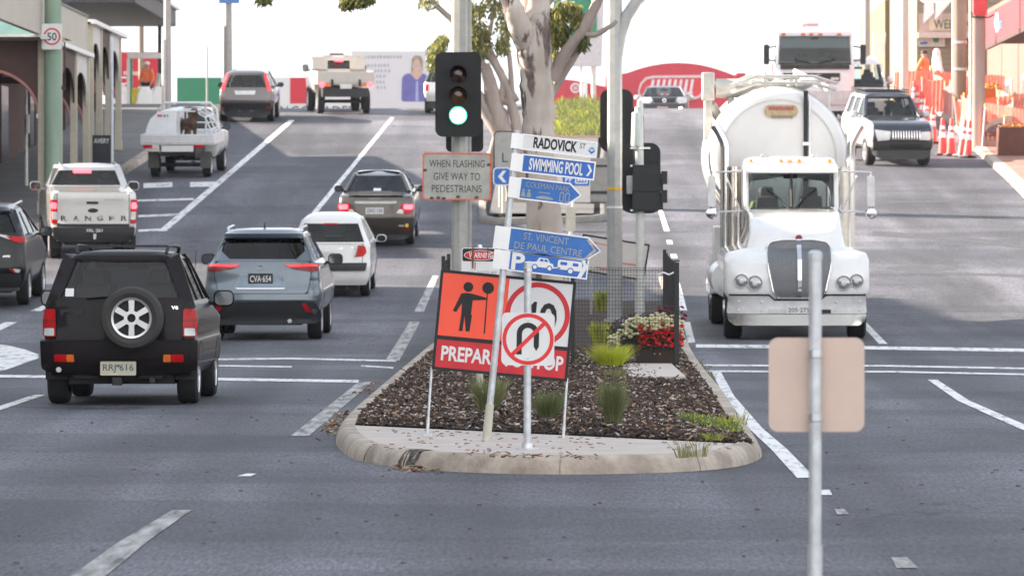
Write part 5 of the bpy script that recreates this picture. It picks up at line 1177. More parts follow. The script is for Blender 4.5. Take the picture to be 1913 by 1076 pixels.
c = T(1480,227,-.52); t = MB(); t.prism(rrect(.60,.22,.11,c[0],c[2]), -.53, -.478); o = t.build('oval_logo', mat('logo_tan',(.45,.34,.20),.6,var=.2,scale=14), bo)
t = MB()
random.seed(5)
for k in range(11): t.prism(rrect(.034,random.uniform(.05,.075),.008,c[0]+.20-.04*k,c[2]+.045), -.478, -.474)
t.build('logo_mark', mat('logo_red',(.35,.10,.09),.6), o); t = MB()
for k in range(9): t.prism(rrect(.025,random.uniform(.05,.07),.006,c[0]+.15-.042*k,c[2]-.10), -.478, -.474)
t.build('logo_mark', mat('logo_dark',(.16,.15,.14),.6), o)
# gear on top of the barrel
HOP = mat('hopper_grey', (.50,.49,.46), .5, .2, .16, 5.)
t = MB(); t.loft([[(x*.62,-3.1+y,zc+1.15) for x, y in rrect(1.1,1.5,.2)],[(x,-3.1+y,zc+1.36) for x, y in rrect(1.5,1.9,.2)]]); t.build('loading_hopper', HOP, tr, bevel=.02)
t = MB()
for z in (1.30,1.42): t.tube([(-.9,-.95,zc+z-.12),(-.5,-.9,zc+z),(.5,-.9,zc+z),(.95,-.95,zc+z-.16)], .03, 8)
t.tube([(-.2,-.85,zc+1.24),(-.2,-.9,zc+1.5)], .02, 6); t.tube([(.35,-.85,zc+1.2),(.35,-.9,zc+1.5)], .02, 6)
t.tube([(.9,-1.1,zc+.9),(.2,-1.4,zc+1.3),(-.6,-1.4,zc+1.34)], .05, 8); t.build('top_pipework', HOP, tr)
t = MB(); a, b = T(1511,163,-2.0), T(1572,192,-1.2)
for d in (0,.16): t.tube([(a[0],a[1],a[2]+d*.4),(b[0],b[1],b[2]+d*.4)], .035, 8)
t.tube([(b[0],b[1],b[2]),(b[0],b[1],b[2]-.5)], .03, 6); t.build('access_ladder', mat('ladder_cream',(.62,.60,.54),.5), tr)
t = MB(); c = T(1348,185,-1.6); t.box((c[0],c[1],c[2]),(.22,.5,.50)); t.box((c[0],c[1],c[2]-.5),(.15,.25,.9)); t.tube([(c[0]-.05,c[1],c[2]-.3),(c[0]-.3,c[1]-.2,c[2]-.75)], .09, 10); a = T(1338,163,-1.4); b = T(1368,186,-1.4); t.tube([a,b], .05, 10); t.build('control_housing', HOP, tr, bevel=.03)
t = MB(); a, b = T(1362,188,-1.5), T(1452,188,-1.5); t.cyl(a, b, .17, n=18); t.tube([T(1390,205,-1.5), T(1390,228,-1.3)], .06, 8); t.tube([T(1400,178,-1.6),T(1430,166,-1.6),T(1470,170,-1.6)], .05, 8); t.build('water_drum', HOP, tr)
t = MB()
for x in (1406,1430,1454,1500,1520): p = T(x,176,-1.3); t.lathe([(0,.05),(.05,.04),(.06,-.06),(0,-.08)], 'z', 10, p)
t.box(T(1470,178,-1.5),(.6,.3,.06)); t.box(T(1500,170,-2.2),(.9,.5,.05)); t.build('hatch_lid', HOP, tr)
v.done(); TRK = v

# ---------------------------------------------------------------- tall cab-over truck coming over the crest
PW2 = paint('paint_chalk_white', (.70,.735,.78), 0., .4)
v = Car('cabover_truck', 'tall chalk white cabover truck with amber roof lamps coming over the crest', 'truck', 1522, 238,
    [(.5,.1,2.15,1.15),(.8,.0,2.2,1.22),(1.88,0,2.2,1.24),(1.93,0,2.17,1.23),(2.83,.05,1.98,1.17),(2.92,.05,2.05,1.16),(3.05,.15,1.9,1.10)],
    1.93, 2.83, PW2, L=2.2, front=True, rcR=.1, nR=5, rcF=.26, nF=4.0, wheels=(.4,1.3,.5,.3,1.05), glass_=GLASSD)
v.pillars([(.35,.5,.0),(1.5,.14,-.05)])
v.panel('grille', BLACK, [[(1463,137),(1569,137),(1569,152),(1463,152)]], 'front', off=.02, rd=1)
v.panel('grille_stripe', mat('stripe_silver',(.45,.45,.45),.3,.5), [[(1492,152),(1500,152),(1536,139),(1526,139)]], 'front', off=.03); v.panel('grille_badge', CLEARL, [[(1552,145),(1567,145),(1567,150),(1552,150)]], 'front', off=.03)
v.panel('bumper', mat('chalk_bumper',(.58,.57,.58),.5), [[(1452,170),(1594,170),(1594,196),(1452,196)]], 'front', off=.06, thick=.1, rd=2); v.panel('red_pinstripe', SRED, [[(1470,155),(1566,155),(1566,156.5),(1470,156.5)]], 'front', off=.02)
t = MB(); t.box((0,2.06,2.90),(2.3,.22,.16)); t.build('sun_visor', PW2, v.root, bevel=.03)
for x in (1463,1500,1515,1532,1567):
    u_, z_ = v.q(x, 65); MB().box((u_,2.18,z_),(.13,.06,.07)).build('marker_lamp', mat('amber_dull',(.55,.12,.03),.3), v.root, bevel=.01)
t = MB(); t.box((.12,1.2,3.14),(.55,.3,.12)); t.build('roof_beacon', mat('beacon_pink',(.62,.33,.30),.5), v.root, bevel=.03); t = MB(); t.box((-.3,1.2,3.12),(1.1,.3,.08)); t.build('roof_lamp_bar', PW2, v.root)
for sg in (-1,1):
    t = MB(); t.prism(rrect(.17,.62,.05,sg*1.50,2.25), 1.95, 2.1); t.tube([(sg*1.2,1.9,2.5),(sg*1.5,2.0,2.45)], .025, 6); t.tube([(sg*1.2,1.9,2.05),(sg*1.5,2.0,2.08)], .025, 6); t.build('mirror', BLACK, v.root)
t = MB(); t.tube([(1.08,1.4,3.05),(1.14,1.45,3.42)], .012, 5); t.build('aerial', BLACK, v.root)
for sg in (-1,1):
    t = MB(); t.tube([(sg*.1,2.22,1.99),(sg*.65,2.18,2.12)], .014, 5); t.build('wiper', BLACK, v.root)
t = MB(); t.box((0,-2.6,.9),(.9,5.4,.3)); t.build('chassis', PLAST, v.root); t = MB(); t.loft([[(x,y-2.8,1.2) for x,y in rrect(2.3,4.9,.1)],[(x,y-2.8,2.35) for x,y in rrect(2.44,5.,.1)]]); t.build('tipper_body', PW2, v.root)
v.done()
# white van partly behind it
v = Car('white_van', 'white van following half hidden beside the tall cabover truck', 'van', 1606, 236,
    [(.4,.1,4.6,.8),(.8,0,4.7,.9),(1.1,.0,4.4,.9),(1.2,0,4.0,.89),(1.25,0,3.9,.87),(1.85,.08,3.1,.75),(2.0,.2,2.9,.6)], 1.25, 1.85, PG, L=4.7, front=True, rcF=.3, wheels=(.9,3.7,.34,.2,.78))
v.pillars([(.6,.8,.05),(2.4,.12,-.05)]); v.panel('grille', BLACK, [[(1586,178),(1626,178),(1624,186),(1588,186)]], 'front', off=.02); v.mirrors(3.1, 1.35, PG, .2, .25, .86); v.done()

# ---------------------------------------------------------------- people
SKIN = mat('skin', (.48,.27,.20), .6, var=.08); HIVIS = mat('hi_vis_orange', (.90,.20,.07), .7, var=.12); HAIRD = mat('dark_hair', (.03,.022,.018), .7)
def figure(loc, rz, label, shirt, legs, skin=SKIN, sleeve=True, pose=None, cap=None, head=None, seated=False, k=1.0):
    """one skinned body with head, clothes as slightly larger shells over it"""
    p = dict(pel=(0,0,.95), che=(0,.0,1.36), nek=(0,0,1.50), lsh=(-.18,0,1.43), lel=(-.27,.02,1.15), lwr=(-.24,.14,.93), rsh=(.18,0,1.43), rel=(.27,.02,1.15), rwr=(.24,.14,.93),
             lhi=(-.09,0,.92), lkn=(-.10,.05,.50), lan=(-.10,-.02,.09), rhi=(.09,0,.92), rkn=(.10,.02,.50), ran=(.10,-.06,.09))
    if seated: p.update(lkn=(-.14,.42,.92), lan=(-.14,.48,.52), rkn=(.14,.42,.92), ran=(.14,.48,.52), lwr=(-.16,.40,1.18), rwr=(.16,.40,1.18), lel=(-.26,.14,1.14), rel=(.26,.14,1.14))
    if pose: p.update(pose)
    V = Vector
    def mid(a, b, t=.5): return tuple(V(p[a])*(1-t)+V(p[b])*t)
    def ext(a, b, d): q_ = V(p[b]); return tuple(q_ + (q_-V(p[a])).normalized()*d)
    def foot(a): q_ = p[a]; return (q_[0], q_[1]+.17, q_[2]-.06)
    nk = V(p['nek']); hd = nk + V((0,.02,.10)); top = nk + V((0,.015,.24))
    vs = [p['pel'], mid('pel','che'), p['che'], p['nek'], tuple(hd), tuple(top), p['lsh'], p['lel'], p['lwr'], ext('lel','lwr',.09), p['rsh'], p['rel'], p['rwr'], ext('rel','rwr',.09), p['lhi'], p['lkn'], p['lan'], foot('lan'), p['rhi'], p['rkn'], p['ran'], foot('ran')]
    es = [(0,1),(1,2),(2,3),(3,4),(4,5),(2,6),(6,7),(7,8),(8,9),(2,10),(10,11),(11,12),(12,13),(0,14),(14,15),(15,16),(16,17),(0,18),(18,19),(19,20),(20,21)]
    rs = [(.15,.11),(.14,.10),(.16,.11),.058,.095,.085,.068,.046,.034,.036,.068,.046,.034,.036,.088,.058,.042,.038,.088,.058,.042,.038]
    o = skinmesh('person', [tuple(V(q)*k) for q in vs], es, [tuple(V((*r,0))[:2]) if isinstance(r, tuple) else r for r in [(tuple(c*k for c in r) if isinstance(r, tuple) else r*k) for r in rs]], skin, loc=loc, rot=(0,0,rz)); tag(o, label, 'person', None)
    def shell(nm, ids, m, g):
        ix = {a: i for i, a in enumerate(ids)}; e2 = [(ix[a], ix[b]) for a, b in es if a in ix and b in ix]
        rr = [(tuple(c*k+g for c in rs[a]) if isinstance(rs[a], tuple) else rs[a]*k+g) for a in ids]
        return skinmesh(nm, [tuple(V(vs[a])*k) for a in ids], e2, rr, m, parent=o)
    shell('shirt', [0,1,2,6,7] + ([8] if sleeve else []) + [10,11] + ([12] if sleeve else []), shirt, .018)
    if not seated: shell('trousers', [0,14,15,16,18,19,20], legs, .014)
    c = hd*k
    for sx_ in (-1,1):
        e = MB(); e.lathe([(0,.008),(.009,.004),(0,-.004)], 'y', 8, (c.x+sx_*.032*k, c.y+.082*k, c.z+.03*k)); e.build('eye', BLACK, o)
    n = MB(); n.box((c.x, c.y+.095*k, c.z-.005), (.025,.03,.04)); n.build('nose', skin, o, bevel=.008)
    if head == 'hood': 
        m = MB(); m.lathe([(0,.25*k),(.07*k,.235*k),(.115*k,.15*k),(.12*k,.05*k),(.14*k,-.06*k),(.16*k,-.10*k)], 'z', 16, (c.x, c.y-.02*k, c.z-.06*k)); m.build('hood', shirt, o)
    else:
        m = MB(); m.lathe([(0,.225*k),(.06*k,.215*k),(.10*k,.17*k),(.108*k,.11*k)], 'z', 16, (c.x, c.y-.005, c.z-.07*k)); 
        if cap: m.box((c.x, c.y+.11*k, c.z+.06*k), (.14*k,.11*k,.012))
        m.build('cap' if cap else 'hair', cap or HAIRD, o)
    return o
def stand(px, py, up=.15): q_ = G(px, py, up); return q_
NAVY = mat('navy_cloth',(.02,.024,.04),.8)
a = P(1727, 203, 199.0); figure((a.x, 199.0, zp(199)+.15), R(60), 'roadworker in an orange hi-vis shirt standing behind the orange barrier mesh', HIVIS, NAVY, cap=HAIRD, pose=dict(lwr=(-.05,.24,1.12), lel=(-.24,.12,1.16)), k=1.04)
a = P(1750, 203, 200.5); figure((a.x, 200.5, zp(200)+.15), R(-70), 'person in a white hooded top and dark trousers walking past the shops', mat('white_hoodie',(.72,.70,.72),.8), NAVY, head='hood', pose=dict(lkn=(-.10,.16,.52), lan=(-.10,.12,.10), rkn=(.10,-.02,.50), ran=(.10,-.20,.11)), k=1.06)
a = P(275, 210, 208.0); figure((a.x, 208.0, zp(208)+.15), R(150), 'roadworker in an orange and white vest beside the red hoarding on the left', HIVIS, NAVY, cap=WHITE)
m_ = TRK.root.matrix_basis
q_ = m_ @ Vector((.42, .75, .78)); figure(tuple(q_), HEAD + math.pi, 'truck driver in a lime hi-vis vest at the wheel of the white barrel truck', mat('hi_vis_lime',(.20,.24,.07),.8), NAVY, seated=True)
# ---------------------------------------------------------------- gum trees
def barkmat():
    m = bpy.data.materials.new('gum_bark'); m.use_nodes = True; t = m.node_tree; b = t.nodes['Principled BSDF']; L = t.links.new
    g = t.nodes.new('ShaderNodeTexCoord').outputs['Object']
    def noise(sc_, st, det=5, dist=0.):
        mp = t.nodes.new('ShaderNodeMapping'); mp.inputs['Scale'].default_value = st; L(g, mp.inputs[0]); n = t.nodes.new('ShaderNodeTexNoise'); n.inputs['Scale'].default_value = sc_; n.inputs['Detail'].default_value = det; n.inputs['Distortion'].default_value = dist; L(mp.outputs[0], n.inputs['Vector']); return n.outputs['Fac']
    def ramp(f, a, b_, c0, c1):
        r = t.nodes.new('ShaderNodeValToRGB'); r.color_ramp.elements[0].position = a; r.color_ramp.elements[1].position = b_; r.color_ramp.elements[0].color = (*c0,1); r.color_ramp.elements[1].color = (*c1,1); L(f, r.inputs[0]); return r.outputs[0]
    def mix(fac, a, b_):
        x = t.nodes.new('ShaderNodeMix'); x.data_type = 'RGBA'; L(fac, x.inputs[0]); L(a, x.inputs[6]); L(b_, x.inputs[7]); return x.outputs[2]
    base = ramp(noise(2.2,(1,1,.3)), .35, .65, (.385,.325,.285), (.57,.505,.45))
    dark = ramp(noise(2.0,(1,1,.22),6,.8), .545, .58, (0,0,0), (1,1,1)); c = mix(dark, base, ramp(noise(9,(1,1,.6)), .4, .6, (.075,.06,.055), (.20,.145,.13)))
    fl = ramp(noise(7,(1,1,.16),4,.4), .60, .64, (0,0,0), (1,1,1)); c = mix(fl, c, ramp(noise(3,(1,1,1)), .4, .6, (.16,.10,.08), (.09,.075,.07)))
    L(c, b.inputs['Base Color']); b.inputs['Roughness'].default_value = .8
    bp = t.nodes.new('ShaderNodeBump'); bp.inputs['Strength'].default_value = .5; bp.inputs['Distance'].default_value = .03; L(noise(6,(1,1,.2)), bp.inputs['Height']); L(bp.outputs[0], b.inputs['Normal']); return m
BARK = barkmat(); BARKT = mat('twig_bark', (.20,.165,.145), .85, var=.3, scale=5, stretch=(1,1,.3)); BARKP = mat('pale_stem_bark', (.40,.33,.29), .8, col2=(.24,.19,.17), scale=3, stretch=(1,1,.25), bump=.3, bscale=12)
def leafmat(name, c):
    m = mat(name, c, .5, 0., .35, 2.); t = m.node_tree; b = t.nodes['Principled BSDF']; o = [n for n in t.nodes if n.type == 'OUTPUT_MATERIAL'][0]
    tr = t.nodes.new('ShaderNodeBsdfTranslucent'); src = b.inputs['Base Color'].links[0].from_socket; t.links.new(src, tr.inputs[0]); mx = t.nodes.new('ShaderNodeMixShader'); mx.inputs[0].default_value = .45
    t.links.new(b.outputs[0], mx.inputs[1]); t.links.new(tr.outputs[0], mx.inputs[2]); t.links.new(mx.outputs[0], o.inputs[0]); return m
LEAF = [leafmat('gum_leaf', (.15,.17,.05)), leafmat('yellow_gum_leaf', (.34,.31,.075)), leafmat('dark_gum_leaf', (.085,.105,.04))]
_old = [mat('gum_leaf', (.075,.095,.028), .55, var=.35, scale=2), mat('yellow_gum_leaf', (.20,.19,.040), .55, var=.3, scale=2), mat('dark_gum_leaf', (.032,.045,.018), .6, var=.3, scale=2)]
def wob(p, r, n, seed, amp=.05):
    """smooth wobbling path through control points with radii"""
    rs = random.Random(seed); o = []; q_ = [Vector(x) for x in p]; k = len(q_)
    for i in range(k-1):
        p0, p1, p2, p3 = q_[max(i-1,0)], q_[i], q_[i+1], q_[min(i+2,k-1)]
        for t in range(n):
            u = t/n; pt = .5*((2*p1)+(p2-p0)*u+(2*p0-5*p1+4*p2-p3)*u*u+(3*p1-p0-3*p2+p3)*u**3)
            ra = r[i]+(r[i+1]-r[i])*u; o.append((pt + Vector((rs.uniform(-1,1),rs.uniform(-1,1),0))*ra*amp, ra*(1+rs.uniform(-1,1)*amp)))
    o.append((q_[-1], r[-1])); return [a for a, _ in o], [b for _, b in o]
def limb(mb, p, r, n=5, seed=0, sides=12, amp=.06): a, b = wob(p, r, n, seed, amp); mb.tube(a, b, sides)
def leaves(mb, c, rad, n, ll=.16, lw=.035, rs=random, wts=(.5,.2,.3)):
    for _ in range(n):
        while True:
            d = Vector((rs.uniform(-1,1), rs.uniform(-1,1), rs.uniform(-1,1)))
            if d.length < 1: break
        p = Vector(c) + Vector((d.x*rad[0], d.y*rad[1], d.z*rad[2]))
        ax = Vector((rs.uniform(-1,1), rs.uniform(-1,1), -1.3 + rs.uniform(-.6,.9))).normalized(); sd = ax.cross(Vector((rs.uniform(-1,1),rs.uniform(-1,1),.2))).normalized()
        l, w_ = ll*rs.uniform(.7,1.3), lw*rs.uniform(.7,1.3); mb.cur = rs.choices((0,1,2), wts)[0]
        mb.add([p, p+ax*l*.4+sd*w_, p+ax*l, p+ax*l*.5-sd*w_], [(0,1,2,3)])
    mb.cur = 0
DTR = 95.0
def tp(px, py, dy=0.): q_ = P(px, py, DTR+dy); return q_
b_ = tp(1030, 655); root = thing('gum_tree', (b_.x, DTR, zp(DTR)+.12), 'stout pale gum tree with blotched bark rising from the near median bed', 'tree'); O = root.location
def tl(px, py, dy=0.): return tp(px, py, dy) - O
t = MB(); limb(t, [tl(1032,672),tl(1028,600),tl(1022,500),tl(1015,400),tl(1008,300),tl(1005,225),tl(1003,160),tl(999,100),tl(999,50),tl(1003,0),tl(1010,-60),tl(1018,-140),tl(1010,-240)], [.43,.33,.30,.275,.252,.25,.268,.278,.25,.21,.18,.15,.10], 6, 3, 28, .05)
t.build('trunk', BARK, root, smooth=70)
t = MB(); limb(t, [tl(990,95),tl(975,62,-.2),tl(962,30,-.3),tl(952,0,-.3),tl(930,-50,-.2),tl(890,-110)], [.19,.19,.17,.15,.12,.08], 5, 4, 18); 
t.build('limb', BARK, root, smooth=70)
for pts, rr, sd in (([(1030,150,.1),(1048,112,.1),(1075,75,.0),(1100,35,.0),(1118,0,0),(1135,-60,0)], [.10,.10,.095,.085,.08,.05], 5), ([(1028,178,.3),(1050,140,.4),(1080,92,.5),(1105,40,.5),(1112,-20,.5)], [.08,.075,.065,.06,.04], 6), ([(1086,62,0),(1110,66,0),(1140,50,0),(1152,40,0)], [.05,.045,.04,.03], 7),
                    ([(1003,20,.1),(1040,-20,.3),(1090,-60,.5),(1150,-110,.6)], [.12,.1,.07,.04], 8), ([(930,-50,-.2),(860,-70,0),(760,-50,.4),(700,-30,.6),(655,-10,.6)], [.08,.06,.04,.025,.015], 9), ([(860,-70,0),(700,-90,.5),(560,-60,1.),(495,-20,1.2)], [.05,.04,.025,.012], 10), ([(1035,72,.2),(1052,40,.4),(1060,5,.5)], [.04,.03,.02], 11)):
    t = MB(); limb(t, [tl(*p) for p in pts], rr, 4, sd, 10); t.build('limb', BARKP, root, smooth=70)
def twigs(mb, c, rx, rz, rs, n=7):
    for _ in range(n):
        a = Vector(c) + Vector((rs.uniform(-.3,.3)*rx, rs.uniform(-.1,.1), rs.uniform(-.2,.6)*rz)); b = Vector(c) + Vector((rs.uniform(-1.1,1.1)*rx, rs.uniform(-.25,.25), rs.uniform(-1.1,1.)*rz)); m = (a+b)/2 + Vector((rs.uniform(-.06,.06),0,rs.uniform(0,.1)))
        mb.tube([a, m, b], [.013,.009,.004], 5)
rs = random.Random(21); f = MB(); tw = MB()
for px, py, dy, rx, rz, n in ((1042,58,.3,.20,.26,240),(1018,40,.6,.16,.30,200),(1082,42,.2,.14,.16,120),(1060,18,.4,.25,.16,160),(1030,95,.5,.10,.16,60),(1090,75,.2,.08,.16,70),
                              (668,-3,.6,.28,.12,150),(648,4,.6,.12,.10,60),(494,-3,1.2,.12,.09,50),(740,-26,.3,.4,.12,80)):
    leaves(f, tl(px, py, dy), (rx, .3, rz), int(n*2.4), .12, .019, rs, (.4,.35,.25)); twigs(tw, tl(px, py, dy), rx, rz, rs)
for k in range(46):
    a, rr_, z = rs.uniform(0,6.28), rs.uniform(.5,4.2), rs.uniform(7.0,11.5); rr_ *= 1-.35*abs(z-8)/4
    leaves(f, (math.cos(a)*rr_-.6, math.sin(a)*rr_*.9, z), (rs.uniform(.5,.95),rs.uniform(.5,.95),rs.uniform(.3,.55)), 90, .2, .04, rs)
f.build('crown', LEAF, root, smooth=0); tw.build('twigs', BARKT, root)['kind'] = 'stuff'
# slimmer multi-stemmed tree farther up the median
DTR = 146.0
b_ = tp(962, 380); root = thing('multi_stem_gum_tree', (b_.x, DTR, zp(DTR)+.12), 'slender gum tree with several bare crossing stems on the far median', 'tree'); O = root.location
t = MB(); limb(t, [tl(968,400),tl(962,330),tl(950,280),tl(935,230),tl(922,190),(tl(914,150)),tl(905,120)], [.30,.27,.25,.23,.2,.16,.12], 5, 31, 16); t.build('trunk', BARKP, root, smooth=70)
for pts, rr, sd in (([(948,290),(930,245),(905,205),(893,178),(872,160),(858,150)], [.2,.17,.15,.13,.1,.07], 32), ([(962,330),(968,260),(958,205),(945,160),(930,128),(915,106),(895,92),(872,62),(868,30)], [.15,.13,.12,.11,.1,.1,.085,.06,.04], 33), ([(942,188),(938,188),(940,150),(925,115),(912,85),(916,55),(922,20),(926,-30)], [.09,.09,.085,.08,.07,.055,.04,.03], 34),
                    ([(966,180),(945,190),(938,186)], [.12,.11,.09], 35), ([(915,150),(905,128),(880,90),(850,45),(825,20),(805,0),(790,-40)], [.12,.10,.08,.075,.07,.06,.05], 36), ([(958,190),(955,150),(952,110),(945,60),(948,10)], [.07,.065,.06,.05,.04], 37), ([(838,30),(820,14),(800,20)], [.03,.025,.02], 38), ([(903,400),(912,330),(918,290),(928,250)], [.05,.07,.08,.09], 39)):
    t = MB(); limb(t, [tl(*p) for p in pts], rr, 4, sd, 10); t.build('limb', BARKP, root, smooth=70)
f = MB(); tw = MB(); rs = random.Random(8)
for px, py, rx, rz, n in ((890,60,.38,.36,260),(880,100,.26,.25,140),(905,85,.2,.3,110),(945,50,.3,.35,140),(938,85,.2,.25,90),(815,92,.24,.2,130),(806,115,.12,.2,70),(826,75,.18,.16,80),(880,20,.35,.25,130),(930,10,.5,.3,160),(800,5,.3,.15,40),(860,-40,1.,.5,300),(930,-60,1.2,.6,350),(1000,-90,1.,.6,250)):
    leaves(f, tl(px, py), (rx, .5, rz), int(n*2.3), .14, .025, rs, (.42,.40,.18)); twigs(tw, tl(px, py), rx, rz, rs, 9)
f.build('crown', LEAF, root, smooth=0); tw.build('twigs', BARKT, root)['kind'] = 'stuff'
DTR = 95.0
# ---------------------------------------------------------------- plants in the bed
GR = [leafmat('grass_green', (.165,.205,.085)), leafmat('grass_straw', (.33,.30,.13)), leafmat('grass_lime', (.52,.55,.05)), leafmat('grass_dark', (.10,.13,.06))]
def blades(mb, n, h, spread, lean, w_, rs, wts, c=(0,0,0)):
    for _ in range(n):
        a = rs.uniform(0,6.28); r = spread*math.sqrt(rs.random()); x, y = r*math.cos(a), r*math.sin(a); hh = h*rs.uniform(.55,1.05); l = lean*rs.uniform(.2,1.)*(.4+r/spread)
        dx, dy = math.cos(a)*l+rs.uniform(-.1,.1)*h, math.sin(a)*l; ww = w_*rs.uniform(.7,1.3); mb.cur = rs.choices((0,1,2,3), wts)[0]
        p = [(c[0]+x+dx*t*t, c[1]+y+dy*t*t, c[2]+hh*(t-.22*t*t*lean/h)) for t in (0,.45,.8,1)]
        mb.add([(p[0][0]-ww,p[0][1],p[0][2]),(p[0][0]+ww,p[0][1],p[0][2]),(p[1][0]-ww*.8,p[1][1],p[1][2]),(p[1][0]+ww*.8,p[1][1],p[1][2]),(p[2][0]-ww*.45,p[2][1],p[2][2]),(p[2][0]+ww*.45,p[2][1],p[2][2]),p[3]], [(0,1,3,2),(2,3,5,4),(4,5,6)])
    mb.cur = 0
def tuft(name, px, py, h, spread, lean, n, label, wts=(.75,.25,0,0), w_=.0035, seed=0, cat='plant', group=None, up=.16):
    g = G(px, py, up); mb = MB(); blades(mb, n, h, spread, lean, w_, random.Random(seed), wts); o = mb.build(name, GR, smooth=0, loc=g); return tag(o, label, cat, group or ('grass tufts in the bark bed' if name == 'grass_tuft' else 'weeds round the median nose' if name == 'weed' else None))
tuft('grass_tuft', 913, 775, .44, .09, .17, 380, 'green grass tuft behind the leaning sign post foot', (.55,.45,0,0), seed=1)
tuft('grass_tuft', 1025, 793, .37, .06, .16, 430, 'blue green grass tuft just beside the no U-turn post', (.8,.12,0,.08), seed=2)
tuft('grass_tuft', 1145, 802, .50, .055, .13, 480, 'tall upright grass tuft with straw tips in the middle of the bark bed', (.68,.32,0,0), seed=3)
tuft('strappy_plant', 1141, 692, .40, .13, .26, 620, 'bright lime yellow grassy plant in front of the mesh fence', (.05,.10,.85,0), .005, 4)
tuft('grass_tuft', 1150, 712, .20, .11, .12, 150, 'thin straw grass tuft just below the lime yellow plant', (.3,.7,0,0), .003, 14)
tuft('weed', 1213, 783, .10, .10, .14, 60, 'small weed at the edge of the right kerb', (.3,.2,.5,0), .004, 15) if False else None
tuft('young_shrub', 1122, 655, .46, .10, .10, 260, 'narrow lime green shrub behind the mesh fence', (.2,.1,.7,0), .012, 5)
tuft('young_shrub', 1126, 580, .40, .12, .08, 200, 'yellow green shrub at the foot of the galvanised mast', (.35,.15,.5,0), .012, 6)
mb = MB(); rs = random.Random(9)
g0 = G(1280, 785, .18); g1 = G(1372, 806, .18)
for _ in range(1500):
    u = rs.random(); p = g0.lerp(g1, u); p = p + Vector((rs.gauss(0,.05), rs.gauss(0,.28), rs.uniform(0,.06))); blades(mb, 1, .035, .01, .02, .006, rs, (.75,.0,.25,0), tuple(p))
tag(mb.build('ground_cover', GR, smooth=0), 'low green creeping groundcover spreading by the kerb at the wide end of the bed', 'plant')
for i, (px, py, h, lb) in enumerate(((1333,822,.10,'leafy little weed with pale flowers at the apron edge'),(1362,806,.20,'yellowish weed tuft against the right kerb'),(1278,855,.20,'dry seeding weed on the concrete apron'),(1305,853,.19,'second dry seeding weed on the concrete apron, closer to the kerb corner'),(1382,790,.22,'thin pale weed outside the right kerb line'))):
    tuft('weed', px, py, h, .07, .12, (90,80,26,24,14)[i], lb, ((.5,.1,.4,0),(.2,.2,.6,0),(.1,.9,0,0),(.1,.9,0,0),(.1,.6,.3,0))[i], .0035, 40+i, 'weed')
mb = MB()
for _ in range(700):
    u = rs.random(); p = G(1283+ (1330-1283)*u, 672 + (740-672)*u, .0) + Vector((rs.gauss(.02,.06), rs.gauss(0,.3), 0)); blades(mb, 1, rs.uniform(.05,.14), .01, .05, .005, rs, (.6,.2,.1,.1), tuple(p))
tag(mb.build('gutter_grass', GR, smooth=0), 'strip of grass weeds growing in the right gutter', None, None, 'stuff')
# leaf litter in the left gutter and on the apron
mb = MB(); LIT = [mat('dead_leaf', (.22,.11,.06), .85, var=.4), mat('pale_leaf', (.42,.36,.28), .85, var=.3)]
def scatter(px0, py0, px1, py1, n, sx_, sy_, up):
    for _ in range(n):
        u = rs.random(); p = G(px0+(px1-px0)*u, py0+(py1-py0)*u, up) + Vector((rs.gauss(0,sx_), rs.gauss(0,sy_), rs.uniform(.005,.03))); mb.cur = rs.choice((0,0,1)); mb.box(tuple(p), (rs.uniform(.02,.07), rs.uniform(.01,.03), .006), (rs.uniform(-.4,.4),rs.uniform(-.4,.4),rs.uniform(0,6)))
scatter(640,772,615,812,120,.05,.5,0); scatter(745,875,800,881,70,.06,.25,0); scatter(700,715,680,740,40,.05,.4,0); scatter(1290,676,1310,690,50,.08,.3,0); scatter(900,850,1080,858,60,.2,.25,.15)
for _ in range(170):
    p = Vector((rs.uniform(-1.3,1.9), rs.uniform(49.4,55), .152))
    if p.y > 55.6 - 1.35*(p.x+1.45): continue
    mb.cur = 0; mb.box(tuple(p), (rs.uniform(.008,.03), rs.uniform(.01,.05), .006), (0,0,rs.uniform(0,6)))
tag(mb.build('leaf_litter', LIT, smooth=0), 'dry brown leaf litter caught along the kerbs', None, None, 'stuff')
rs2 = random.Random(77); mb = MB()
for _ in range(150): 
    p = Vector((rs2.uniform(-4.5,4.5), rs2.uniform(35,70), .006)); mb.box(tuple(p), (rs2.uniform(.01,.035), rs2.uniform(.01,.03), .01), (0,0,rs2.uniform(0,6)))
tag(mb.build('gravel_grit', mat('grit',(.13,.125,.12),.9,var=.4,scale=3), smooth=0), 'loose grit and stone chips lying on the asphalt', None, None, 'stuff')
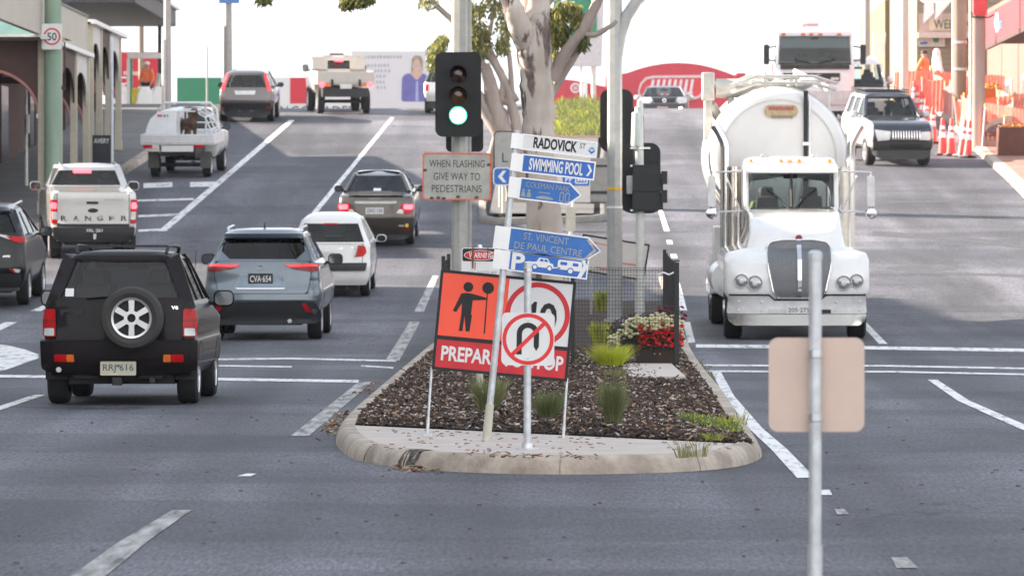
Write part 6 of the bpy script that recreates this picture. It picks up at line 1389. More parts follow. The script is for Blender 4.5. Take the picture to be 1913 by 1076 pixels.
# planter with flowers
DP_ = 77.0; SP = FPX/DP_
c = P(1225, 690, DP_); root = thing('flower_planter', (c.x, DP_, zp(DP_)+.155), 'rusty brown planter box behind the mesh overflowing with red and cream flowers', 'planter')
t = MB(); w_, h_ = 74/SP, .24; t.box((0,0,h_/2),(w_,.5,h_)); t.strip(rrect(w_+.02,.03,.005,0,h_), rrect(w_,.02,.004,0,h_), -.26, -.25); t.build('planter_box', mat('dark_planter',(.045,.025,.018),.75,var=.4,scale=5,bump=.2), root, bevel=.01)
t = MB(); [t.lathe([(0,-.005),(.008,-.004),(.008,0)], 'y', 8, (x,-.252,.18)) for x in (-.02,.05)]; t.build('bolt_head', ALU, root)
fo = MB(); rs = random.Random(12)
def shrubleaf(mb, c, rad, n, sz, k): 
    for _ in range(n):
        while True:
            d = Vector((rs.uniform(-1,1), rs.uniform(-1,1), rs.uniform(-1,1)))
            if d.length < 1: break
        p = Vector((c[0]+d.x*rad[0], c[1]+d.y*rad[1], c[2]+d.z*rad[2])); ax = Vector((rs.uniform(-1,1),rs.uniform(-1,1),rs.uniform(-.2,1))).normalized(); sd = ax.cross(Vector((rs.uniform(-1,1),rs.uniform(-1,1),rs.uniform(-1,1)))).normalized(); s_ = sz*rs.uniform(.6,1.3); mb.cur = rs.choice(k)
        mb.add([p-ax*s_, p+sd*s_*.5, p+ax*s_, p-sd*s_*.5], [(0,1,2,3)])
    mb.cur = 0
shrubleaf(fo, (-.12,0,.38), (.50,.32,.24), 2300, .03, (0,0,1)); fo.build('foliage', [mat('shrub_leaf',(.035,.062,.020),.6,var=.35,scale=4), mat('shrub_leaf_pale',(.09,.13,.035),.6,var=.3,scale=4)], root, smooth=0)
def blossoms(nm, pts, m, r):
    mb = MB()
    for p in pts:
        rr_ = r*rs.uniform(.7,1.25); mb.lathe([(0,rr_*.55),(rr_*.7,rr_*.4),(rr_,0),(rr_*.6,-rr_*.45),(0,-rr_*.5)], 'z', 7, p)
    o = mb.build(nm, m, root, smooth=0); return o
def on_dome(n, x0, x1, z0, z1): return [(rs.uniform(x0,x1), rs.uniform(-.33,-.15), rs.uniform(z0,z1)) for _ in range(n)]
CREAM = mat('cream_petal',(.72,.68,.42),.7,var=.2,scale=9); REDP = mat('red_petal',(.68,.015,.018),.6,var=.25,scale=9); DRED = mat('dark_red_petal',(.17,.008,.02),.7,var=.3,scale=9)
pts = []
for _ in range(260):
    x = rs.uniform(-.62,.36); zt = .66 - .55*((x+.02)**2) - (.12 if x < -.45 else 0); pts.append((x, rs.uniform(-.34,-.05), rs.uniform(max(.28,zt-.20), zt)))
pts += [(p[0], p[1]-.03, p[2]+.06) for p in pts[:120]]; o = blossoms('cream_flowers', [p for p in pts if not (-.2 < p[0] < .34 and p[2] < .50)], CREAM, .031); o['kind'] = 'stuff'
o = blossoms('red_flowers', on_dome(260, -.24, .34, .27, .56), REDP, .027); o['kind'] = 'stuff'
o = blossoms('dark_red_flowers', [(rs.uniform(.0,.42), rs.uniform(.1,.3), rs.uniform(.58,.80)) for _ in range(60)], DRED, .026); o['kind'] = 'stuff'
c = P(1200, 640, 81.0); mb = MB(); shrubleaf(mb, (0,0,.38), (.50,.3,.24), 1600, .028, (0,0,1,2)); o = mb.build('purple_shrub', [mat('purple_leaf',(.075,.05,.062),.7,var=.35,scale=5), mat('shrub_leaf',(.035,.062,.020),.6), mat('mauve_flower',(.20,.12,.20),.7)], smooth=0, loc=(c.x, 81.0, zp(81)+.18)); tag(o, 'dusky purple flowering shrub behind the planter', 'shrub')
# ---------------------------------------------------------------- pedestrian fence round the crossing
FEN = mat('fence_black', (.012,.012,.013), .5)
DFN = 76.3; a, b = P(1070, 600, DFN), P(1264, 600, DFN); zb_ = .15
root = thing('mesh_fence', (b.x, DFN, zb_), 'black welded mesh fence panel across the garden bed in front of the flowers', 'fence', 'black mesh fences round the crossing'); L_ = b.x - a.x
t = MB(); n = 34
for k in range(n+1): x = -L_ + L_*k/n; t.box((x,0,.68),(.0045,.0045,1.28))
for k in range(27): t.box((-L_/2,.006,.06+.048*k),(L_,.0045,.0045))
t.box((-L_/2,.006,1.28),(L_,.008,.008)); o = t.build('mesh_panel', FEN, root, smooth=0)
for x in (.0,):
    t = MB(); t.box((x,0,.68),(.065,.065,1.40)); t.box((x,0,1.40),(.075,.075,.02)); t.build('post', FEN, root, bevel=.004)
t = MB(); t.box((-L_,0,.6),(.05,.05,1.25)); t.build('post', FEN, root)
t = MB(); t.tube([(-.24,-.03,1.22),(-.17,-.04,1.25),(-.10,-.03,1.22),(-.04,-.04,1.25)], .012, 6); t.build('cable_tie', SIGNW, root)
def siderun(name, x0, y0, x1, y1, n, label):
    root = thing(name, (x0, y0, zp(y0)+.17), label, 'fence', 'black mesh fences round the crossing'); V0 = Vector((x0,y0,zp(y0)+.17))
    for k in range(n+1):
        y = y0+(y1-y0)*k/n; x = x0+(x1-x0)*k/n; p = Vector((x,y,zp(y)+.17))-V0; t = MB(); t.box((p.x,p.y,.66+p.z),(.06,.06,1.36)); t.build('post', FEN, root, bevel=.004)
        if k < n:
            y2 = y0+(y1-y0)*(k+1)/n; x2 = x0+(x1-x0)*(k+1)/n; p2 = Vector((x2,y2,zp(y2)+.17))-V0; m = MB()
            for j in range(31):
                u = j/30; q_ = p.lerp(p2, u); m.box((q_.x,q_.y,q_.z+.66),(.005,.005,1.2))
            for j in range(13): m.tube([(p.x,p.y,p.z+.08+.1*j),(p2.x,p2.y,p2.z+.08+.1*j)], .0025, 4)
            m.build('mesh_panel', FEN, root, smooth=0)
    return root
siderun('mesh_fence', b.x+.0, DFN+.6, b.x+.42, 98.5, 6, 'black mesh fence run with close posts going away beside the truck lane')
a = P(832, 500, 92); siderun('mesh_fence', a.x-.02, 91.0, a.x+.03, 94.0, 1, 'black mesh fence run going away behind the WARNING board')
# ---------------------------------------------------------------- signs and cabinets farther up the median
DB = 106.0; SB = FPX/DB
root = thing('message_board', base(1146, DB), 'white roadwork board seen askew behind the mast with faint red streaks', 'road sign')
bd = board(root, 1146, 481, DB, 9.0); w_, h_ = 124/SB, 66/SB
o = MB().prism(rrect(w_,h_,.01), -.01, .012).build('board_panel', mat('board_white',(.64,.62,.61),.5,var=.05), **bd)
t = MB(); t.box((0,0,h_/2),(w_+.02,.03,.03)); t.box((0,0,-h_/2),(w_+.02,.03,.03)); t.box((w_/2,0,0),(.03,.03,h_)); t.box((-w_/2,0,0),(.03,.03,h_)); t.build('frame', BLACK, o)
t = MB(); t.prism([(-.40,.20),(-.10,.185),(-.10,.205),(-.40,.225)],-.013,-.009); t.prism([(.05,-.10),(.42,-.09),(.42,-.055),(.05,-.07)],-.013,-.009); t.prism([(-.3,-.24),(.05,-.25),(.05,-.22),(-.3,-.21)],-.013,-.009); t.build('red_streak', mat('faded_red',(.62,.25,.22),.6), o)
for x in (-.4,.4): 
    t = MB(); A = Vector((x,0,.2)); z0 = P(1146,481,DB).z - root.location.z; t.cyl((x,.02,-.02),(x,.02,z0-.2),.016,n=8); t.build('leg', STEEL, root)
def psign(name, label, d, cx, cy, wpx, hpx, m, py_base, r=.03, postx=None, postm=None, cat='road sign'):
    s = FPX/d; root = thing(name, base(postx or cx, d), label, cat); c = P(cx, cy, d) - root.location
    o = MB().prism(rrect(wpx/s, hpx/s, r), -.004, .004).build('sign_plate', m, root, loc=(c.x, -.05, c.z)); t = MB(); t.cyl((0,0,-.1),(0,0,c.z+hpx/s/2),.035,n=10); t.build('post', postm or STEEL, root); return root, o, s
root, o, s = psign('lane_sign', 'tall pale sign with a black L showing beside the leaning post', 144, 942, 282, 40, 74, mat('lane_sign_grey',(.34,.34,.325),.6,var=.12), 415, .12, 934, mat('cream_steel',(.52,.50,.42),.6))
t = MB(); t.strip(rrect(40/s,74/s,.12), rrect(36/s,70/s,.10), -.007, -.003); t.prism([(-.05,-.28),(.09,-.28),(.09,-.25),(-.02,-.25),(-.02,-.05),(-.05,-.05)],-.008,-.003); t.build('border_and_letter', BLACK, o)
root, o, s = psign('direction_arrow_sign', 'small blue sign with a white chevron beside the WHEN FLASHING board', 142, 938, 330, 34, 34, SBLUE, 415, .1, 940, mat('cream_steel',(.52,.50,.42),.6))
t = MB(); t.prism([(.02,.14),(.10,.14),(-.0,0),(.10,-.14),(.02,-.14),(-.10,0)],-.007,-.003); t.strip(rrect(34/s,34/s,.1), rrect(30/s,30/s,.08), -.007, -.003); t.build('chevron', SIGNW, o)
root, o, s = psign('parking_sign', 'blue PP sign with white boxes peeking from behind the fingerboards', 143, 1076, 335, 50, 25, SBLUE, 410, .02, 1070)
t = MB(); addtext(t, 'PP', -.17, 0, .18, .20, -.006, .01); t.build('lettering', SIGNW, o); t = MB(); t.strip(rrect(.30,.22,.02,.13,0), rrect(.25,.17,.02,.13,0), -.007, -.003); [t.prism(rrect(.05,.10,.01,x,0),-.007,-.003) for x in (.06,.13,.20)]; t.build('white_box', SIGNW, o)
root, o, s = psign('blank_sign', 'small cream sign back beside the stout gum trunk', 118, 1066, 410, 18, 46, mat('cream_board',(.58,.54,.45),.6), 450, .05, 1066)
d = 150.; s = FPX/d; c = G(1121, 378, .15); root = thing('utility_cabinet', (c.x, c.y, c.z), 'grey beige roadside cabinet with dark bands behind the signal mast', 'cabinet')
t = MB(); w_, h_ = 36/s, 80/s; t.box((0,0,h_/2),(w_,.4,h_)); o = t.build('cabinet_body', mat('cabinet_grey',(.26,.25,.235),.6), root, bevel=.02); t = MB(); t.box((0,-.205,h_*.82),(w_,.02,.05)); t.box((0,-.205,h_*.22),(w_,.02,.07)); t.build('dark_band', PLAST, o)
# long grass and small signs on the far median verge
mb = MB(); rs = random.Random(30)
for _ in range(5200):
    y = rs.uniform(176,199); x = rs.uniform(1.0, 2.4) + ROADX*(y-150)*.6; blades(mb, 1, .16+.42*rs.random()*(.5+.5*math.sin(x*5.1+y*.9)*math.sin(y*.55)), .03, .35, .013, rs, (.52,.10,.20,.18), (x, y, zp(y)+.14))
tag(mb.build('verge_grass', GR, smooth=0), 'bright long grass on the far median verge', None, None, 'stuff')
mb = MB(); q_ = [(.75,175.2),(2.75,175.2),(3.1,199),(1.6,199)]; 
mb.loft([[(x0+(x1-x0)*k/4, y, zp(y)+.155) for k in range(5)] for y, x0, x1 in [(175.+2*i, .8+.03*i, 2.75+.03*i) for i in range(13)]], False, False, closed=False); struct(mb.build('verge_soil', mat('verge_mulch',(.10,.055,.045),.95,var=.3), smooth=60))
# ---------------------------------------------------------------- left side of the street
def colr(y): return ROADX*(y-150)
BRICKB = mat('brown_brick', (.085,.045,.035), .85, var=.3, scale=2.5, bump=.25, bscale=30); CREAMC = mat('cream_cladding', (.46,.43,.36), .6, var=.06, scale=2); POSTC = mat('post_cream', (.52,.48,.385), .6, var=.08)
BROWN = mat('arch_brown', (.075,.038,.034), .7, var=.15); PINK = mat('arch_edge_pink', (.42,.20,.19), .7); DARKG = mat('shop_glass', (.018,.02,.024), .15, coat=.4); TRIMW = mat('gutter_white', (.72,.74,.73), .4)
def wallbox(mb, x0, x1, y0, y1, z0, z1): mb.box(((x0+x1)/2,(y0+y1)/2,(z0+z1)/2),(x1-x0,y1-y0,z1-z0))
FX = -14.35
# brown brick shop with windows and a plinth
root = thing('brick_shop', (FX+colr(170), 170, zp(160)), 'brown brick shop with dark windows and white posters behind the verandah', 'shop'); O = root.location; root.rotation_euler = (0,0,HEAD)
t = MB(); wallbox(t, -12, 0, -38, 22, -3.6, 4.2); wl = t.build('wall', BRICKB, root, bevel=.02)
for y0, y1, z0, z1 in ((-.2,.9,.85,2.9),(1.4,2.4,.85,2.9),(-8,-6.2,.2,2.4),(-13,-10.5,-.2,2.2),(-20,-17,-1.,1.7)):
    f = MB(); wallbox(f, .003, .06, y0-.08, y1+.08, z0-.08, z1+.08); fo_ = f.build('window', BROWN, root); g_ = MB(); wallbox(g_, .062, .07, y0, y1, z0, z1); g_.build('pane', DARKG, fo_)
t = MB(); wallbox(t, .004, .12, 3.0, 20, .35, 3.4); sf = t.build('shopfront', DARKG, root); t = MB(); [wallbox(t, .12, .2, y, y+.14, .35, 3.4) for y in (3.,6.,9.,12.5,16.,19.8)]; t.build('mullion', BROWN, sf)
t = MB(); wallbox(t, .005, .18, 2.6, 20, -.1, .42); t.build('plinth', mat('plinth_grey',(.30,.29,.285),.8), root)
for y, z, w_, h_ in ((.1,2.15,.7,1.0),(3.6,1.9,1.1,1.5),(4.8,1.2,.8,1.1)):
    t = MB(); wallbox(t, .2, .215, y, y+w_, z-h_/2, z+h_/2); t.build('poster', mat('poster_white',(.55,.56,.58),.6,var=.3,scale=3), root)
# green hipped awning on its brown brackets
dA = 143.4; a, b = P(-60, 70, dA), P(121, 75, dA); root = thing('green_awning', (a.x, dA, a.z), 'sea green hipped awning with cream gutter and brown curved brackets on the brick shop', 'awning')
w_ = b.x - a.x; t = MB(); zr_ = .46; t.add([(0,0,.04),(w_,0,-.02),(w_,2.4,-.02),(0,2.4,.04),(.0,1.0,zr_),(w_*.45,1.0,zr_*.96),(w_*.45,1.5,zr_*.96),(0,1.5,zr_)], [(0,1,5,4),(1,2,6,5),(2,3,7,6),(4,5,6,7),(0,4,7,3)]); t.build('roof_sheet', mat('awning_green',(.10,.20,.19),.55,var=.12,scale=3), root)
t = MB(); t.box((w_/2,-.02,-.06),(w_,.08,.12)); t.build('gutter', mat('gutter_cream',(.52,.42,.27),.6), root)
br = MB(); A = [( w_*u, -.02, -.15 -.28-.85*u**2.2) for u in (0,.15,.3,.45,.6,.75,.9,1.0)]; br.tube(A, .045, 6)
for p in A[::1]: br.box((p[0],p[1],(p[2]-.12)/2),(.035,.035,abs(p[2]+.12)))
br.build('bracket', BROWN, root)
# verandah fascia, posts and arches along the kerb
def verandah(name, y0, y1, ztop, posts, label, fasc):
    x0 = -11.25; root = thing(name, (x0, y0, zp(y0)+.15), label, 'verandah'); zb_ = root.location.z; L_ = y1-y0
    t = MB(); t.box((-1.5, L_/2, ztop-zb_+.03),(3.2,L_+.3,.06)); t.add([(.15,-.3,ztop-zb_-.06),(.15,L_+.3,ztop-zb_-.06),(.15,L_+.3,ztop-zb_+.05),(.15,-.3,ztop-zb_+.05),(.02,-.3,ztop-zb_-.06),(.02,L_+.3,ztop-zb_-.06),(.02,L_+.3,ztop-zb_+.05),(.02,-.3,ztop-zb_+.05)], [(0,1,2,3),(7,6,5,4),(0,4,5,1),(3,2,6,7),(0,3,7,4),(1,5,6,2)]); t.build('gutter', TRIMW, root)
    if fasc:
        t = MB(); n = 90; h0, h1 = ztop-zb_+.07, ztop-zb_+1.0
        rows = [[(-.02 + (.018 if k % 2 else 0), -22+ (L_+22)*k/n, z) for k in range(n+1)] for z in (h0, h1)]; t.loft(rows, False, False, closed=False); t.box((-.10, (L_-22)/2, (h0+h1)/2),(.1,L_+22,h1-h0)); 
        xs = [(-4.2*k/24, L_+.02*(k % 2), z) for z in (h0,h1) for k in range(25)]; t.add(xs, [(k,k+1,26+k,25+k) for k in range(24)]); t.box((-2.1,L_-.06,(h0+h1)/2),(4.2,.1,h1-h0)); t.build('fascia_cladding', CREAMC, root, smooth=0)
        t = MB(); t.box((-.06,(L_-22)/2,h1+.03),(.16,L_+22,.06)); t.build('fascia_capping', mat('capping_green',(.05,.10,.085),.5), root)
    ys = [y-y0 for y in posts]; zt = ztop-zb_-.06
    for i, y in enumerate(ys):
        zg = zp(posts[i])+.15-zb_; t = MB(); t.box((-.03,y,(zg+zt)/2),(.17,.17,zt-zg)); t.box((-.03,y,zg+.15),(.21,.21,.3)); t.build('post', POSTC, root)
        t = MB(); t.box((-1.5,y,zt-.35),(2.8,.07,.7)); t.build('cross_panel', BROWN, root)
        t = MB(); n = 9; B = [(-.15-1.25+1.25*math.cos(R(90*k/n)), zt-1.75+1.25*math.sin(R(90*k/n))) for k in range(n+1)]; poly = [(-.12,zt-1.75)]+[( -.12-1.3+1.3*math.cos(R(90*k/n)), zt-1.75+1.05*math.sin(R(90*k/n))) for k in range(n+1)] + [(-1.42,zt-.02),(-.12,zt-.02)]
        t.prism(poly[1:], y-.03, y+.03); t.build('arch_bracket', BROWN, root); e = MB(); pe = [(x, y-.045, z) for x, z in poly[1:n+2]]; e.tube(pe, .04, 6); e.build('arch_edge', PINK, root)
    for i in range(len(ys)-1):
        a, b = ys[i]+.09, ys[i+1]-.09; m = (a+b)/2; t = MB(); n = 10; arc = [(m+(b-a)/2*math.cos(math.pi*k/n), zt-1.3+.85*math.sin(math.pi*k/n)**.8) for k in range(n+1)]
        v_ = [(0, y, z) for y, z in arc]+[(0,y,zt) for y, z in arc]; v2 = [(-.04,y,z) for _, y, z in v_]; q_ = n+1
        t.add(v_+v2, [(k,k+1,q_+k+1,q_+k) for k in range(n)]+[(2*q_+k+1,2*q_+k,3*q_+k,3*q_+k+1) for k in range(n)]+[(k,2*q_+k,2*q_+k+1,k+1) for k in range(n)]); t.build('arch_panel', BROWN if i % 2 else mat('infill_white',(.60,.58,.55),.6), root)
    return root
verandah('verandah', 140.6, 156.3, 6.42, [141.3,146.6,151.6,156], 'long cream verandah with corrugated fascia, brown arches and cream posts along the footpath', True)
verandah('verandah', 157.3, 170, 7.34, [157.6,161,164.5,168.8], 'second higher verandah stepping up the hill beyond the corrugated fascia', False)
# dark canopy farther up
root = thing('station_canopy', (-13.0, 210, zp(210)), 'dark flat canopy roof standing on a thin black column beyond the verandahs', 'canopy'); zc_ = 9.25-root.location.z
t = MB(); wallbox(t, -9, .45, -14, 10, zc_, zc_+.62); t.build('roof_slab', mat('canopy_dark',(.045,.047,.055),.6), root, bevel=.03); t = MB(); wallbox(t, -9.1, .6, -14.2, 10.2, zc_+.60, zc_+.70); t.build('roof_edge', TRIMW, root)
t = MB(); t.cyl((-.1,9,-.2),(-.1,9,zc_+.05),.07,n=10); t.build('column', BLACK, root)
t = MB(); wallbox(t, -3.0, -2.2, -8, -6, -.2, zc_); t.build('column', BROWN, root)
# poles
def pole(name, px, d, wpx, label, m, top=-60, cat='pole', up=.15, xo=0., taper=.85):
    s = FPX/d; q_ = P(px, 400, d); root = thing(name, (q_.x, d, zp(d)+up), label, cat); z1 = P(px, top, d).z - root.location.z; r = wpx/s/2
    t = MB(); t.tube([(0,0,-.2),(0,0,z1*.5),(0,0,z1)], [r, r*(1+taper)/2, r*taper], 16); t.build('shaft', m, root); return root, s
WOODG = mat('green_timber', (.20,.30,.225), .8, col2=(.30,.39,.30), scale=3, stretch=(1,1,.12), bump=.3, bscale=20); WOODT = mat('brown_timber', (.30,.225,.17), .85, col2=(.17,.13,.105), scale=4, stretch=(1,1,.1), bump=.3, bscale=20); STEELP = mat('street_pole_grey', (.34,.33,.32), .5, .3, .1)
r_, s = pole('power_pole', 99, 141, 33, 'green stained timber power pole carrying a 50 speed sign', WOODG, taper=.93)
c = P(97, 69, 140.7) - r_.location; o = MB().prism(rrect(38/s,48/s,.05), -.006, .006).build('speed_sign', SIGNW, r_, loc=c)
t = MB(); t.strip(circ(.205,36,0,0), circ(.165,36,0,0), -.010, -.005); t.build('red_ring', SRED, o); t = MB(); addtext(t, '50', 0, 0, .23, .19, -.009, .015); t.build('speed_number', BLACK, o)
r_, s = pole('sign_pole', 49, 152, 7, 'thin white steel pole with a small box near the brick shop', mat('white_post',(.60,.62,.58),.5), top=130); t = MB(); c = P(52,232,151.9)-r_.location; t.box(c,(.10,.1,.5)); t.build('meter_box', mat('white_post',(.60,.62,.58),.5), r_, bevel=.02)
r_, s = pole('downpipe_pole', 209, 156.9, 7, 'slim bluish white pole standing beside the black banner sign', mat('pale_blue_white',(.58,.62,.68),.5), top=70)
r_, s = pole('street_pole', 313, 186, 15, 'tall grey street pole in front of the green wall, cream on its sunny side', STEELP); t = MB(); t.cyl((-.11,-.1,0),(-.11,-.1,P(313,75,186).z-r_.location.z),.06,n=10); t.build('conduit', mat('conduit_cream',(.60,.56,.50),.6), r_)
r_, s = pole('timber_pole', 264, 228, 11, 'dark timber pole rising behind the red hoarding', WOODT)
r_, s = pole('thin_pole', 387, 225, 4, 'very thin grey pole in front of the green wall', STEELP, top=88)
r_, s = pole('tall_sign_pole', 426, 205, 17, 'tall grey pole topped by a blue panel above the parked wagon', STEELP, top=4); c = P(428, -6, 204.6)-r_.location; o = MB().box(c,(38/s,.12,26/s)).build('blue_panel', mat('panel_blue',(.10,.20,.48),.5), r_, bevel=.01)
# black banner sign on the footpath
q_ = P(190, 300, 154.5); root = thing('banner_sign', (q_.x, 154.5, zp(154.5)+.15), 'black upright footpath sign with white lettering at its top beside the verandah posts', 'sign'); s = FPX/154.5
c = P(190, 285, 154.5)-root.location; o = MB().box(c,(35/s,.06,64/s)).build('sign_panel', mat('banner_black',(.022,.024,.034),.6), root, bevel=.01); t = MB(); t.box((c.x,0,c.z/2-.2),(.3,.3,.1)); t.build('foot', PLAST, root)
t = MB(); addtext(t, 'AVERY', c.x, c.z+.30, .40, .13, -.034, .01); t.build('lettering', SIGNW, root)
# unseen corner building, added and sized so that its shadow covers the intersection
root = thing('corner_shade_block', (-20, 78, 0), 'unseen three storey rendered corner building added to shade the junction', 'building')
t = MB(); wallbox(t, -14, 0, -72, 45, -.1, 13.5); t.build('wall', CREAMC, root, bevel=.02); t = MB(); wallbox(t, -14.2, .25, -72.2, 45.2, 13.48, 13.8); t.build('cornice', TRIMW, root)
for k in range(10):
    for z in (1.0, 5.2, 9.4): f = MB(); wallbox(f, .003, .07, -58+8*k, -55+8*k, z, z+2.2); fo_ = f.build('window', BROWN, root); g_ = MB(); wallbox(g_, .072, .08, -57.9+8*k, -55.1+8*k, z+.1, z+2.1); g_.build('pane', DARKG, fo_)
# ---------------------------------------------------------------- beyond the crest, left to right
def flatwall(name, d, px0, px1, py0, m, label, cat='wall', depth=.3, z0=None):
    a, b = P(px0, py0, d), P(px1, py0, d); root = thing(name, ((a.x+b.x)/2, d, zp(d)), label, cat); h_ = a.z - zp(d)
    t = MB(); t.box((0,depth/2,h_/2),(b.x-a.x,depth,h_)); return root, t.build('wall', m, root), FPX/d
REDW = mat('hoarding_red', (.50,.022,.045), .6, var=.06); REDP_ = mat('arched_wall_red', (.50,.035,.06), .65, var=.06, scale=1)
root, o, s = flatwall('red_hoarding', 232, 205, 306, 97, mat('hoarding_white',(.58,.56,.58),.6), 'red and white advertising hoarding behind the dark timber pole', 'hoarding')
def onw(root, d, pts): return [((p-root.location).x, (p-root.location).z) for p in (P(x, y, d) for x, y in pts)]
t = MB(); t.prism(onw(root,232,[(206,99),(305,99),(305,165),(250,165),(238,163),(206,145)]), -.02, -.003); pn = t.build('red_panel', REDW, root)
t = MB(); c = onw(root,232,[(252,136),(270,149)]); addtext(t, 'to make the', c[0][0]-.1, c[0][1], 1.35, .22, -.03, .01); addtext(t, 'Co', c[0][0]-.35, c[1][1]-.05, .55, .32, -.03, .02); t.build('lettering', SIGNW, pn)
GREENW = mat('wall_green', (.035,.20,.11), .65, var=.06, scale=1)
root, o, s = flatwall('long_wall', 240, 330, 664, 145, mat('wall_white',(.60,.60,.62),.65,var=.05), 'long white shop wall painted with a green and a red block behind the parked vehicles', 'wall', 8)
t = MB(); t.prism(onw(root,240,[(331,146),(413,146),(413,200),(331,200)]), -.02, -.003); t.build('green_block', GREENW, root); t = MB(); t.prism(onw(root,240,[(542,146),(580,146),(580,194),(542,194)]), -.02, -.003); t.build('red_block', REDW, root)
t = MB()
for tx, x0, x1 in (('N', 524, 538),('SO', 546, 585),('ADEL', 603, 662)):
    c = onw(root,240,[((x0+x1)/2, 208)])[0]; addtext(t, tx, c[0], c[1], (x1-x0)/s, 19/s, -.01, .0)
t.build('lettering', mat('letter_dark',(.06,.07,.06),.6), root)
root, o, s = flatwall('billboard', 238, 657, 812, 96, mat('billboard_white',(.60,.59,.62),.6,var=.02), 'pale billboard with lines of small print and a woman in a blue jacket', 'billboard', .25)
t = MB(); random.seed(3)
for y, x0, x1 in ((107,682,752),(123,668,728),(133,700,726),(143,703,716),(154,703,720),(164,704,722)):
    x = x0
    while x < x1:
        w_ = random.uniform(2.6,4.2); t.prism(onw(root,238,[(x,y-2.6),(x+w_,y-2.6),(x+w_*.9,y+2.6),(x,y+2.6)]), -.012, -.003); x += w_+random.uniform(1.6,3.4)
t.build('small_print', mat('print_grey',(.36,.37,.44),.6), root); t = MB(); t.prism(onw(root,238,[(667,106),(671,105),(674,111),(669,112)]), -.012, -.003); t.build('red_mark', SRED, root)
t = MB(); t.prism(rnd(onw(root,238,[(750,190),(751,146),(757,139),(766,137),(778,151),(790,137),(797,141),(800,150),(797,190)]),.1), -.02, -.003); pj = t.build('printed_jacket', mat('print_blue',(.13,.125,.36),.6,var=.12,scale=3), root)
t = MB(); t.prism(rnd(onw(root,238,[(766,138),(772,128),(786,128),(790,138),(779,151)]),.08), -.021, -.003); t.prism([(x*.165+onw(root,238,[(779,119)])[0][0], z*.25+onw(root,238,[(779,119)])[0][1]) for x, z in circ(1,24)], -.024, -.003); t.build('printed_face', mat('print_skin',(.55,.36,.31),.6), root)
t = MB(); t.prism(rnd(onw(root,238,[(768,137),(769,112),(775,104),(786,105),(790,114),(789,134),(786,121),(782,111),(774,112),(771,124),(772,134)]),.05), -.028, -.003); t.build('printed_hair', mat('print_hair',(.20,.155,.12),.7,col2=(.42,.36,.28),scale=6), root); t = MB(); t.prism(onw(root,238,[(777,152),(781,152),(782,190),(776,190)]), -.024, -.003); t.build('printed_blouse', mat('print_pale_blue',(.33,.34,.58),.6), root)
# green and white portal with yellow notice
d = 215.; s = FPX/d; a, b = P(238, 100, d), P(311, 100, d); root = thing('portal_frame', ((a.x+b.x)/2, d, zp(d)), 'white portal frame with green posts beside the street pole', 'frame'); w_ = b.x-a.x; h_ = a.z-zp(d)
t = MB(); t.box((0,0,h_-.09),(w_,.15,.2)); t.build('lintel', WHITE, root); 
for sg in (-1,1):
    t = MB(); t.box((sg*(w_/2-.04),0,(h_-.2)/2),(.12,.12,h_-.2)); t.build('post', WHITE, root); t = MB(); t.box((sg*(w_/2-.14),.01,(h_-.2)/2),(.09,.1,h_-.2)); t.build('green_edge', mat('portal_green',(.03,.32,.20),.5), root)
t = MB(); t.prism(onw(root,d,[(246,166),(266,166),(266,200),(246,200)]), -.1, -.07); t.build('yellow_notice', mat('notice_yellow',(.62,.50,.06),.6,var=.25,scale=8), root)
q_ = G(291,212); d = 203.; a, b = P(299,138,d), P(286,196,d); root = thing('plank', (b.x, d, b.z-.3), 'pale plank leaning in front of the portal frame', 'plank'); t = MB(); p = a-root.location; r2 = b-root.location; t.tube([(r2.x,0,0),(r2.x,0,r2.z),(p.x,0,p.z)], [.09,.10,.10], 4); t.build('board', mat('plank_pale',(.60,.55,.48),.7), root)
for px, lb in ((271,'white rounded barrier block left of the leaning plank'),(298,'white rounded barrier block under the leaning plank')):
    q_ = P(px, 205, 201.); mb = MB(); mb.loft([[(x,y,0) for x,y in rrect(.62,.4,.08)],[(x,y,.35) for x,y in rrect(.50,.3,.08)],[(x,y,.62) for x,y in rrect(.30,.2,.08)]]); o = mb.build('barrier_block', WHITE, loc=(q_.x,201.,zp(201)+.12)); tag(o, lb, 'barrier', 'white barrier blocks')
# red arched shop
d = 300.; s = FPX/d; c = P(1265,118,d); root = thing('arched_shop', (c.x, d, zp(d)), 'red shop with a wide arched parapet and a white outlined red sign', 'shop')
arc = [(1100-60,152),(1062,150),(1075,151),(1134,163),(1136,138),(1150,142)]
arc = [(1030,146),(1075,151),(1134,163),(1135,139),(1147,140),(1160,139)] + [(1160+ (1372-1160)*k/14, 118+ 24*((k-7)/7.)**2) for k in range(1,14)] + [(1374,142),(1377,137),(1393,137),(1394,158),(1412,153),(1460,150)]
t = MB(); t.prism(onw(root,d,arc+[(1460,330),(1030,330)]), 0, 9); wl = t.build('wall', REDP_, root)
out_ = onw(root,d,[(1192,170),(1196,156),(1206,145),(1222,142),(1331,141),(1332,145),(1318,170),(1308,183),(1292,188),(1200,188),(1192,180)]); cx = sum(p[0] for p in out_)/len(out_); cz = sum(p[1] for p in out_)/len(out_)
t = MB(); t.strip(out_, [(cx+(x-cx)*.945, cz+(z-cz)*.80) for x, z in out_], -.12, -.003); sg_ = t.build('sign_outline', mat('sign_pale',(.62,.50,.53),.5), root); t = MB(); t.prism([(cx+(x-cx)*.945, cz+(z-cz)*.80) for x, z in out_], -.05, -.002); t.build('sign_field', mat('sign_field_red',(.62,.035,.05),.5), root)
t = MB(); c0 = onw(root,d,[(1254,164)])[0]; addtext(t, 'FLOWCUIT', c0[0], c0[1], 90/s, 30/s, -.08, .02, .25) if False else None
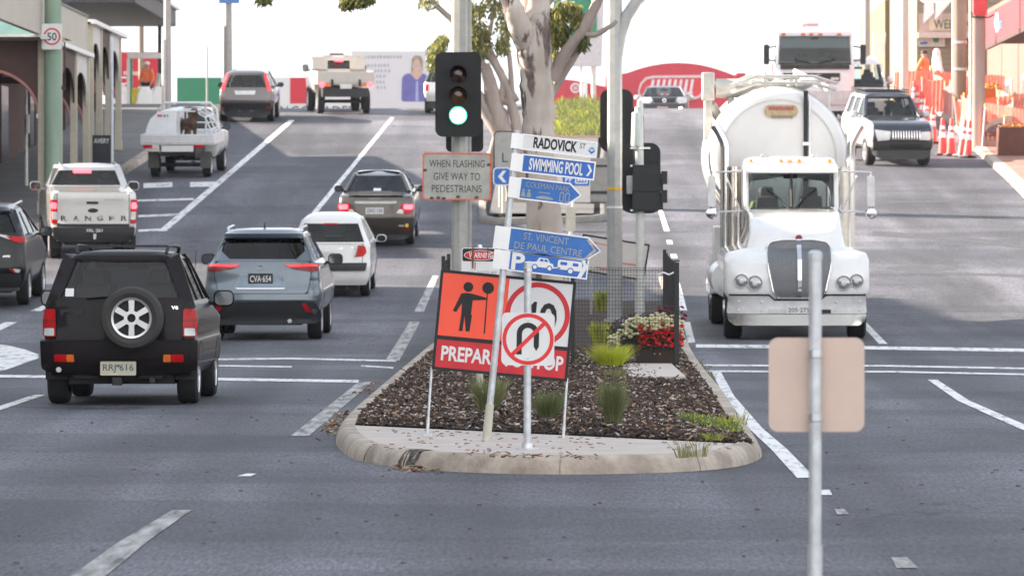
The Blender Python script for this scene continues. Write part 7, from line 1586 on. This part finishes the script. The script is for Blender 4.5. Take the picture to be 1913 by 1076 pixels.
for k in range(8):
    x = 1214 + 10.5*k; t.prism(onw(root,d,[(x+4,149),(x+9,149),(x+4,178),(x-1,178)]), -.09, -.05)
for x in (1277,1288): t.prism(onw(root,d,[(x-6,172),(x+6,172),(x+5,178),(x-7,178)]), -.091, -.05)
t.build('sign_lettering', mat('sign_letter_pale',(.68,.62,.65),.5), root)
t = MB(); c0 = onw(root,d,[(1075,165)])[0]; t.strip(circ(.26,20,*c0), circ(.17,20,*c0), -.04, -.002); t.strip(circ(.10,16,c0[0],c0[1]), circ(.04,16,c0[0],c0[1]), -.04, -.002); t.build('wall_emblem', mat('sign_letter_pale',(.68,.62,.65),.5), root)
t = MB(); t.prism(onw(root,d,[(1084,155),(1097,156),(1097,190),(1084,190)]), -.02, -.002); t.build('white_panel', WHITE, root)
# green and white pylon sign behind the gum tree
d = 262.; s = FPX/d; a = P(1076,72,d); root = thing('pylon_sign', (a.x, d, zp(d)), 'tall white pylon sign with green squares lettered E and T behind the gum tree', 'sign'); 
t = MB(); t.prism(onw(root,d,[(1034,-40),(1128,-40),(1128,14),(1124,125),(1064,125),(1064,74),(1034,74)]), 0, .3); t.build('sign_body', mat('pylon_grey',(.52,.50,.53),.6), root); 
GSQ = mat('sign_green_panel',(.015,.20,.11),.5)
for y0, y1, ch in ((-14,28,'E'),(29,71,'T')):
    t = MB(); t.prism(onw(root,d,[(1034,y0),(1115,y0),(1115,y1),(1034,y1)]), -.05, -.003); o = t.build('green_panel', GSQ, root); t = MB(); c0 = onw(root,d,[(1061,(y0+y1)/2+1)])[0]; addtext(t, ch, c0[0], c0[1], 26/s, 36/s, -.06, .05); t.build('letter', SIGNW, o)
for px in (1086,1109):
    c0 = onw(root,d,[(px,125)])[0]; t = MB(); t.cyl((c0[0],.15,-.1),(c0[0],.15,c0[1]+.1),.05 if px == 1086 else .11,n=10); t.build('pylon_leg', mat('leg_cream',(.60,.55,.52),.6), root)
# ---------------------------------------------------------------- right side of the street
FXR = 17.2
def rbuild(name, y0, y1, z1, m, label, cat='shop', xf=FXR, dep=9): 
    root = thing(name, (xf+colr((y0+y1)/2), y0, zp(y0)+.15), label, cat); root.rotation_euler = (0,0,HEAD); h_ = z1-root.location.z; t = MB(); wallbox(t, 0, dep, 0, y1-y0, -1.6, h_); t.build('wall', m, root, bevel=.02); return root, h_, y1-y0
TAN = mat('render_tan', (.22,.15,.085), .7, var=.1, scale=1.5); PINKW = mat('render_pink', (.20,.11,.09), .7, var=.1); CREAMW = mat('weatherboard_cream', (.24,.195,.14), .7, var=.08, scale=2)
ra, h_, L_ = rbuild('pink_shop', 172, 212, 9.6, PINKW, 'pink rendered shop with white framed windows and a sloping pink red awning sign', xf=18.2)
ra.location.x = 15.5+colr(190)
t = MB(); 
for y, w_ in ((6,2.6),(12,2.6),(18,2.6),(26,3.)):
    f = MB(); wallbox(f, -.05, -.003, y, y+w_, .7, 2.5); fo_ = f.build('window', WHITE, ra); g_ = MB(); wallbox(g_, -.06, -.052, y+.18, y+w_-.18, .85, 2.35); g_.build('pane', mat('pane_grey',(.28,.29,.28),.2,coat=.5), fo_)
for y in (2.,4.6,9.6,15.6): t = MB(); wallbox(t, -.05, -.004, y, y+.3, -1., 3.2); t.build('pilaster', WHITE, ra)
# awning of the pink shop: a board along the kerb
d0, d1 = 168., 187.; x_ = 14.1; root = thing('awning_sign', (x_+colr(178), d0, 7.55), 'sloping pink red awning board with a white figure and blue mark above the footpath', 'sign'); root.rotation_euler = (0,0,HEAD)
t = MB(); wallbox(t, 0, .10, 0, d1-d0, .05, 1.0); t.build('fascia_board', mat('awning_pink',(.36,.03,.04),.55,var=.06), root); t = MB(); wallbox(t, .1, 3.4, 0, d1-d0, .08, .16); wallbox(t, -.01, .1, 0, d1-d0, -.10, .05); t.build('soffit', BROWN, root); t = MB(); t.box((1.7,-.02,.5),(3.3,.06,.9)); t.build('end_board', mat('awning_pink',(.62,.19,.20),.55), root)
t = MB(); t.add([(-.012,y,z) for y, z in ((12.2,.3),(13.6,.25),(14.4,.55),(13.8,.9),(12.6,.85))], [(0,1,2,3,4)]); t.build('white_figure', SIGNW, root); t = MB(); t.add([(-.013,y,z) for y, z in ((10.8,.32),(11.9,.32),(11.9,.55),(10.8,.55))], [(0,1,2,3)]); t.build('blue_mark', SBLUE, root)
rb_, h_, L_ = rbuild('weatherboard_shop', 214, 236, 12.5, CREAMW, 'cream weatherboard shop with a signboard reading WEE and hanging white flags', xf=13.2, dep=12)
s = FPX/214.
def onb(pts, d=214.): return [((p-rb_.location).x, (p-rb_.location).z) for p in (P(x,y,d) for x, y in pts)]
t = MB()
for k in range(26): t.box((6, -.02, h_-.12-.2*k),(12,.03,.17))
t.build('weatherboard', CREAMW, rb_)
pb_ = onb([(1716,26),(1830,26),(1830,62),(1716,62)]); t = MB(); t.prism(pb_, -.10, -.04); t.build('signboard', mat('signboard_pinkbeige',(.42,.30,.26),.7), rb_); pb_ = onb([(1735,36),(1790,36),(1790,58),(1735,58)]); t = MB(); t.prism(pb_, -.13, -.101); t.build('sign_field', mat('sign_tan',(.50,.40,.29),.6), rb_)
t = MB(); c0 = onb([(1762,46)])[0]; addtext(t, 'WEE', c0[0], c0[1], 36/s, 17/s, -.14, .01); c1 = onb([(1810,45)])[0]; addtext(t, 'C', c1[0], c1[1], 8/s, 10/s, -.105, .0); t.build('sign_lettering', mat('letter_dark',(.06,.07,.06),.6), rb_)
t = MB(); t.prism(onb([(1714,62),(1832,62),(1832,72),(1714,72)]), -.5, -.02); t.build('awning_edge', mat('awning_pale',(.56,.47,.42),.6), rb_)
t = MB(); t.prism(onb([(1716,72),(1765,72),(1765,88),(1716,88)]), -.1, -.03); o = t.build('lower_sign', mat('lower_sign_pale',(.50,.49,.46),.6), rb_); t = MB(); t.prism(onb([(1742,72),(1754,72),(1752,80),(1744,80)]), -.14, -.101); t.build('green_mark', GSQ, o); t = MB(); t.prism(onb([(1718,80),(1732,79),(1732,83),(1718,84)]), -.14, -.101); t.build('blue_lettering', SBLUE, o)
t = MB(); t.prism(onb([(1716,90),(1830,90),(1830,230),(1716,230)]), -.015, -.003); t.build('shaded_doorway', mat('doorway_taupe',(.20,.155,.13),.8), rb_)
rt, h_, L_ = rbuild('timber_shop', 237, 262, 10.9, TAN, 'tan timber clad shop farther along with vertical battens', xf=13.0, dep=10)
def ont(pts, d=237.): return [((p-rt.location).x, (p-rt.location).z) for p in (P(x,y,d) for x, y in pts)]
t = MB()
for k in range(14): t.box((.3+.42*k, -.03, 1.2),(.05,.05,5.6))
t.box((3,-.05,3.35),(6,.1,.12)); t.box((3,-.05,1.7),(6,.08,.08)); t.build('batten', mat('batten_brown',(.33,.22,.14),.7), rt)
for (x0,y0),(x1,y1),nm,m_,lb in (((1632,120),(1655,75),'shade_sail',WHITE,'white triangular shade sail between the far pole and the tan shop'),((1634,172),(1650,128),'hanging_banner',WHITE,'white banner hanging below the shade sail')):
    d = 230.; a = P(x0,y0,d); root = thing(nm, tuple(a), lb, 'banner'); b = P(x1,y1,d)-a; t = MB(); t.prism([(0,0),(b.x*.9,b.z*.55),(b.x,b.z*1.3),(0,b.z*.95)], -.02, .02); t.build('cloth', m_, root); t = MB(); t.cyl((0,0,-.3),(0,0,b.z+.3),.03,n=6); t.build('hanger', STEEL, root)
for pts, lb in (([(1725,45),(1727,0),(1744,-10),(1745,25)],'white pennant flag hanging from the weatherboard shop, left of the larger flag'),([(1747,38),(1748,0),(1780,-40),(1782,-2)],'larger white pennant flag hanging beside the brown timber pole')):
    d = 206.; a = P(*pts[0],d); root = thing('pennant_flag', tuple(a), lb, 'flag', 'white pennant flags'); t = MB(); t.prism([((P(x,y,d)-a).x,(P(x,y,d)-a).z) for x, y in pts], -.012, .012); t.build('cloth', WHITE, root); t = MB(); b = P(*pts[1],d)-a; t.cyl((b.x,0,b.z-.1),(b.x,4.,b.z+.3),.03,n=6); t.build('staff', STEEL, root)
# right-hand poles
r_, s = pole('far_pole', 1619, 205, 14, 'grey timber pole right behind the tall cabover truck', mat('grey_timber',(.36,.32,.28),.85,var=.2,scale=3,stretch=(1,1,.1)))
r_, s = pole('steel_pole', 1689, 196, 18, 'pale steel pole in front of the tan timber shop', mat('pale_pole',(.46,.43,.40),.6,.1,.08))
r_, s = pole('strapped_pole', 1792, 182, 27, 'brown timber pole with two metal straps beside the walkers', WOODT, taper=.95)
t = MB()
for y in (80, 130): z = P(1792,y,182).z-r_.location.z; rr_ = 27/s/2; t.lathe([(rr_*1.0,-.05),(rr_*1.07,-.04),(rr_*1.07,.04),(rr_*1.0,.05)], 'z', 16, (0,0,z))
t.build('metal_strap', ALU, r_); t = MB(); t.cyl((-.19,-.06,0),(-.19,-.06,5.5),.05,n=10); t.build('conduit', mat('conduit_cream',(.60,.56,.50),.6), r_)
r_, s = pole('banded_pole', 1826, 171, 29, 'stout grey brown pole with a red banner at its top by the mesh barrier', mat('pole_greybrown',(.36,.29,.26),.8,var=.15,scale=3,stretch=(1,1,.15)), taper=.95)
t = MB(); z0, z1 = P(1826,30,171).z-r_.location.z, P(1826,-60,171).z-r_.location.z; t.box((.05,-.30,(z0+z1)/2),(.40,.03,z1-z0)); t.build('red_banner', mat('banner_red',(.60,.05,.06),.6), r_); t = MB(); t.tube([(-.2,-.25,z0+.1),(-.16,-.28,z0-.05),(.3,-.3,z0-.06),(.45,-.3,z0+.02)], .025, 6); t.build('banner_bracket', BLACK, r_); t = MB(); t.cyl((-.21,-.08,-2),(-.21,-.08,6.5),.045,n=10); t.build('conduit', mat('conduit_white',(.66,.64,.60),.6), r_)
# planter box with flowers, kerbside bin and arched sign
def pbox(px0, px1, py0, py1, d, label, seed, h2=.1, m=mat('rust_box',(.11,.035,.025),.8,var=.25,scale=4)):
    a, b = P(px0,py1,d), P(px1,py0,d); root = thing('planter_box', ((a.x+b.x)/2, d, zp(d)+.15), label, 'planter'); w_ = b.x-a.x; hh = b.z-root.location.z; t = MB(); t.box((0,.4,hh/2),(w_,.8,hh)); t.strip(rrect(w_+.03,.05,.01,0,hh), rrect(w_,.03,.005,0,hh), -.01, .0); t.build('box', m, root, bevel=.01)
    f = MB(); rs_ = random.Random(seed); shrubleaf(f, (0,.4,hh+.02), (w_*.5,.35,h2), 420, .035, (0,1,1,2)); f.build('flowers', [mat('shrub_leaf',(.035,.062,.020),.6), mat('orange_petal',(.75,.16,.02),.6,var=.3,scale=6), mat('yellow_petal',(.75,.45,.03),.6)], root, smooth=0)['kind'] = 'stuff'; return root
rs = random.Random(3)
pbox(1866, 1935, 238, 291, 166., 'large rust brown planter box of orange flowers beside the kerb and the mesh barrier', 1)
pbox(1838, 1871, 166, 205, 186., 'small planter of orange flowers beneath the pink shop window', 2, .22, mat('orange_box',(.45,.16,.03),.8))
d = 176.; q_ = P(1864,225,d); root = thing('arched_board', (q_.x, d, zp(d)+.15), 'footpath seat with a curved pale top behind the mesh barrier', 'seat'); s = FPX/d
t = MB(); arc = [((x-1864)/s, (225-y)/s-.15) for x, y in [(1839,205),(1841,196),(1850,188),(1864,182),(1878,179),(1890,178)]]; arc2 = [((x-1864)/s, (225-y)/s-.15) for x, y in [(1841,209),(1844,203),(1852,197),(1865,193),(1878,191),(1890,191)]]
t.strip(arc, arc2, -.2, .2, closed=False); o = t.build('curved_top', mat('seat_pale',(.55,.47,.38),.6), root); t = MB(); t.box((.0,0,.26),(.75,.3,.30)); t.build('seat_panel', mat('seat_slate',(.20,.21,.25),.6), root); t = MB(); t.box((.38,0,.3),(.04,.04,.65)); t.box((-.36,0,.15),(.04,.04,.35)); t.build('leg', BLACK, root)
# orange barrier mesh
OM = mat('barrier_orange', (.78,.25,.19), .6, var=.12); 
def meshrun(p0, p1, h_, label, seed, cell=.075, wd=.048):
    rs_ = random.Random(seed); root = thing('mesh_barrier', (p0[0],p0[1],zp(p0[1])+.10), label, 'barrier', 'orange mesh barriers along the roadworks'); V0 = root.location.copy(); L_ = (Vector(p1)-Vector(p0)).length; n = int(L_/cell/1.6); m = int(h_/cell)
    def pt(u, v): 
        x = p0[0]+(p1[0]-p0[0])*u; y = p0[1]+(p1[1]-p0[1])*u; return Vector((x+.12*math.sin(u*L_*1.3+seed)*v, y, zp(y)+.1+h_*v*(.86+.14*math.sin(u*L_*.9+seed)) ))-V0
    mb = MB()
    for i in range(n+1):
        u = i/n; du = wd/L_*.8; mb.add([p for k in range(5) for p in (pt(max(0,u-du),k/4), pt(min(1,u+du),k/4))], [(2*k,2*k+1,2*k+3,2*k+2) for k in range(4)])
    for j in range(m+1):
        v = j/m; dv = wd/h_*.5; N = max(6,int(L_*1.2)); mb.add([p for k in range(N+1) for p in (pt(k/N,max(0,v-dv)), pt(k/N,min(1,v+dv)))], [(2*k,2*k+1,2*k+3,2*k+2) for k in range(N)])
    mb.build('mesh_sheet', OM, root, smooth=0)
    k = max(2, int(L_/3))
    for i in range(k+1):
        p = pt(i/k, 0); q_ = pt(i/k, 1); t = MB(); t.cyl((p.x,p.y+.02,p.z-.1),(q_.x,q_.y+.02,q_.z+.12),.02,n=6); o = t.build('picket', STEEL, root); t = MB(); t.lathe([(0,.05),(.035,.03),(.035,-.02),(0,-.03)], 'z', 8, (q_.x,q_.y+.02,q_.z+.12)); t.build('picket_cap', mat('cap_yellow',(.80,.55,.08),.5), o)
kx = lambda y: KR(y)
meshrun((kx(170)+.2,170.5), (kx(200)+.0,199), 1.15, 'long orange mesh barrier following the kerb behind the bollards', 1)
meshrun((kx(168)+.55,167.6), (kx(168)+2.6,168.0), .95, 'short orange mesh barrier across the footpath beside the rust brown planter', 2)
meshrun((kx(176)+1.6,178), (kx(200)+1.6,198), 1.05, 'inner orange mesh barrier beside the walkers', 3)
meshrun((kx(172)+2.2,174), (kx(172)+5.2,174.6), 1.0, 'orange mesh barrier in front of the pink shop', 4)
meshrun((kx(180)+.1,181), (kx(180)+2.6,181.8), 1.1, 'orange mesh barrier crossing the footpath beside the strapped pole', 5)
meshrun((kx(188)-.5,190), (kx(188)+2.2,190.6), 1.2, 'orange mesh barrier crossing the footpath below the walkers', 6)
meshrun((kx(195)-1.2,196.6), (kx(195)+1.2,197), 1.2, 'farthest orange mesh barrier below the orange shirted worker', 7)
meshrun((kx(176)+.1,176.5), (kx(176)+1.9,175.6), 1.05, 'orange mesh barrier just behind the stout banded pole', 8)
# tall traffic bollards with reflective bands
CONER = mat('bollard_red', (.85,.075,.065), .5, var=.08); BAND = mat('reflective_band', (.66,.70,.72), .3, .2)
def bollard():
    root = thing('traffic_bollard', (0,0,0), 'x', 'bollard', 'tall red traffic bollards along the roadworks')
    t = MB(); t.loft([[(x,y,0) for x,y in rrect(.42,.42,.06)],[(x,y,.05) for x,y in rrect(.40,.40,.06)]]); t.build('base', BLACK, root)
    t = MB(); t.lathe([(.135,.05),(.125,.12),(.055,.98),(.045,1.04),(.025,1.07),(0,1.075)], 'z', 16); t.build('cone', CONER, root)
    for a, b in ((.50,.66),(.74,.84)): r = lambda z: .125-(z-.12)*.0814; t = MB(); t.lathe([(r(a)+.003,a),(r(b)+.003,b)], 'z', 16); t.build('reflective_band', BAND, root)
    return root
pr = bollard(); spots = [(1761,290,0,'leftmost of the near tall red bollards'),(1776,291,.03,'near tall red bollard right of the leftmost one'),(1796,293,.14,'leaning tall red bollard, left of the near pair'),(1807,295,.14,'leaning tall red bollard closest to the kerb end'),(1742,268,.05,'tall red bollard just right of the roof rack four wheel drive bonnet'),(1730,250,.02,'tall red bollard beside the windscreen of the roof rack four wheel drive'),(1722,236,.0,'tall red bollard above the bonnet line of the roof rack four wheel drive'),(1714,222,.04,'small far red bollard near the orange shirted worker'),(1708,212,.0,'farthest red bollard below the steel pole')]
for i, (px, py, ln, lb) in enumerate(spots):
    o = pr if i == 0 else copy_tree(pr); o.location = G(px, py, .004); o.rotation_euler = (0, ln, .3*i); o['label'] = lb
# ---------------------------------------------------------------- bright morning air up the street
hz = MB(); hz.box((0, 190, 11), (420, 460, 30)); ho = hz.build('haze', None, smooth=0)
hm = bpy.data.materials.new('haze_air'); hm.use_nodes = True; ht = hm.node_tree; ht.nodes.clear()
hv = ht.nodes.new('ShaderNodeVolumePrincipled'); hv.inputs['Color'].default_value = (.90,.95,1,1); hv.inputs['Density'].default_value = .0001; hv.inputs['Anisotropy'].default_value = .3
hout = ht.nodes.new('ShaderNodeOutputMaterial'); ht.links.new(hv.outputs[0], hout.inputs['Volume'])
ho.data.materials.clear(); ho.data.materials.append(hm); ho['kind'] = 'stuff'
# pieces that read as separate bits of trim become objects of their own
def islands(o):
    bm = bmesh.new(); bm.from_mesh(o.data); seen = set(); n = 0; parts = []
    for v in bm.verts:
        if v.index in seen: continue
        st = [v]; grp = set()
        while st:
            a = st.pop()
            if a.index in grp: continue
            grp.add(a.index)
            for e in a.link_edges: st.append(e.other_vert(a))
        seen |= grp; parts.append(grp)
    if len(parts) > 1:
        vs = [v.co.copy() for v in bm.verts]; fs = [[v.index for v in f.verts] for f in bm.faces]
        for g in parts:
            ids = sorted(g); ix = {a: i for i, a in enumerate(ids)}; mb = MB(); mb.add([vs[a] for a in ids], [tuple(ix[a] for a in f) for f in fs if f[0] in g])
            c = mb.build(o.name.split('.')[0], list(o.data.materials)[0], o.parent, tuple(o.location), tuple(o.rotation_euler)); c.scale = o.scale
    bm.free()
    if len(parts) > 1: bpy.data.objects.remove(o)
SPLIT = ('rust_streak','chipped_spot','peeling_arrow','pictogram_detail','red_streak','bolt','bolt_head','bracket','wheel_nut','bumper_bolt','dark_band','mullion','batten','hatch_lid','bed_trim','weatherboard','logo_mark','park_symbols','small_print','clamp_bracket','white_box')
for o in list(C.objects):
    if o.type == 'MESH' and o.name.split('.')[0] in SPLIT and not o.children: islands(o)
bpy.context.view_layer.update()
